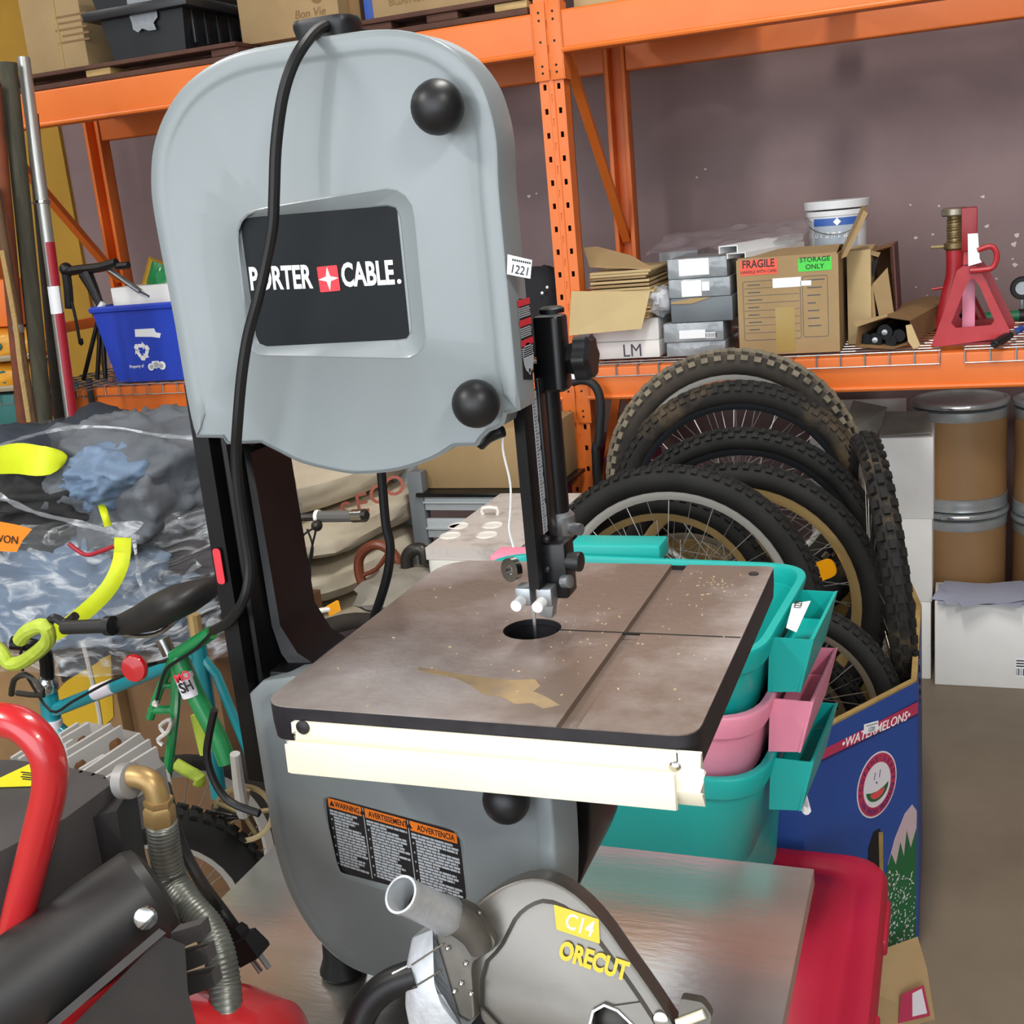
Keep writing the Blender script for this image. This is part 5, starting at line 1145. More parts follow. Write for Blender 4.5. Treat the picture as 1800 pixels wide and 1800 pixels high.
MB().box2((x0+(x1-x0)*.58, 3.4485, ZP), (x0+(x1-x0)*.6, 3.4495, ZP+.29)).build('carton_seam', 'tape', c1)
lt = MB(); ci = PY(128, 55, 3.449)
for k in range(5): lt.prism if False else lt.box((ci.x+random.uniform(-.01, .01), 3.4492, ci.z-.02*k+.05), (.13-.02*(k % 2), .0006, .007))
lt.build('printed_lines', 'cardboard_dk', c1, kind='stuff')
upc(140, 230, 3.89, .3, 'carton hidden behind the black tote on the upper shelf')
c2, x0, x1 = upc(424, 600, 3.5, .3, 'carton with small brown print above the band saw knob')
lt = MB(); ci = PY(545, 22, 3.499); lt.text('Bon Vie', XZ((ci.x, 3.4985, ci.z-.012)), .035, .0002, shear=.2); lt.F = XZ((ci.x+.03, 3.4985, ci.z+.045)); lt.prism(circ(.022, 16), 0, .0003); lt.build('lettering', 'cardboard_dk', c2)
upc(602, 638, 3.56, .3, 'narrow dark carton edge beside the blue strap', 'cardboard_dk')
xs0, xs1 = PY(641, 30, 3.5).x, PY(658, 30, 3.5).x
solo(MB().box2((xs0, 3.5, ZP), (xs1, 3.9, ZP+.3), .004), 'blue_strap', 'blue_print', 'flat blue board standing between two cartons on the upper shelf', 'board')
c3, x0, x1 = upc(660, 868, 3.45, .3, 'wide carton with dark print on the pallet beside the orange post')
lt = MB(); ci = PY(735, 2, 3.449); lt.text('BGA/NET W16', XZ((ci.x, 3.4485, ci.z)), .03, .0002, bold=.01); lt.build('lettering', 'cardboard_dk', c3)
x0, x1 = PY(1008, 5, 3.5).x, PY(1110, 5, 3.5).x; carton('storage_box', 'pale carton above the beam to the side of the orange post', x0, x1+.3, ZU+.002, ZU+.35, 3.5, .4, 'cardboard_pale', group='cartons on the upper shelf')
for x_, lab in ((PY(1215, 110, 4.1).x, 'pale timber bearer under the upper beam near the post'), (PY(1160, 128, 4.1).x+.6, 'pale timber bearer lying across the upper beams')):
    solo(MB().box2((x_-.04, 3.3 if False else 3.48, ZU+.002), (x_+.04, 4.2, ZU+.06), .003), 'timber_bearer', 'wood_pale', lab, 'timber')
# black tote with tape
ty = 3.40; bt = thing('black_tote', 'black lidded tote with torn silver tape high on the upper shelf', 'tote', (PY(270, 50, ty).x, 3.55, ZP))
zb_ = PY(240, 102, ty).z; ZP2 = max(zb_, ZP+.001); bl_, br_x = PY(200, 98, ty).x, PY(326, 80, ty).x; tl_ = PY(176, 55, ty).x; tr_ = PY(338, 10, ty).x
zt_ = ZP2+.25
mb = MB(); mb.loft([[V((bl_, ty, ZP2)), V((br_x, ty, ZP2)), V((br_x, ty+.42, ZP2)), V((bl_, ty+.42, ZP2))], [V((bl_-.04, ty-.03, zt_)), V((br_x+.04, ty-.03, zt_)), V((br_x+.04, ty+.46, zt_)), V((bl_-.04, ty+.46, zt_))]]).build('tub', 'tote_black', bt)
MB().box2((bl_-.06, ty-.05, ZP2+.12), (br_x+.06, ty+.47, ZP2+.15), .004).build('lip', 'tote_black', bt)
for k in range(6): MB().box2((br_x+.012, ty+.03+k*.07, ZP2+.02), (br_x+.022, ty+.045+k*.07, ZP2+.12), .002).build('rib', 'tote_black', bt)
q = [PY(a_, b_, ty-.024) for a_, b_ in ((222, -5), (272, -5), (277, 30), (270, 40), (275, 52), (262, 54), (250, 50), (243, 57), (234, 52), (232, 40), (228, 30))]
slab(q, .0008, (0, -1, 0)).build('tape_patch', 'duct_tape', bt)
MB().box2((bl_+.02, 3.42, ZP), (br_x-.02, 3.8, ZP2-.0005)).build('tote_base', 'tote_black', bt)
# --- recycling bin and its clutter
ry = 3.43; rb = thing('recycling_bin', 'blue plastic recycling bin with a white arrows print', 'bin', (PY(260, 660, ry).x, 3.55, TOP))
b0, b1, t0, t1 = PY(207, 668, ry).x, PY(322, 664, ry).x, PY(168, 548, ry).x, PY(345, 540, ry).x; zt_ = PY(240, 540, ry).z; dz = zt_-TOP
mb = MB(); w_ = .006
mb.loft([[V((t0+w_, ry-.02+w_, zt_)), V((t1-w_, ry-.02+w_, zt_)), V((t1-w_, ry+.34-w_, zt_)), V((t0+w_, ry+.34-w_, zt_))], [V((b0+w_, ry+w_, TOP+.006)), V((b1-w_, ry+w_, TOP+.006)), V((b1-w_, ry+.3-w_, TOP+.006)), V((b0+w_, ry+.3-w_, TOP+.006))][::1]], False, True)
mb.loft([[V((b0, ry, TOP)), V((b1, ry, TOP)), V((b1, ry+.3, TOP)), V((b0, ry+.3, TOP))], [V((t0, ry-.02, zt_)), V((t1, ry-.02, zt_)), V((t1, ry+.34, zt_)), V((t0, ry+.34, zt_))]], True, False)
mb.build('tub', 'recycle_blue', rb)
mb = MB(); mb.tube([V((t0, ry-.02, zt_)), V((t1, ry-.02, zt_)), V((t1, ry+.34, zt_)), V((t0, ry+.34, zt_))], .012, 6, closed=True).build('rim', 'recycle_blue', rb)
nb_ = V((0, -dz, -.02)).normalized(); ob = V((b0, ry, TOP))
def rp(a_, b_, l=.001): return PP(a_, b_, ob, nb_)+nb_*l
MB().loft([[rp(a_, b_, .0005) for a_, b_ in ((237, 579), (271, 577), (274, 584), (283, 586), (281, 594), (266, 592), (238, 592))], [rp(a_, b_, .001) for a_, b_ in ((237, 579), (271, 577), (274, 584), (283, 586), (281, 594), (266, 592), (238, 592))]]).build('paper_slip', 'paper', rb)
cR = rp(250, 617, .001); Fr_ = fr(cR, (1, 0, 0), -nb_.cross(V((1, 0, 0)))) ; sR = (rp(250, 600)-rp(250, 634)).length/2
sy_ = MB(Fr_)
for k in range(3):
    sy_.F = Fr_ @ M4.Rotation(2*pi*k/3, 4, 'Z') @ M4.Scale(sR, 4)
    sy_.prism([(-.40, -.72), (.18, -.72), (.18, -.95), (.56, -.54), (.18, -.13), (.18, -.36), (-.26, -.36)], 0, .01)
    sy_.prism([(-.88, -.38), (-.66, -.72), (-.46, -.72), (-.30, -.40), (-.58, .06)], 0, .01)
sy_.F = M4(); q0, q1 = rp(229, 647), rp(258, 645)
sy_.text('Property of', fr(q0, q1-q0, (0, 0, 1)), .0155, .0002, al='LEFT', bold=.01, xs=.85)
co = rp(277, 642, .001); Fc = fr(co, (1, 0, .03), (0, .02, 1))
cl = []
for cx_, cy_, rr_ in ((-.028, -.004, .013), (-.006, .006, .017), (.02, -.002, .015)): 
    sy_.F = Fc; sy_.prism(circ(rr_, 14, cx_, cy_), .0002, .0005)
sy_.F = M4(); sy_.build('recycling_print', 'white_print', rb)
mb = MB(Fc)
for cx_, cy_, rr_ in ((-.026, -.004, .008), (-.004, .002, .011), (.016, -.003, .009)): mb.prism(circ(rr_, 12, cx_, cy_), .0005, .0008)
mb.build('recycling_print', 'grey_print', rb)
x0, x1 = PY(192, 520, 3.5).x, PY(330, 520, 3.5).x; carton('white_carton', 'open white carton sticking out of the blue recycling bin', x0+.01, x1-.01, TOP+.13, PY(240, 503, 3.5).z, 3.5, .12, 'white_card')
q = [PY(a_, b_, 3.55) for a_, b_ in ((236, 535), (262, 444), (278, 450), (300, 470), (315, 540))]
gb = thing('snack_bag', 'shiny green and gold bag leaning in the blue recycling bin', 'bag', q[0])
p_ = lambda a_, b_, y=3.60: PY(a_, b_, y)
mb = MB(); mb.loft([[p_(238, 540), p_(330, 560), p_(310, 470), p_(262, 450)], [p_(242, 536, 3.57), p_(328, 552, 3.57), p_(306, 474, 3.57), p_(265, 456, 3.57)]]); mb.build('body', 'bag_gold', gb)
mb = MB(); mb.grid(lambda u, v_: p_(248, 530, 3.565).lerp(p_(325, 548, 3.565), u).lerp(p_(268, 458, 3.565).lerp(p_(306, 474, 3.565), u), v_)+V((0, -.03*sin(pi*u)*sin(pi*v_)+.008*noise.noise(V((u*6, v_*6, 1))), 0)), 12, 12); mb.build('front_panel', 'bag_green', gb)
rl = thing('roller_frame', 'steel paint roller frame poking out of the blue recycling bin', 'tool', PY(250, 520, 3.52))
MB().cyl(PY(192, 474, 3.48), PY(246, 512, 3.49), .010, n=10).build('handle', 'steel', rl); MB().tube([PY(246, 512, 3.49), PY(262, 520, 3.5), PY(262, 536, 3.52)], .004, 6).build('wire_frame', 'chrome', rl)
# --- black tripod and straps
tp = thing('tripod_stand', 'black folding stand with hanging straps beside the silver pole', 'stand', (PY(150, 665, 3.47).x, 3.47, TOP))
ty_ = 3.47
MB().tube([PY(a_, b_, ty_) for a_, b_ in ((112, 478), (140, 474), (175, 470), (205, 462))], .017, 8, 3).build('arm', 'black_plastic', tp)
MB().tube([PY(a_, b_, ty_) for a_, b_ in ((205, 468), (226, 466))], .013, 8).build('arm', 'black_plastic', tp)
MB().sph(PY(116, 473, ty_), .024, 14).build('clamp_knob', 'black_plastic', tp)
MB().tube([PY(116, 478, ty_), PY(120, 510, ty_), PY(122, 542, ty_)], .016, 8, 2).build('pouch', 'black_cloth', tp)
MB().tube([PY(150, 480, ty_), PY(165, 510, ty_), PY(180, 545, ty_)], lambda t: .026*(1-t)+.012*t, 10).build('head', 'black_plastic', tp)
for e in ((146, 664), (186, 668), (172, 672)): q = PY(*e, ty_); q.z = TOP+.01; MB().tube([PY(178, 540, ty_), q], .008, 8).build('leg', 'black_plastic', tp)
MB().tube([PY(182, 532, ty_-.02), PY(172, 548, ty_-.03)], .011, 8).build('white_foot', 'white_paint', tp)
MB().tube([PY(a_, b_, ty_-.02) for a_, b_ in ((126, 530), (133, 560), (140, 598), (144, 606))], .0055, 6, 3).build('strap', 'black_cloth', tp)
MB().box(PY(142, 600, ty_-.02), (.018, .01, .022), .003).build('buckle', 'black_plastic', tp)
MB().tube([PY(a_, b_, 3.375) for a_, b_ in ((156, 665), (159, 690), (164, 722))], .011, 6, 2, sq=.4).build('strap', 'black_cloth', tp)
bs = lumpy((PY(185, 665, 3.47).x, 3.6, TOP+.035), (.16, .1, .033), .15, 3, 14, 2, 2.5); solo(bs, 'dark_cloth', 'black_cloth', 'flat dark cloth under the blue recycling bin corner', 'cloth') if False else bs.bm.free()
# --- poles
def pole(name, lab, pts, y0, y1, r, m, cat='pole', n=12):
    a, b = PY(*pts[0], y0), PY(*pts[1], y1); d = b-a; b = a+d*((a.z-.003)/(a.z-b.z)) ; t = thing(name, lab, cat, (b.x, b.y, 0)); MB().cyl(a, b, r, n=n).build('shaft', m, t); return t, a, b
t, a, b = pole('silver_pole', 'silver metal pole with red tape and a paper slip leaning on the rack', ((41, 101), (127, 745)), 3.02, 2.94, .019, 'pole_alu')
dd_ = (b-a); ln = dd_.length
def at_y(py): 
    lo_, hi_ = 0., 1.
    for _ in range(40):
        m_ = (lo_+hi_)/2; c = a+dd_*m_-EYE; yy = 900-FPX*c.dot(UP)/c.dot(FW)
        if yy < py: lo_ = m_
        else: hi_ = m_
    return a+dd_*lo_
for p0, p1 in ((426, 503), (549, 680), (680, 740)):
    q0, q1 = at_y(p0), at_y(p1); u_ = V((.985, -.17, 0)); w2 = dd_.normalized().cross(u_).normalized(); mb = MB()
    mb.grid(lambda u, v_: q0.lerp(q1, v_)+(u_*cos((u-.5)*2.2)+w2*sin((u-.5)*2.2))*.0198, 8, 2); mb.build('tape_band', 'tape_red', t)
q0, q1 = at_y(503), at_y(551); mb = MB(); mb.grid(lambda u, v_: q0.lerp(q1, v_)+(V((.45, -.89, 0))*cos((u-.5)*2)+V((.89, .45, 0))*sin((u-.5)*2))*.0206, 8, 2); mb.build('paper_slip', 'paper', t)
q0 = at_y(355); MB().lathe([(.0195, -.006), (.0235, -.004), (.0235, .004), (.0195, .006)], q0, dd_, n=14).build('pipe_clamp', 'chrome', t); MB().box(q0+V((-.03, -.005, 0)), (.03, .006, .008), .001).build('clamp_screw', 'chrome', t)
pole('wooden_pole', 'mossy dark wooden pole leaning beside the silver pole', ((14, 110), (80, 760)), 2.96, 2.90, .0255, 'pole_bark')
t, a, b = pole('wooden_pole', 'thin brown stick wound with frayed rope at the picture edge', ((-8, 330), (62, 765)), 2.84, 2.79, .013, 'pole_brown')
dd_ = b-a; MB().tube([at_y(440)+V((0, -.0135, 0)), at_y(560)+V((.01, -.018, 0)), at_y(640)+V((.004, -.018, 0)), at_y(740)+V((0, -.016, 0))], .008, 6, 4).build('rope_winding', 'rope', t)
q0 = at_y(578); MB().lathe([(.015, -.012), (.017, 0), (.015, .012)], q0, dd_, n=12).build('wire_binding', 'zinc', t)
pole('wooden_pole', 'black weathered pole standing behind the mossy one', ((56, 200), (106, 740)), 3.07, 3.0, .020, 'pole_dark')
pole('wooden_pole', 'rusty brown pole partly hidden at the picture edge', ((-12, 150), (45, 760)), 2.90, 2.86, .023, 'pole_rust')
pole('wooden_pole', 'second black weathered pole between the mossy pole and the silver one', ((72, 330), (114, 745)), 3.11, 3.085, .013, 'pole_dark')
# --- teal shelf with yellow bags
sx0, sx1 = -3.2, PY(56, 700, 3.14).x
ts = thing('teal_shelf', 'teal metal shelf with feed bags at the picture edge', 'shelf', (-2.9, 3.2, 0)); za, zb2 = PY(20, 694, 3.12).z, PY(20, 752, 3.12).z
MB().box2((sx0-.4, 3.12, zb2), (sx1, 3.16, za), .005).build('beam', 'teal_metal', ts)
MB().box2((sx0-.4, 3.16, za-.02), (sx1, 3.38, za-.004)).build('shelf_board', 'teal_metal', ts)
for x in (sx0-.35, sx1-.05): MB().box2((x, 3.3, 0), (x+.04, 3.34, za-.021)).build('leg', 'teal_metal', ts)
mb = MB()
for k in range(9): x = sx0+k*.06; mb.tube([(x, 3.37, za+.002), (x, 3.112, za+.002), (x, 3.112, za-.03)], .002, 4)
mb.tube([(sx0, 3.112, za-.03), (sx1, 3.112, za-.03)], .002, 4); mb.build('wire_mesh', 'zinc', ts, kind='stuff')
zc = za+.005
for k, (lab, h) in enumerate((('yellow printed feed bag, lower of two on the teal shelf', .10), ('orange printed feed bag, upper of two on the teal shelf', .12))):
    c_ = V((sx1-.16, 3.25, zc+h/2)); g = thing('feed_bag', lab, 'bag', (c_.x, c_.y, zc), 'feed bags on the teal shelf')
    lumpy(c_, (.2, .12, h/2), .08, 2.2, 16, k+5, 3).build('sack', 'bag_orange', g)
    MB().lathe([(.022, 0), (.02, .003)], c_+V((.06, -.116, .005)), (0, -1, .1), n=16).build('round_print', 'teal_metal', g)
    MB().tube([c_+V((-.18, -.105, -h*.33)), c_+V((0, -.124, -h*.36)), c_+V((.18, -.1, -h*.33))], .011, 6, 3).build('seam_band', 'bag_tan', g); zc += h+.0
solo(MB().box2((sx0-.2, 3.17, zc+.002), (PY(18, 520, 3.17).x, 3.3, zc+.16), .006), 'orange_case', 'rack_orange', 'orange case standing on the upper feed bag', 'case')
# --- sacks, shelf unit, carton, cooler in the middle distance
def sack(lab, c, r, seed, yaw):
    t = thing('filled_sack', lab, 'sack', (c[0], c[1], c[2]-r[2]), 'cream sacks stacked in the middle')
    m = lumpy((0, 0, 0), r, .09, 1.6, 18, seed, 3.2); bmesh.ops.transform(m.bm, matrix=M4.Translation(V(c)) @ M4.Rotation(yaw, 4, 'Z'), verts=m.bm.verts); m.build('sack', 'sack_cream', t); return t
zs0 = 0.0
lev = [.0, .13, .27, .40, .535, .67, .80, .93]
labs_ = ['cream sack lowest on the floor behind the small bicycle', 'cream sack second from the floor', 'cream sack third from the floor', 'cream sack level with the brown hoop', 'cream sack under the bicycle handlebar grip', 'cream sack with red letters along its side', 'cream sack just under the band saw cover', 'cream sack hidden behind the grey cover, topmost']
sk_ = []
for k in range(7):
    c = (PY(560, 900, 2.95).x-.07+.02*((k*37) % 3-1), 3.02, lev[k]+.064); sk_.append(sack(labs_[k], c, (.265, .34, .062), k+1, -.15+.05*(k % 2)))
lt = MB(); 
for i, chh in enumerate('SECO'):
    p_ = PY(600+i*32, 908-i*14, 2.70); lt.text(chh, fr(PY(612+i*28, 915-i*15, 2.69), (.9, .35, .12), (-.2, .3, .9)), .075, .0008, bold=.01)
lt.build('lettering', 'sack_red', sk_[5])
su = thing('shelf_unit', 'grey post shelf unit with white slats behind the cooler', 'shelf', (PY(740, 900, 3.1).x, 3.1, 0))
pz0 = PY(740, 985, 3.1); xx0, xx1 = PY(727, 900, 3.1).x, PY(752, 900, 3.1).x
for x in (xx0, PY(960, 900, 3.2).x): MB().box2((x, 3.08, 0), (x+(xx1-xx0), 3.12, PY(735, 828, 3.1).z), .002).build('post', 'post_grey', su)
xe = PY(960, 900, 3.1).x
for tp_, bt2 in ((866, 895), (910, 943), (955, 985)):
    z0, z1 = PY(800, bt2, 3.1).z, PY(800, tp_, 3.1).z; MB().box2((xx1, 3.085, z0), (xe, 3.10, z1), .002).build('slat', 'louver_white', su)
    MB().box2((xx1, 3.075, (z0+z1)/2-.001), (xe, 3.085, (z0+z1)/2+.004)).build('slat_ridge', 'louver_white', su)
zsh = PY(800, 863, 3.1).z; MB().box2((xx1-.02, 3.07, zsh-.012), (xe+.04, 3.38, zsh), .002).build('shelf_board', 'black_paint', su)
wx0, wx1 = PY(690, 880, 3.25).x, PY(742, 880, 3.25).x
solo(MB().box2((wx0, 3.25, 0), (wx1, 3.28, PY(720, 812, 3.25).z), .003), 'white_board', 'louver_white', 'white board standing between the sacks and the grey post', 'board')
carton('brown_carton', 'wide plain carton on the white slatted unit under the band saw cover', PY(733, 820, 3.125).x, xe+.02, zsh+.001, PY(800, 755, 3.125).z, 3.125, .25, 'cardboard')
cz_t = PZ(760, 990, .83); cxa, cxb = PY(752, 985, 2.42).x, PY(918, 985, 2.42).x; czz = .835
cl = thing('drink_cooler', 'dusty cream cooler with round cup recesses in its lid', 'cooler', ((cxa+cxb)/2, 2.55, .42))
yb2 = 2.92; yf2 = PZ(785, 964, czz).y
def crr(k, z): return [(p_.x, p_.y, z) for p_ in rpoly([V((cxa+k, yf2+k)), V((cxb-k, yf2+k)), V((cxb-k, yb2-k)), V((cxa+k, yb2-k))], .03, 4)]
MB().loft([crr(.03, .42), crr(.012, czz-.07), crr(.004, czz-.068)]).build('tub', 'cooler_white', cl, smooth=40)
mb = MB(M4.Translation((0, 0, 0))); hol = []
cups = [(802, 942), (876, 940), (795, 958), (870, 956)]; hol = [circ(.026, 18, PZ(a_, b_, czz).x, PZ(a_, b_, czz).y)[::-1] for a_, b_ in ((800, 945), (862, 945), (786, 962), (846, 962))]
cups = [PZ(a_, b_, czz) for a_, b_ in ((806, 925), (866, 924), (792, 942), (856, 941))]
hol = [circ(.024, 18, p_.x, p_.y)[::-1] for p_ in cups]
lid2 = [V((p_[0], p_[1])) for p_ in crr(.003, 0)]
xm_, ym_, yk_ = (cups[0].x+cups[1].x)/2-.004, (cups[0].y+cups[2].y)/2, max(p_.y for p_ in cups)+.045
for k_, (xa_, xb_, ya_, yb_) in enumerate(((cxa+.003, xm_, ym_, yk_), (xm_, cxb-.003, ym_, yk_), (cxa+.003, xm_, yf2+.003, ym_), (xm_, cxb-.003, yf2+.003, ym_))): mb.holed(rect(xa_, ya_, xb_, yb_), [hol[k_]], czz-.03, czz, back=False)
mb.box2((cxa+.003, yk_, czz-.03), (cxb-.003, yb2-.003, czz)); bmesh.ops.remove_doubles(mb.bm, verts=mb.bm.verts, dist=1e-5); lido = mb.build('lid', 'cooler_cream', cl, smooth=30); mb = MB(); mb.loft([crr(0, czz-.066), crr(0, czz-.031)]).build('lid', 'cooler_white', cl)
for p_ in cups: MB().lathe([(.023, -.02), (.0238, -.001), (.026, .003), (.0275, .0015), (.0275, 0)], (p_.x, p_.y, czz), n=20).build('cup_recess', 'cooler_white', lido)
p_ = PZ(862, 905, czz); MB().tube([p_+V((-.02, 0, 0)), p_+V((-.02, 0, .018)), p_+V((.02, 0, .018)), p_+V((.02, 0, 0))], .005, 6, 2).build('handle', 'cooler_white', cl)
solo(MB().box2((cxa-.02, yf2-.02, 0), (cxb, yb2+.02, .418), .01), 'grey_crate', 'post_grey', 'grey crate standing under the dusty cooler', 'crate')
# brown hoop pipe and drain fitting
hh = thing('brown_hoop', 'curved reddish brown pipe hoop lying against the cream sacks', 'pipe', PY(660, 1045, 2.5))
MB().tube([PY(a_, b_, 2.5) for a_, b_ in ((645, 1040), (632, 1010), (632, 980), (648, 962), (668, 958), (690, 972), (705, 998))], .013, 10, 5).build('hoop', 'brown_pipe', hh)
MB().tube([PY(635, 1012, 2.5), PY(662, 1000, 2.5), PY(682, 972, 2.5)], .006, 8, 3).build('cross_bar', 'brown_pipe', hh); MB().cyl(PY(703, 994, 2.5), PY(709, 1001, 2.5), .015, n=10).build('pipe_end', 'chrome', hh)
df = thing('drain_elbow', 'grimy grey elbow fitting beside the dusty cooler', 'fitting', PY(730, 1010, 2.45))
MB().tube([PY(a_, b_, 2.45) for a_, b_ in ((716, 1000), (716, 978), (728, 966), (744, 968), (748, 990))], .016, 12, 4).build('elbow', 'hub_dark', df); MB().cyl(PY(716, 1010, 2.45), PY(716, 990, 2.45), .012, n=12).build('spigot', 'zinc', df)
gr = lumpy(PY(712, 1040, 2.4), (.11, .12, .05), .2, 2.5, 14, 6, 2.4); solo(gr, 'grey_sheet', mat('dust_grey', '#8c867b', .8, c2='#7a7468', ns=8), 'crumpled dusty grey sheet beside the dusty cooler', 'sheet')
# --- small bicycle front behind the column
def spoke_wheel(t, R, tw, tyre, rim, spoke='spoke_steel', n=28, knob=None):
    rt = R-tw
    MB().loft([[((rt+tw*cos(b_))*cos(a), (rt+tw*cos(b_))*sin(a), tw*.95*sin(b_)) for b_ in [2*pi*j/10 for j in range(10)]] for a in [2*pi*i/48 for i in range(48)]], loop=True).build('tyre', tyre, t, smooth=60)
    r1 = rt-tw*.7; MB().lathe([(r1, -.011), (r1, .011), (r1-.016, .006), (r1-.016, -.006)], (0, 0, 0), n=56, caps=False, loop=True).build('rim', rim, t, smooth=50)
    mb = MB()
    for i in range(n):
        a = 2*pi*i/n; b_ = a+(.5 if (i//2) % 2 else -.5); mb.tube([((r1-.016)*cos(a), (r1-.016)*sin(a), 0), (.02*cos(b_), .02*sin(b_), (.026 if i % 2 else -.026))], .0011, 4)
    mb.build('spokes', spoke, t, kind='stuff', smooth=0); MB().lathe([(.005, -.055), (.014, -.05), (.02, -.03), (.012, -.02), (.012, .02), (.02, .03), (.014, .05), (.005, .055)], (0, 0, 0), n=16).build('hub', 'hub_dark', t)
    if knob:
        mb = MB()
        for i in range(64):
            for k, rw in enumerate((-.6, 0, .6)):
                a = 2*pi*(i+(.5 if k % 2 else 0))/64; mb.F = M4.Rotation(a, 4, 'Z') @ M4.Translation((rt, 0, 0)) @ M4.Rotation(-rw, 4, 'Y') @ M4.Translation((tw+.001, 0, 0)); mb.box((0, 0, 0), (.008, R*2*pi/64*.5, tw*.4))
        mb.F = M4(); mb.build('tread_block', knob, t, kind='stuff', smooth=0)
def wm(px, py, y, yaw, tilt=0, roll=0): return M4.Translation(PY(px, py, y)) @ M4.Rotation(yaw, 4, 'Z') @ M4.Rotation(tilt, 4, 'X') @ M4.Rotation(pi/2, 4, 'X') @ M4.Rotation(roll, 4, 'Z')
def local_of(t, p): return t.matrix_world.inverted() @ p
fw = thing('small_bicycle', 'bicycle with grey grips and an amber reflector standing by the cream sacks', 'bicycle', local=True)
spoke_wheel(fw, .27, .022, 'tyre_old', 'rim_raw'); fw.matrix_world = wm(606, 1275, 2.2, radians(62)); IW = fw.matrix_world.inverted()
def lp(*a): return IW @ PY(*a)
MB().tube([lp(480, 912, 2.12), lp(560, 908, 2.14), lp(645, 905, 2.10)], .009, 8).build('handlebar', 'hub_dark', fw)
MB().tube([lp(560, 908, 2.14), lp(625, 907, 2.11)], .0125, 10).build('grip', mat('grip_grey', '#5b5955', .7), fw); MB().cyl(lp(622, 907, 2.11), lp(641, 906, 2.10), .0145, n=14).build('bar_end', 'chrome', fw)
MB().cyl(lp(556, 908, 2.14), lp(562, 908, 2.14), .015, n=12).build('grip_ring', 'cooler_white', fw); MB().sph(lp(557, 924, 2.12), .013, 10).build('brake_clamp', 'hub_dark', fw)
for pts in (((552, 928), (530, 945), (525, 980), (535, 1030)), ((556, 930), (545, 980), (545, 1020), (530, 1055)), ((540, 930), (550, 965), (540, 1010), (528, 1040))): MB().tube([lp(a_, b_, 2.1) for a_, b_ in pts], .0024, 5, 4).build('brake_cable', 'rubber', fw)
MB().tube([lp(500, 912, 2.12), lp(505, 1010, 2.16), lp(520, 1290, 2.2)], .013, 8).build('fork', 'black_paint', fw)
q = [lp(a_, b_, 2.13) for a_, b_ in ((573, 1066), (592, 1055), (596, 1072), (578, 1082))]; mb = MB(); mb.loft([q, [p_+V((0, 0, .008)) for p_ in q]]).build('reflector', 'amber', fw); MB().tube([lp(560, 1074, 2.13), lp(582, 1070, 2.13)], .006, 8).build('reflector_clip', 'cooler_white', fw)

def cloth(c, r, seed, amp=.3, n=44, pw=2.3):
    mb = MB(); c = V(c); so = V((seed*7.3, seed*3.1, seed*1.7)); rnd = random.Random(seed)
    ax = [V((rnd.gauss(0, 1), rnd.gauss(0, 1), rnd.gauss(0, 1))).normalized() for _ in range(4)]
    def f(u, v_):
        th = 2*pi*u; ph = pi*(v_*.998+.001); d = V((sin(ph)*cos(th), sin(ph)*sin(th), -cos(ph)))
        k = (abs(d.x)**pw+abs(d.y)**pw+abs(d.z)**pw)**(-1/pw); w_ = noise.noise(d*1.4+so)*2.2; w2 = noise.noise(d*2.1-so)*1.6; s_ = 0
        for i, a in enumerate(ax): s_ += (1-abs(sin((2.4+1.3*i)*d.dot(a)+(w_ if i % 2 else w2)+i)))**1.6*(.42, .34, .26, .2)[i]
        s_ += .22*(1-abs(noise.noise(d*3.2+so))*2)**3
        d2 = d*k*(1-amp*.5+amp*s_+.03*noise.noise(d*6+so)); return c+V((d2.x*r[0], d2.y*r[1], d2.z*r[2]))
    mb.grid(f, n*2, n, cu=True); bmesh.ops.remove_doubles(mb.bm, verts=mb.bm.verts, dist=1e-4); return mb
# ================= wrapped clothing bundle on its cartons =================
cb = thing('clothing_bundle', 'pile of work jackets with yellow strips wrapped in clear film', 'clothing', (-1.95, 2.3, .66))
Yc = 2.25
cl_build(lumpy((-2.02, 2.36, .90), (.45, .31, .215), .1, 2, 26, 11, 3), 'brown_jacket', 'brown_cloth', cb)
cl_build(cloth((PY(110, 815, 2.3).x, 2.36, PY(110, 878, 2.3).z), (.46, .30, .185), 12, .42), 'navy_jacket', 'navy_cloth', cb)
cl_build(cloth((PY(90, 880, 2.15).x, 2.2, PY(90, 885, 2.15).z), (.36, .24, .125), 15, .42), 'black_jacket', 'black_cloth', cb)
cl_build(cloth((PY(228, 845, 2.15).x, 2.2, PY(228, 855, 2.15).z), (.245, .21, .175), 14, .42), 'grey_jacket', 'grey_cloth', cb)
cl_build(cloth((PY(262, 800, 2.2).x, 2.115, PY(268, 830, 2.12).z), (.12, .16, .075), 19, .42), 'slate_hood', 'slate_cloth', cb)
cl_build(cloth((PY(70, 1030, 2.0).x, 2.12, PY(70, 1035, 2.0).z), (.33, .145, .19), 16, .42), 'slate_jacket', 'slate_cloth', cb)
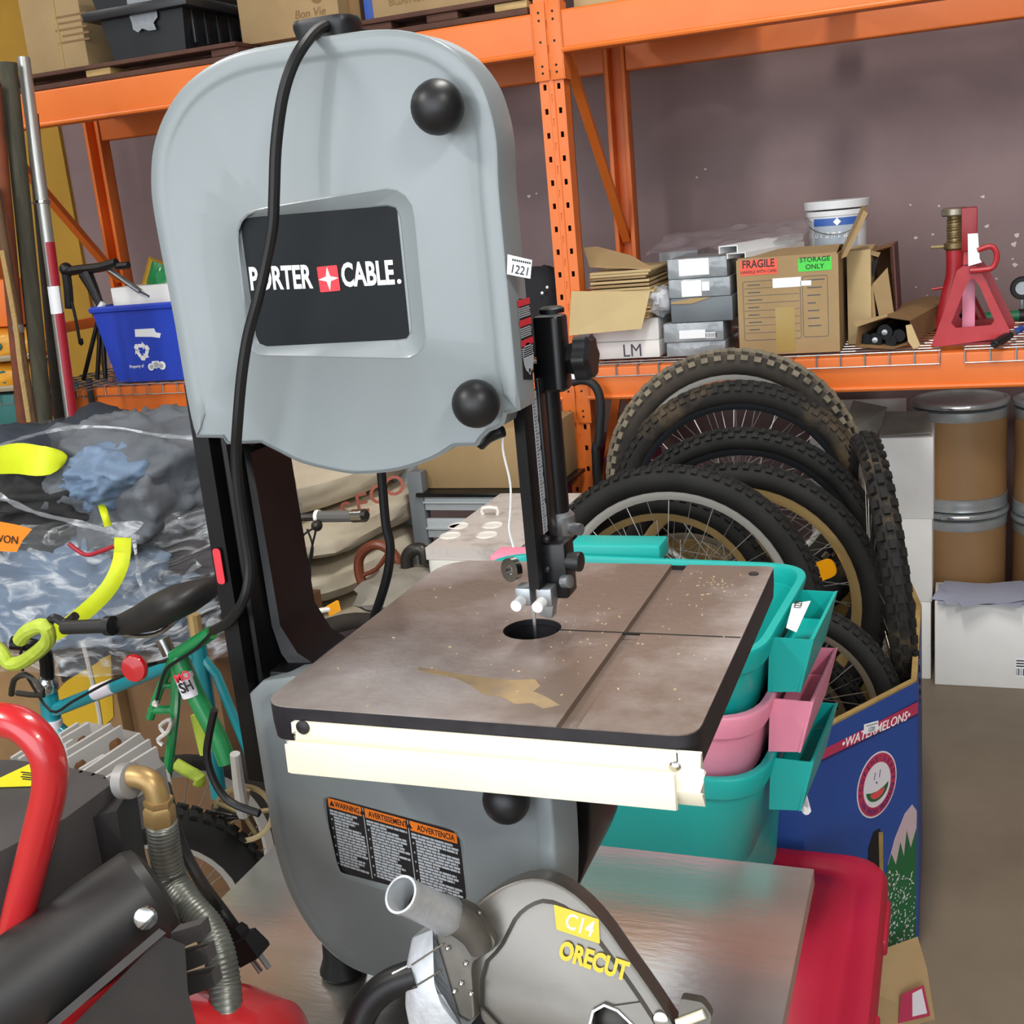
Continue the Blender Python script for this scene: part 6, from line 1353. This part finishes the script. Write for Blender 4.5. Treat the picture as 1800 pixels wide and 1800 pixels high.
def ribbon(pts, wd, m, nm, sm=5, upv=None, par=cb, th=.004, wf=None):
    wd0 = wd
    P_ = catm(pts, sm); mb = MB(); rows_ = []
    for i, p_ in enumerate(P_):
        a = P_[max(0, i-1)]; b = P_[min(len(P_)-1, i+1)]; d = (b-a).normalized(); vdir = (p_-EYE).normalized(); s_ = d.cross(vdir if upv is None else V(upv)).normalized()
        wd = wd0*(wf(i/(len(P_)-1)) if wf else 1)
        rows_.append([p_-s_*wd/2, p_-s_*wd/6-vdir*th, p_+s_*wd/6-vdir*th, p_+s_*wd/2, p_+s_*wd/2+vdir*th*.6, p_-s_*wd/2+vdir*th*.6])
    mb.loft(rows_); return mb.build(nm, m, par, smooth=60)
ribbon([PY(a_, b_, y) for a_, b_, y in ((-20, 812, 2.02), (30, 806, 1.99), (75, 810, 1.985), (118, 802, 2.03))], .066, 'hivis', 'hivis_panel', wf=lambda t: .55+.5*sin(pi*min(1, t*.9+.1))**.6-.45*max(0, t-.75)*4)
ribbon([PY(a_, b_, y) for a_, b_, y in ((216, 945, 1.92), (212, 990, 1.87), (190, 1035, 1.84), (150, 1075, 1.83), (110, 1105, 1.84), (80, 1120, 1.86))], .034, 'hivis', 'hivis_strip')
ribbon([PY(a_, b_, y) for a_, b_, y in ((178, 886, 1.99), (184, 905, 1.96), (190, 925, 1.96))], .016, 'hivis', 'hivis_strip')
ribbon([PY(a_, b_, 1.87) for a_, b_ in ((120, 955), (150, 975), (180, 968), (200, 960))], .009, 'tape_red', 'red_piping')
q = [PY(a_, b_, 1.83) for a_, b_ in ((-10, 915), (28, 922), (57, 930), (40, 950), (30, 970), (-10, 968))]; slab(q, .001, (0, -1, 0)).build('price_ticket', 'ticket_orange', cb); lt = MB(); q0 = PY(16, 955, 1.827); lt.text('VON', fr(q0, PY(30, 948, 1.827)-PY(0, 945, 1.827), (0, 0, 1)), .025, .0002, shear=.3); lt.build('lettering', 'dark_print', cb)
# film: an open topped skirt with a rolled rim around the pile
mb = MB(); cxc, cyc = -2.02, 2.31
def filmf(u, v_):
    a = 2*pi*u; k = (abs(cos(a))**3+abs(sin(a))**3)**(-1/3); R = 1.0+.05*noise.noise(V((3*cos(a), 3*sin(a), v_*2)))+.03*noise.noise(V((9*cos(a), 9*sin(a), v_*6)))
    rx, ry_ = .47*R*k, .36*R*k; zz = .665+.46*v_+.03*noise.noise(V((2*cos(a), 2*sin(a), 5)))
    if v_ > .75: s_ = 1-(v_-.75)*.9; rx *= s_; ry_ *= s_; zz = zz - (0.10 if sin(a) < -.2 else -.02)*(v_-.75)*4
    return V((cxc+rx*cos(a), cyc+ry_*sin(a), zz))
mb.grid(filmf, 90, 22, cu=True); mb.build('stretch_film', 'film', cb, smooth=80)
ribbon([PY(a_, b_, 1.86) for a_, b_ in ((-10, 868), (60, 900), (120, 915), (180, 930), (245, 945))], .018, 'film', 'film_fold', th=.0015, wf=lambda t: .35+.65*abs(noise.noise(V((t*9, 1.3, 0))))*1.6)
ribbon([PY(a_, b_, 2.0) for a_, b_ in ((345, 770), (280, 765), (200, 752), (120, 752), (40, 770), (-20, 790))], .012, 'film', 'film_fold', th=.0015, wf=lambda t: .35+.65*abs(noise.noise(V((t*9, 1.3, 0))))*1.6)
ribbon([PY(a_, b_, 1.88) for a_, b_ in ((232, 925), (240, 980), (245, 1020), (262, 1055))], .014, 'film', 'film_fold', th=.0015, wf=lambda t: .35+.65*abs(noise.noise(V((t*9, 1.3, 0))))*1.6); ribbon([PY(a_, b_, 1.95) for a_, b_ in ((350, 990), (330, 1010), (320, 1035))], .02, 'film', 'film_fold', th=.0015, wf=lambda t: .35+.65*abs(noise.noise(V((t*9, 1.3, 0))))*1.6)
mat('carton_shade', '#755536', .8, c2='#66492e', ns=5)  # shade of the clothing pile put into the carton brown
# cartons below
x0, x1 = PY(92, 1200, 2.05).x, PY(196, 1200, 2.05).x; zt_ = .655
w1 = carton('wrapped_carton', 'brown carton with a yellow band under the clothing pile', x0-.35, x1, 0, zt_, 2.06, .5, 'cardboard_dk'); a, b = PY(100, 1160, 2.058), PY(210, 1290, 2.058)
slab([PY(100, 1215, 2.059), PY(140, 1175, 2.059), PY(195, 1150, 2.059), PY(200, 1260, 2.059), PY(160, 1300, 2.059), PY(100, 1310, 2.059)], .001, (0, -1, 0)).build('yellow_band', mat('ochre', '#b99415', .5), w1)
slab([PY(100, 1160, 2.057), PY(190, 1140, 2.057), PY(170, 1165, 2.057), PY(110, 1200, 2.057)], .001, (0, -1, 0)).build('dark_band', 'black_cloth', w1)
carton('wrapped_carton', 'darker brown carton with shade in its colour under the clothing pile near the saw column', x1+.003, x1+.27, 0, zt_, 2.09, .5, 'carton_shade')
st_ = MB().tube([PY(a_, b_, 2.0) for a_, b_ in ((146, 1128), (155, 1165), (164, 1205), (172, 1240), (177, 1275), (180, 1330))], .0055, 6, 4); solo(st_, 'hanging_twine', 'cloth_white' if 'cloth_white' in MATS else mat('cloth_white', '#b8b0a4', .8), 'pale twine hanging in front of the wrapped cartons', 'twine')
# ================= bicycles in front of the bundle =================
mat('bike_teal', '#12808a', .3, coat=.5); mat('bike_green', '#17703c', .3, c2='#1f8248', ns=6, coat=.4); mat('saddle_black', '#1b1a1a', .5, c2='#262423', ns=9); mat('chain_gold', '#8a7a58', .4, .5)
tb = thing('teal_bicycle', 'teal road bicycle with lime bar tape leaning by the wrapped cartons', 'bicycle', PY(300, 1500, 1.75)); YT = 1.72
P = lambda a_, b_, y=YT: PY(a_, b_, y)
MB().tube([P(90, 1250), P(345, 1150)], .0145, 12).build('top_tube', 'bike_teal', tb); MB().tube([P(95, 1275), P(150, 1325), P(250, 1450)], .016, 12).build('down_tube', 'bike_teal', tb)
ht = MB().tube([P(84, 1212), P(96, 1300)], .019, 12).build('head_tube', 'bike_teal', tb); MB().lathe([(.02, 0), (.023, .006), (.021, .02), (.016, .03)], P(84, 1213), P(84, 1180)-P(84, 1213), n=16).build('headset', 'chrome', ht)
MB().tube([P(346, 1118), P(360, 1210), P(385, 1400)], .0155, 12).build('seat_tube', 'bike_teal', tb); MB().tube([P(340, 1080), P(346, 1120)], .0125, 10).build('seat_post', 'rim_gold', tb)
MB().tube([P(352, 1150), P(380, 1185), P(440, 1330)], .009, 8).build('seat_stay', 'bike_teal', tb)
MB().tube([P(84, 1212), P(80, 1150), P(60, 1135, YT-.03), P(20, 1130, YT-.05)], .014, 10, 3).build('stem', 'black_paint', tb)
MB().tube([P(a_, b_, y) for a_, b_, y in ((-30, 1120, 1.62), (0, 1145, 1.6), (15, 1165, 1.6), (35, 1165, 1.6), (60, 1150, 1.58), (85, 1125, 1.56), (78, 1100, 1.55), (50, 1108, 1.56), (35, 1125, 1.57))], .0135, 10, 4).build('bar_tape', 'lime_tape', tb)
MB().tube([P(a_, b_, 1.56) for a_, b_ in ((82, 1100), (95, 1086), (115, 1095), (133, 1082))], .008, 8, 3).build('brake_lever', 'black_plastic', tb)
for pts in (((40, 1180), (36, 1150), (50, 1115), (85, 1090)), ((45, 1185), (90, 1250), (130, 1232), (200, 1195), (320, 1150))): MB().tube([P(a_, b_, 1.66) for a_, b_ in pts], .003, 5, 4).build('brake_cable', 'rubber', tb)
MB().tube([P(a_, b_, 1.66) for a_, b_ in ((20, 1222), (25, 1195), (45, 1186), (65, 1200), (76, 1222), (30, 1218))], .006, 6, 2).build('brake_caliper', 'hub_dark', tb)
mb = MB(); mb.tube([P(166, 1218, YT-.004), P(198, 1206, YT-.004)], .0152, 12).build('frame_decal', 'bin_white', tb); MB().tube([P(92, 1265, YT-.005), P(95, 1290, YT-.005)], .0195, 12).build('frame_decal', 'bin_white', tb)

sd_ = thing('bike_saddle', 'black bicycle saddle and bar grip below the wrapped clothing', 'saddle', PY(270, 1125, 1.55)); YS2 = 1.56
mb = MB(); ringss = []
for t_, (px, py, wv, hv) in enumerate(((192, 1100, .016, .014), (215, 1095, .024, .018), (245, 1085, .03, .024), (275, 1072, .038, .03), (300, 1060, .05, .03), (330, 1050, .066, .026), (352, 1042, .06, .02), (362, 1040, .03, .01))):
    c_ = P(px, py, YS2); ringss.append([c_+V((.35*wv*cos(a)*.3, wv*cos(a), hv*sin(a)*(1 if sin(a) > 0 else 1.2))) for a in [2*pi*k/14 for k in range(14)]])
mb.loft(ringss).build('saddle_top', 'saddle_black', sd_, smooth=60)
MB().tube([P(206, 1112, YS2), P(250, 1118, YS2), P(285, 1110, YS2), P(320, 1080, YS2)], .0045, 6, 3).build('rail', 'steel', sd_)
MB().tube([P(112, 1103, YS2-.03), P(195, 1100, YS2-.03)], .0125, 12).build('grip', 'saddle_black', sd_); MB().cyl(P(188, 1100, YS2-.03), P(199, 1100, YS2-.03), .0175, n=18).build('grip_collar', 'black_plastic', sd_)
MB().cyl(P(285, 1122, YS2), P(298, 1150, YS2), .0125, n=12).build('seat_post', 'steel', sd_)
gb = thing('green_bicycle', 'scratched green bicycle frame tipped in front of the wrapped cartons', 'bicycle', PY(320, 1560, 1.55)); YG = 1.55
P = lambda a_, b_, y=YG: PY(a_, b_, y)
MB().tube([P(305, 1155), P(372, 1112)], .0125, 12).build('top_tube', 'bike_green', gb); MB().tube([P(312, 1152), P(340, 1215), P(385, 1300), P(400, 1340)], .0165, 12).build('seat_tube', 'bike_green', gb)
MB().tube([P(308, 1155), P(309, 1225), P(303, 1290), P(292, 1378)], .009, 10, 3).build('seat_stay', 'bike_green', gb); MB().tube([P(303, 1160), P(290, 1190), P(276, 1225), P(264, 1262)], .008, 10, 3).build('seat_stay', 'bike_green', gb)
MB().tube([P(287, 1205), P(307, 1205)], .006, 8).build('bridge', 'bike_green', gb); MB().tube([P(265, 1248), P(306, 1247)], .008, 8).build('bridge', 'bike_green', gb)
MB().tube([P(290, 1350, YG-.004), P(293, 1378, YG-.004)], .0095, 8).build('dropout', 'cooler_white', gb)
MB().tube([P(322, 1182, YG-.004), P(338, 1222, YG-.004)], .0172, 12).build('frame_decal', 'bin_white', gb); lt = MB(); q0 = P(331, 1215, YG-.0225); lt.text('SH', fr(q0, P(345, 1210)-P(325, 1218), P(325, 1190)-P(335, 1225)), .026, .0004, bold=.02); q0 = P(324, 1196, YG-.0225); lt2 = MB(); lt2.text('MO', fr(q0, P(345, 1210)-P(325, 1218), P(325, 1190)-P(335, 1225)), .022, .0004, bold=.02); lt.build('lettering', 'dark_print', gb); lt2.build('lettering', 'red_print', gb)
rfx = MB().lathe([(.0225, 0), (.0245, .003), (.0245, .007), (.022, .011), (.001, .0125)], P(240, 1173, YG-.05), (.1, -1, .1), n=24); rfx.build('rear_reflector', mat('ruby', '#b01018', .15, coat=.8), gb, label='round red reflector'); MB().tube([P(240, 1173, YG-.045), P(275, 1165), P(303, 1160)], .003, 6, 2).build('reflector_arm', 'hub_dark', gb)
for pts in (((290, 1290), (282, 1275), (300, 1265), (296, 1285), (278, 1300), (286, 1310)), ((276, 1232), (270, 1238), (278, 1240))): MB().tube([P(a_, b_, YG-.02) for a_, b_ in pts], .004, 6, 3).build('brake_caliper', 'cooler_cream', gb)
MB().tube([P(a_, b_, YG-.02) for a_, b_ in ((372, 1112), (345, 1140), (315, 1160), (290, 1180), (275, 1230))], .003, 5, 4).build('brake_cable', 'rubber', gb)
MB().tube([P(a_, b_, YG-.1) for a_, b_ in ((377, 1248), (368, 1290), (364, 1330), (378, 1375), (405, 1410), (456, 1430))], .0065, 8, 4).build('cable_housing', 'rubber', gb)
for pts in (((345, 1255), (356, 1300), (362, 1325)), ((308, 1342), (330, 1355), (352, 1368), (348, 1380))): MB().tube([P(a_, b_, YG+.04) for a_, b_ in pts], .011, 8, 2, sq=.5).build('lime_wrap', 'lime_tape', gb)
# crank and chain wheel
cc_ = P(428, 1430, YG+.02); ck = MB().lathe([(.052, -.003), (.055, -.003), (.055, .003), (.052, .003), (.046, .002), (.046, -.002)], cc_, (.5, -1, .1), n=30, caps=False, loop=True)
for k in range(5): a = 2*pi*k/5; u_ = V((1, .5, 0)).normalized(); w2 = V((.05, -.1, 1)).normalized(); ck.tube([cc_, cc_+(u_*cos(a)+w2*sin(a))*.05], .005, 6)
ck.build('chain_wheel', 'chain_gold', gb); MB().tube([cc_, P(420, 1380, YG-.02), P(413, 1325, YG-.03)], lambda t: .012-.003*t, 10).build('crank_arm', 'rim_silver', gb)
MB().tube([P(340, 1450, YG), P(428, 1430, YG+.02), P(372, 1422, YG)], .009, 8).build('chain_stay', 'hub_dark', gb)
bw = thing('road_wheel', 'thin tyred bicycle wheel behind the green frame', 'wheel', local=True); spoke_wheel(bw, .31, .017, 'tyre_old', 'rim_silver'); bw.matrix_world = wm(278, 1600, 1.62, radians(70))
kw = thing('fat_wheel', 'knobby mountain bike wheel lying near the cart edge', 'wheel', local=True); spoke_wheel(kw, .30, .034, 'tyre_black', 'rim_silver', knob='tyre_black'); kw.matrix_world = wm(215, 1715, 1.36, radians(60))

# ================= air compressor in front =================
mat('shroud_grey', '#3a3838', .55, c2='#454242', ns=12); mat('motor_black', '#1f1d1d', .5, c2='#2a2726', ns=10); mat('alu_fin', '#989694', .45, .2, '#878480', 14); mat('fin_edge', '#c4c2bf', .4, .3); mat('brass', '#b39562', .42, .55, '#9c8052', 20); mat('handle_red', '#b81f24', .28, coat=.5); mat('warn_yellow', '#e0d21c', .5); mat('hose_braid', '#7d7f78', .4, .6, '#63655f', 60); mat('fin_dust', '#6e4a2a', .9)
ac = thing('air_compressor', 'dark air compressor with finned head and red tube handle', 'compressor', (-.68, .72, 0))
zh = PY(195, 1368, .74).z
def H(a_, b_, dz=0): p_ = PZ(a_, b_, zh+dz); return p_
sp_ = [H(-60, 1335), H(20, 1334), H(110, 1345), H(186, 1362), H(200, 1378), H(116, 1440), H(-60, 1530)]
mb = MB(); mb.loft([[p_-V((0, 0, .20)) for p_ in sp_], [p_-V((0, 0, .014)) for p_ in sp_], [p_+(sum(sp_, V())/7-p_)*.03 for p_ in sp_]]).build('shroud', 'shroud_grey', ac, smooth=40)
hp_ = [H(30, 1360, -.02), H(205, 1386, -.02), H(290, 1345, -.02), H(245, 1288, -.02), H(150, 1268, -.02), H(120, 1285, -.02)]
mb = MB(); mb.loft([[p_-V((0, 0, .05)) for p_ in hp_], hp_]).build('cylinder_head', 'alu_fin', ac)
fins = [((18, 1332), (55, 1312)), ((30, 1336), (140, 1282)), ((100, 1290), (140, 1270)), ((112, 1315), (160, 1270)), ((114, 1328), (195, 1275)), ((116, 1342), (215, 1285)), ((140, 1352), (240, 1295)), ((162, 1358), (262, 1303)), ((184, 1364), (278, 1318))]
fins = [((104, 1290), (136, 1270)), ((107, 1298), (155, 1270)), ((113, 1308), (127, 1299)), ((115, 1319), (194, 1271)), ((118, 1332), (212, 1275)), ((140, 1351), (182, 1326)), ((140, 1358), (245, 1288)), ((161, 1363), (262, 1299)), ((183, 1368), (274, 1312)), ((20, 1331), (60, 1306)), ((33, 1333), (70, 1310))]
for (a_, b_) in fins:
    p0, p1 = H(*a_), H(*b_); d_ = (p1-p0); s_ = V((d_.y, -d_.x, 0)).normalized()*.0016
    MB().loft([[p0-s_-V((0, 0, .035)), p0+s_-V((0, 0, .035)), p0+s_, p0-s_], [p1-s_-V((0, 0, .035)), p1+s_-V((0, 0, .035)), p1+s_, p1-s_]]).build('cooling_fin', 'fin_edge', ac, smooth=0)
for a_, b_ in ((137, 1300), (198, 1305), (135, 1343)):
    p_ = H(a_, b_, -.012); MB().lathe([(.008, -.012), (.008, 0), (.006, .003)], p_, n=6).build('head_bolt', 'fin_dust', ac)
slab([H(-8, 1384, .001), H(58, 1382, .001), H(60, 1340, .001), H(-8, 1372, .001)], .0006, (0, 0, 1)).build('warning_sticker', 'warn_yellow', ac)
lt = MB(); q0, q1 = H(20, 1372, .002), H(55, 1370, .002)
for k in range(4): lt.box(H(46+3*(k % 2), 1358+4*k, .002), (.012, .0014, .0003))
lt.build('fine_print', 'dark_print', ac, kind='stuff')
B = lambda a_, b_, y=.72: PY(a_, b_, y)
MB().lathe([(.012, 0), (.0155, .002), (.0155, .012), (.012, .014)], B(212, 1372), B(262, 1372)-B(212, 1372), n=20).build('outlet_boss', 'alu_fin', ac)
MB().tube([B(222, 1366), B(245, 1366), B(266, 1376), B(276, 1398), B(280, 1415)], .0098, 14, 4).build('brass_elbow', 'brass', ac)
ax_ = B(283, 1450)-B(278, 1400); MB().lathe([(.0125, .0), (.0125, .004), (.0115, .006), (.0135, .009), (.0135, .024), (.0125, .026)], B(278, 1404), ax_, n=6).build('hex_fitting', 'brass', ac)
hpts = [B(284, 1446), B(290, 1490), B(302, 1545), B(330, 1590, .71), B(365, 1630, .70), B(385, 1675, .69), B(395, 1735, .68), B(400, 1810, .66)]
hc = catm(hpts, 22); MB().tube(hc, lambda t: .0132+.0006*sin(t*2*pi*52), 14).build('braided_hose', 'hose_braid', ac, smooth=80)
MB().tube([PY(a_, b_, .60) for a_, b_ in ((-80, 1262), (-10, 1264), (40, 1276), (78, 1318), (88, 1375), (70, 1460), (42, 1570), (14, 1690), (-16, 1830))], .0128, 18, 6).build('tube_handle', 'handle_red', ac, label='shiny red tube handle')
ma, mb_ = PY(-60, 1800, .54), PY(258, 1572, .66)
mo_ = MB().cyl(ma, mb_, .04, n=32).build('motor', 'motor_black', ac); MB().lathe([(.04, 0), (.037, .008), (.025, .012), (.001, .013)], mb_, mb_-ma, n=32).build('motor_end', 'motor_black', mo_)
MB().lathe([(.0085, 0), (.0085, .004), (.004, .006)], PY(258, 1612, .61), (.3, -1, .3), n=14).build('chrome_bolt', 'chrome', ac)
MB().loft([[PY(a_, b_, y_) for a_, b_ in ((100, 1830), (285, 1645), (325, 1660), (330, 1740), (352, 1830))] for y_ in (.565, .60)]).build('motor_base', 'motor_black', ac)
MB().loft([[PY(a_, b_, .56) for a_, b_ in ((82, 1800), (280, 1632), (292, 1640), (105, 1800))], [PY(a_, b_, .568) for a_, b_ in ((82, 1800), (280, 1632), (292, 1640), (105, 1800))]]).build('motor_strap', 'shroud_grey', ac)
cs = MB(); cb_ = [PY(a_, b_, .70) for a_, b_ in ((-60, 1500), (205, 1425), (225, 1560), (300, 1830), (-60, 1830))]; cs.loft([[p_+V((-.02, .05, 0)) for p_ in cb_], cb_]); cs.build('crankcase', 'motor_black', ac)
for k in range(3): q = [PY(a_, b_, .60) for a_, b_ in ((300+6*k, 1640+42*k), (352+10*k, 1625+42*k), (358+10*k, 1650+42*k), (306+6*k, 1672+42*k))]; slab(q, .01, (0, 1, 0)).build('finned_cover', 'shroud_grey', ac)
tkc = PY(372, 1752, .66); MB().lathe([(.001, -.17), (.05, -.165), (.08, -.14), (.088, -.10), (.088, .10), (.08, .14), (.05, .165), (.001, .17)], (tkc.x-.105, .655, tkc.z-.098), (1, .05, 0), n=40).build('red_tank', 'handle_red', ac)
for x in (-.10, .06): MB().box((tkc.x-.105+x, .655, (tkc.z-.17)/2), (.04, .10, tkc.z-.17), .004).build('tank_stand', 'motor_black', ac)
MB().lathe([(.010, 0), (.012, .004), (.012, .014), (.006, .018)], PY(298, 1795, .6), (.2, -.6, .8), n=14).build('drain_plug', 'chrome', ac)
# plug and its lead
pg = thing('plug_lead', 'black mains lead with a three pin plug hanging over the cart', 'power cord', PY(460, 1700, .80))
Q = lambda a_, b_, y=.80: PY(a_, b_, y)
MB().tube([Q(290, 1380, .95), Q(318, 1480, .9), Q(350, 1545, .86), Q(385, 1595), Q(412, 1632)], .0062, 10, 5).build('lead', 'rubber', pg)
d_ = (Q(455, 1690)-Q(412, 1630)).normalized(); u_ = d_.cross(V((0, -1, 0))).normalized(); v2 = d_.cross(u_); c_ = Q(412, 1630)
mb = MB(); mb.loft([[c_+d_*t_+u_*(w2*x_)+v2*(h2*y_) for x_, y_ in ((-1, -1), (1, -1), (1, 1), (-1, 1))] for t_, w2, h2 in ((0, .006, .006), (.006, .008, .007), (.01, .007, .007), (.012, .012, .009), (.03, .014, .011), (.034, .0125, .011))]).build('plug_body', 'black_plastic', pg)
for e in (-.006, .006): MB().loft([[c_+d_*t_+u_*(e+x_)+v2*y_ for x_, y_ in ((-.0008, -.003), (.0008, -.003), (.0008, .003), (-.0008, .003))] for t_ in (.034, .05)]).build('pin', 'chrome', pg)
MB().cyl(c_+d_*.034+v2*.006, c_+d_*.052+v2*.006, .0022, n=8).build('pin', 'chrome', pg)

# ================= cut-off saw in front on the cart =================
mat('guard_steel', '#78746e', .3, .6, '#6b665f', 6, stretch=(1, 4, 1)); mat('cast_alu', '#d0d3d6', .4, .35, '#a9adb1', 12, bump=.15, bs=50); mat('cast_dark', '#55524d', .5, .4, '#6b675f', 15); mat('dirt', '#4b463c', .9); mat('sticker_yellow', '#dbb812', .4)
co = thing('cutoff_saw', 'handheld cut-off saw with a bare steel blade guard lying on the cart', 'cut-off saw', (-.32, .82, CZ))
GN = V((.10, -.94, .33)).normalized(); GO = PY(1000, 1700, .80)
def G(a_, b_, d=0): return PP(a_, b_, GO-GN*d, GN)
Gx = (V((1, 0, 0))-GN*GN.x).normalized(); FG = fr(GO, Gx, GN.cross(Gx)); FGi = FG.inverted()
def g2(pts): return [V(((FGi @ G(a_, b_)).x, (FGi @ G(a_, b_)).y)) for a_, b_ in pts]
go = g2([(800, 1650), (808, 1622), (832, 1592), (868, 1564), (908, 1546), (945, 1541), (982, 1552), (1020, 1578), (1062, 1622), (1102, 1680), (1142, 1736), (1182, 1796), (1210, 1840), (1150, 1880), (960, 1880), (850, 1820), (830, 1720)])
go = smooth_poly(ccw(go), 1); cut = g2([(1040, 1800), (1046, 1776), (1064, 1766), (1086, 1775), (1112, 1800), (1118, 1840), (1050, 1850)])
mb = MB(FG); L3 = lambda q, z: [(p_.x, p_.y, z) for p_ in q]
inn = off(go, .004); mb.loft([L3(go, -.03), L3(go, -.004), L3(off(go, .0012), -.0012), L3(inn, 0)], True, False)
cutp = ccw(smooth_poly(cut, 1)); mb.fill([inn, cutp], 0); mb.loft([L3(cutp, 0), L3(cutp, -.03)], False, True); bmesh.ops.remove_doubles(mb.bm, verts=mb.bm.verts, dist=1e-5)
gd_ = mb.build('blade_guard', 'guard_steel', co, smooth=30, label='bare steel blade guard with yellow lettering')
ri = smooth_poly(ccw(g2([(850, 1790), (850, 1700), (882, 1668), (896, 1640), (910, 1612), (935, 1592), (962, 1584), (1000, 1600), (1040, 1640), (1085, 1700), (1140, 1780), (1168, 1830), (1000, 1860)])), 1)
mb = MB(FG); mb.fill([ri, cutp[::-1]], .003); mb.loft([L3(off(ri, -.003), 0), L3(ri, .003)], False, False); mb.build('guard_plate', 'guard_steel', co, smooth=30)
mb = MB(FG); mb.holed(ccw(off(ccw(cut), -.002)), [ccw(cut)[::-1]], .003, .005, back=False); mb.build('arbor_rim', 'steel', co)
s4 = g2([(975, 1588), (1054, 1614), (1056, 1657), (980, 1632)]); so_ = MB(FG).prism(rpoly(ccw(s4), .001, 2), .003, .0036).build('model_sticker', 'sticker_yellow', gd_, label='yellow sticker')
def gtext(mb, txt, pa, pb, size, z, **k):
    a, b = g2([pa, pb]); d_ = b-a; mb.text(txt, FG @ M4.Translation((a.x, a.y, z)) @ M4.Rotation(atan2(d_.y, d_.x), 4, 'Z') @ M4.Translation((d_.length/2, 0, 0)), size, .0002, **k)
lt = MB(); gtext(lt, 'C14', (990, 1626), (1046, 1646), .0185, .0037, bold=.01, xs=.8); lt.build('lettering', 'white_print', gd_)
lt = MB(); gtext(lt, 'ORECUT', (980, 1680), (1104, 1722), .021, .0031, bold=.045, xs=.72); lt.build('lettering', 'sticker_yellow', gd_)
p_ = G(1078, 1800, .012); MB().lathe([(.016, -.01), (.016, 0), (.009, .003)], p_, GN, n=24).build('arbor_flange', 'hub_dark', co)
c_ = G(1222, 1784, -.004); MB(fr(c_, Gx, GN.cross(Gx))).prism([(p_.x*1.0, p_.y) for p_ in rpoly([V((-.014, -.012)), V((.010, -.014)), V((.014, .002)), V((.006, .012)), V((-.012, .013))], .003, 2)], -.012, .004).build('wing_bracket', 'cast_dark', co)
MB().cyl(G(1190, 1800, -.01), G(1238, 1782, -.01), .004, n=12).build('stud', 'ivory', co); MB().lathe([(.006, 0), (.006, .003), (.003, .004)], G(1162, 1790, -.003), GN, n=12).build('guard_bolt', 'chrome', co)
# cast exhaust elbow
EX = lambda a_, b_, d=-.03: G(a_, b_, d)
e0, e1 = EX(704, 1572, -.085), EX(800, 1616, -.02); ed = (e1-e0).normalized()
mb = MB(); mb.lathe([(.0135, 0), (.0155, .0), (.0158, .004), (.0148, .007), (.015, .05), (.017, .066), (.012, .075)], e0, ed, n=30, caps=False); mb.lathe([(.0135, 0), (.0125, .03)], e0, ed, n=30, caps=False); mb.build('exhaust_pipe', 'cast_alu', co, smooth=50)
MB().lathe([(.0126, .028), (.001, .0285)], e0, ed, n=24).build('pipe_plug', 'dirt', co)
fp_ = g2([(778, 1600), (815, 1580), (842, 1594), (878, 1648), (874, 1662), (838, 1684), (836, 1700), (842, 1780), (836, 1786), (806, 1772), (784, 1740), (774, 1710), (773, 1640)])
MB(FG).prism(rpoly(ccw(fp_), .003, 3), -.004, .012, .0015).build('exhaust_flange', 'cast_dark', co)
MB().tube([EX(770, 1600, -.03), EX(805, 1615, -.026), EX(832, 1640, -.018), EX(846, 1668, -.012)], lambda t: .0165-.006*t, 14, 4).build('exhaust_elbow', 'cast_dark', co, smooth=60)
cf = g2([(732, 1640), (775, 1622), (778, 1720), (790, 1755), (810, 1780), (830, 1800), (760, 1840), (728, 1800), (720, 1760), (722, 1690)])
MB(FG).prism(rpoly(ccw(cf), .003, 3), -.03, .014, .003).build('cast_housing', 'cast_alu', co)
for a_, b_ in ((786, 1642), (788, 1666), (820, 1693), (812, 1728), (800, 1742), (829, 1746), (842, 1605)): MB().lathe([(.0022, 0), (.0022, .002), (.001, .003)], G(a_, b_, -.0125), GN, n=8).build('rivet', 'chrome', co)
MB().tube([G(718, 1698, -.012), G(690, 1712, -.014)], .0016, 6).build('cooling_rib', 'chrome', co); MB().tube([G(778, 1660, -.0145), G(724, 1696, -.0145)], .0009, 6).build('cooling_rib', 'chrome', co); MB().tube([G(776, 1706, -.0145), G(726, 1736, -.0145)], .0009, 6).build('cooling_rib', 'cast_dark', co)
MB().tube([EX(735, 1712, -.004), EX(690, 1728, -.004), EX(652, 1758, -.004), EX(630, 1800, -.004), EX(615, 1850, -.004)], .0135, 14, 4).build('tube_frame', 'black_plastic', co)
MB().box2((-.43, .79, CZ+.001), (-.19, .85, CZ+.05), .01).build('saw_body', 'motor_black', co)
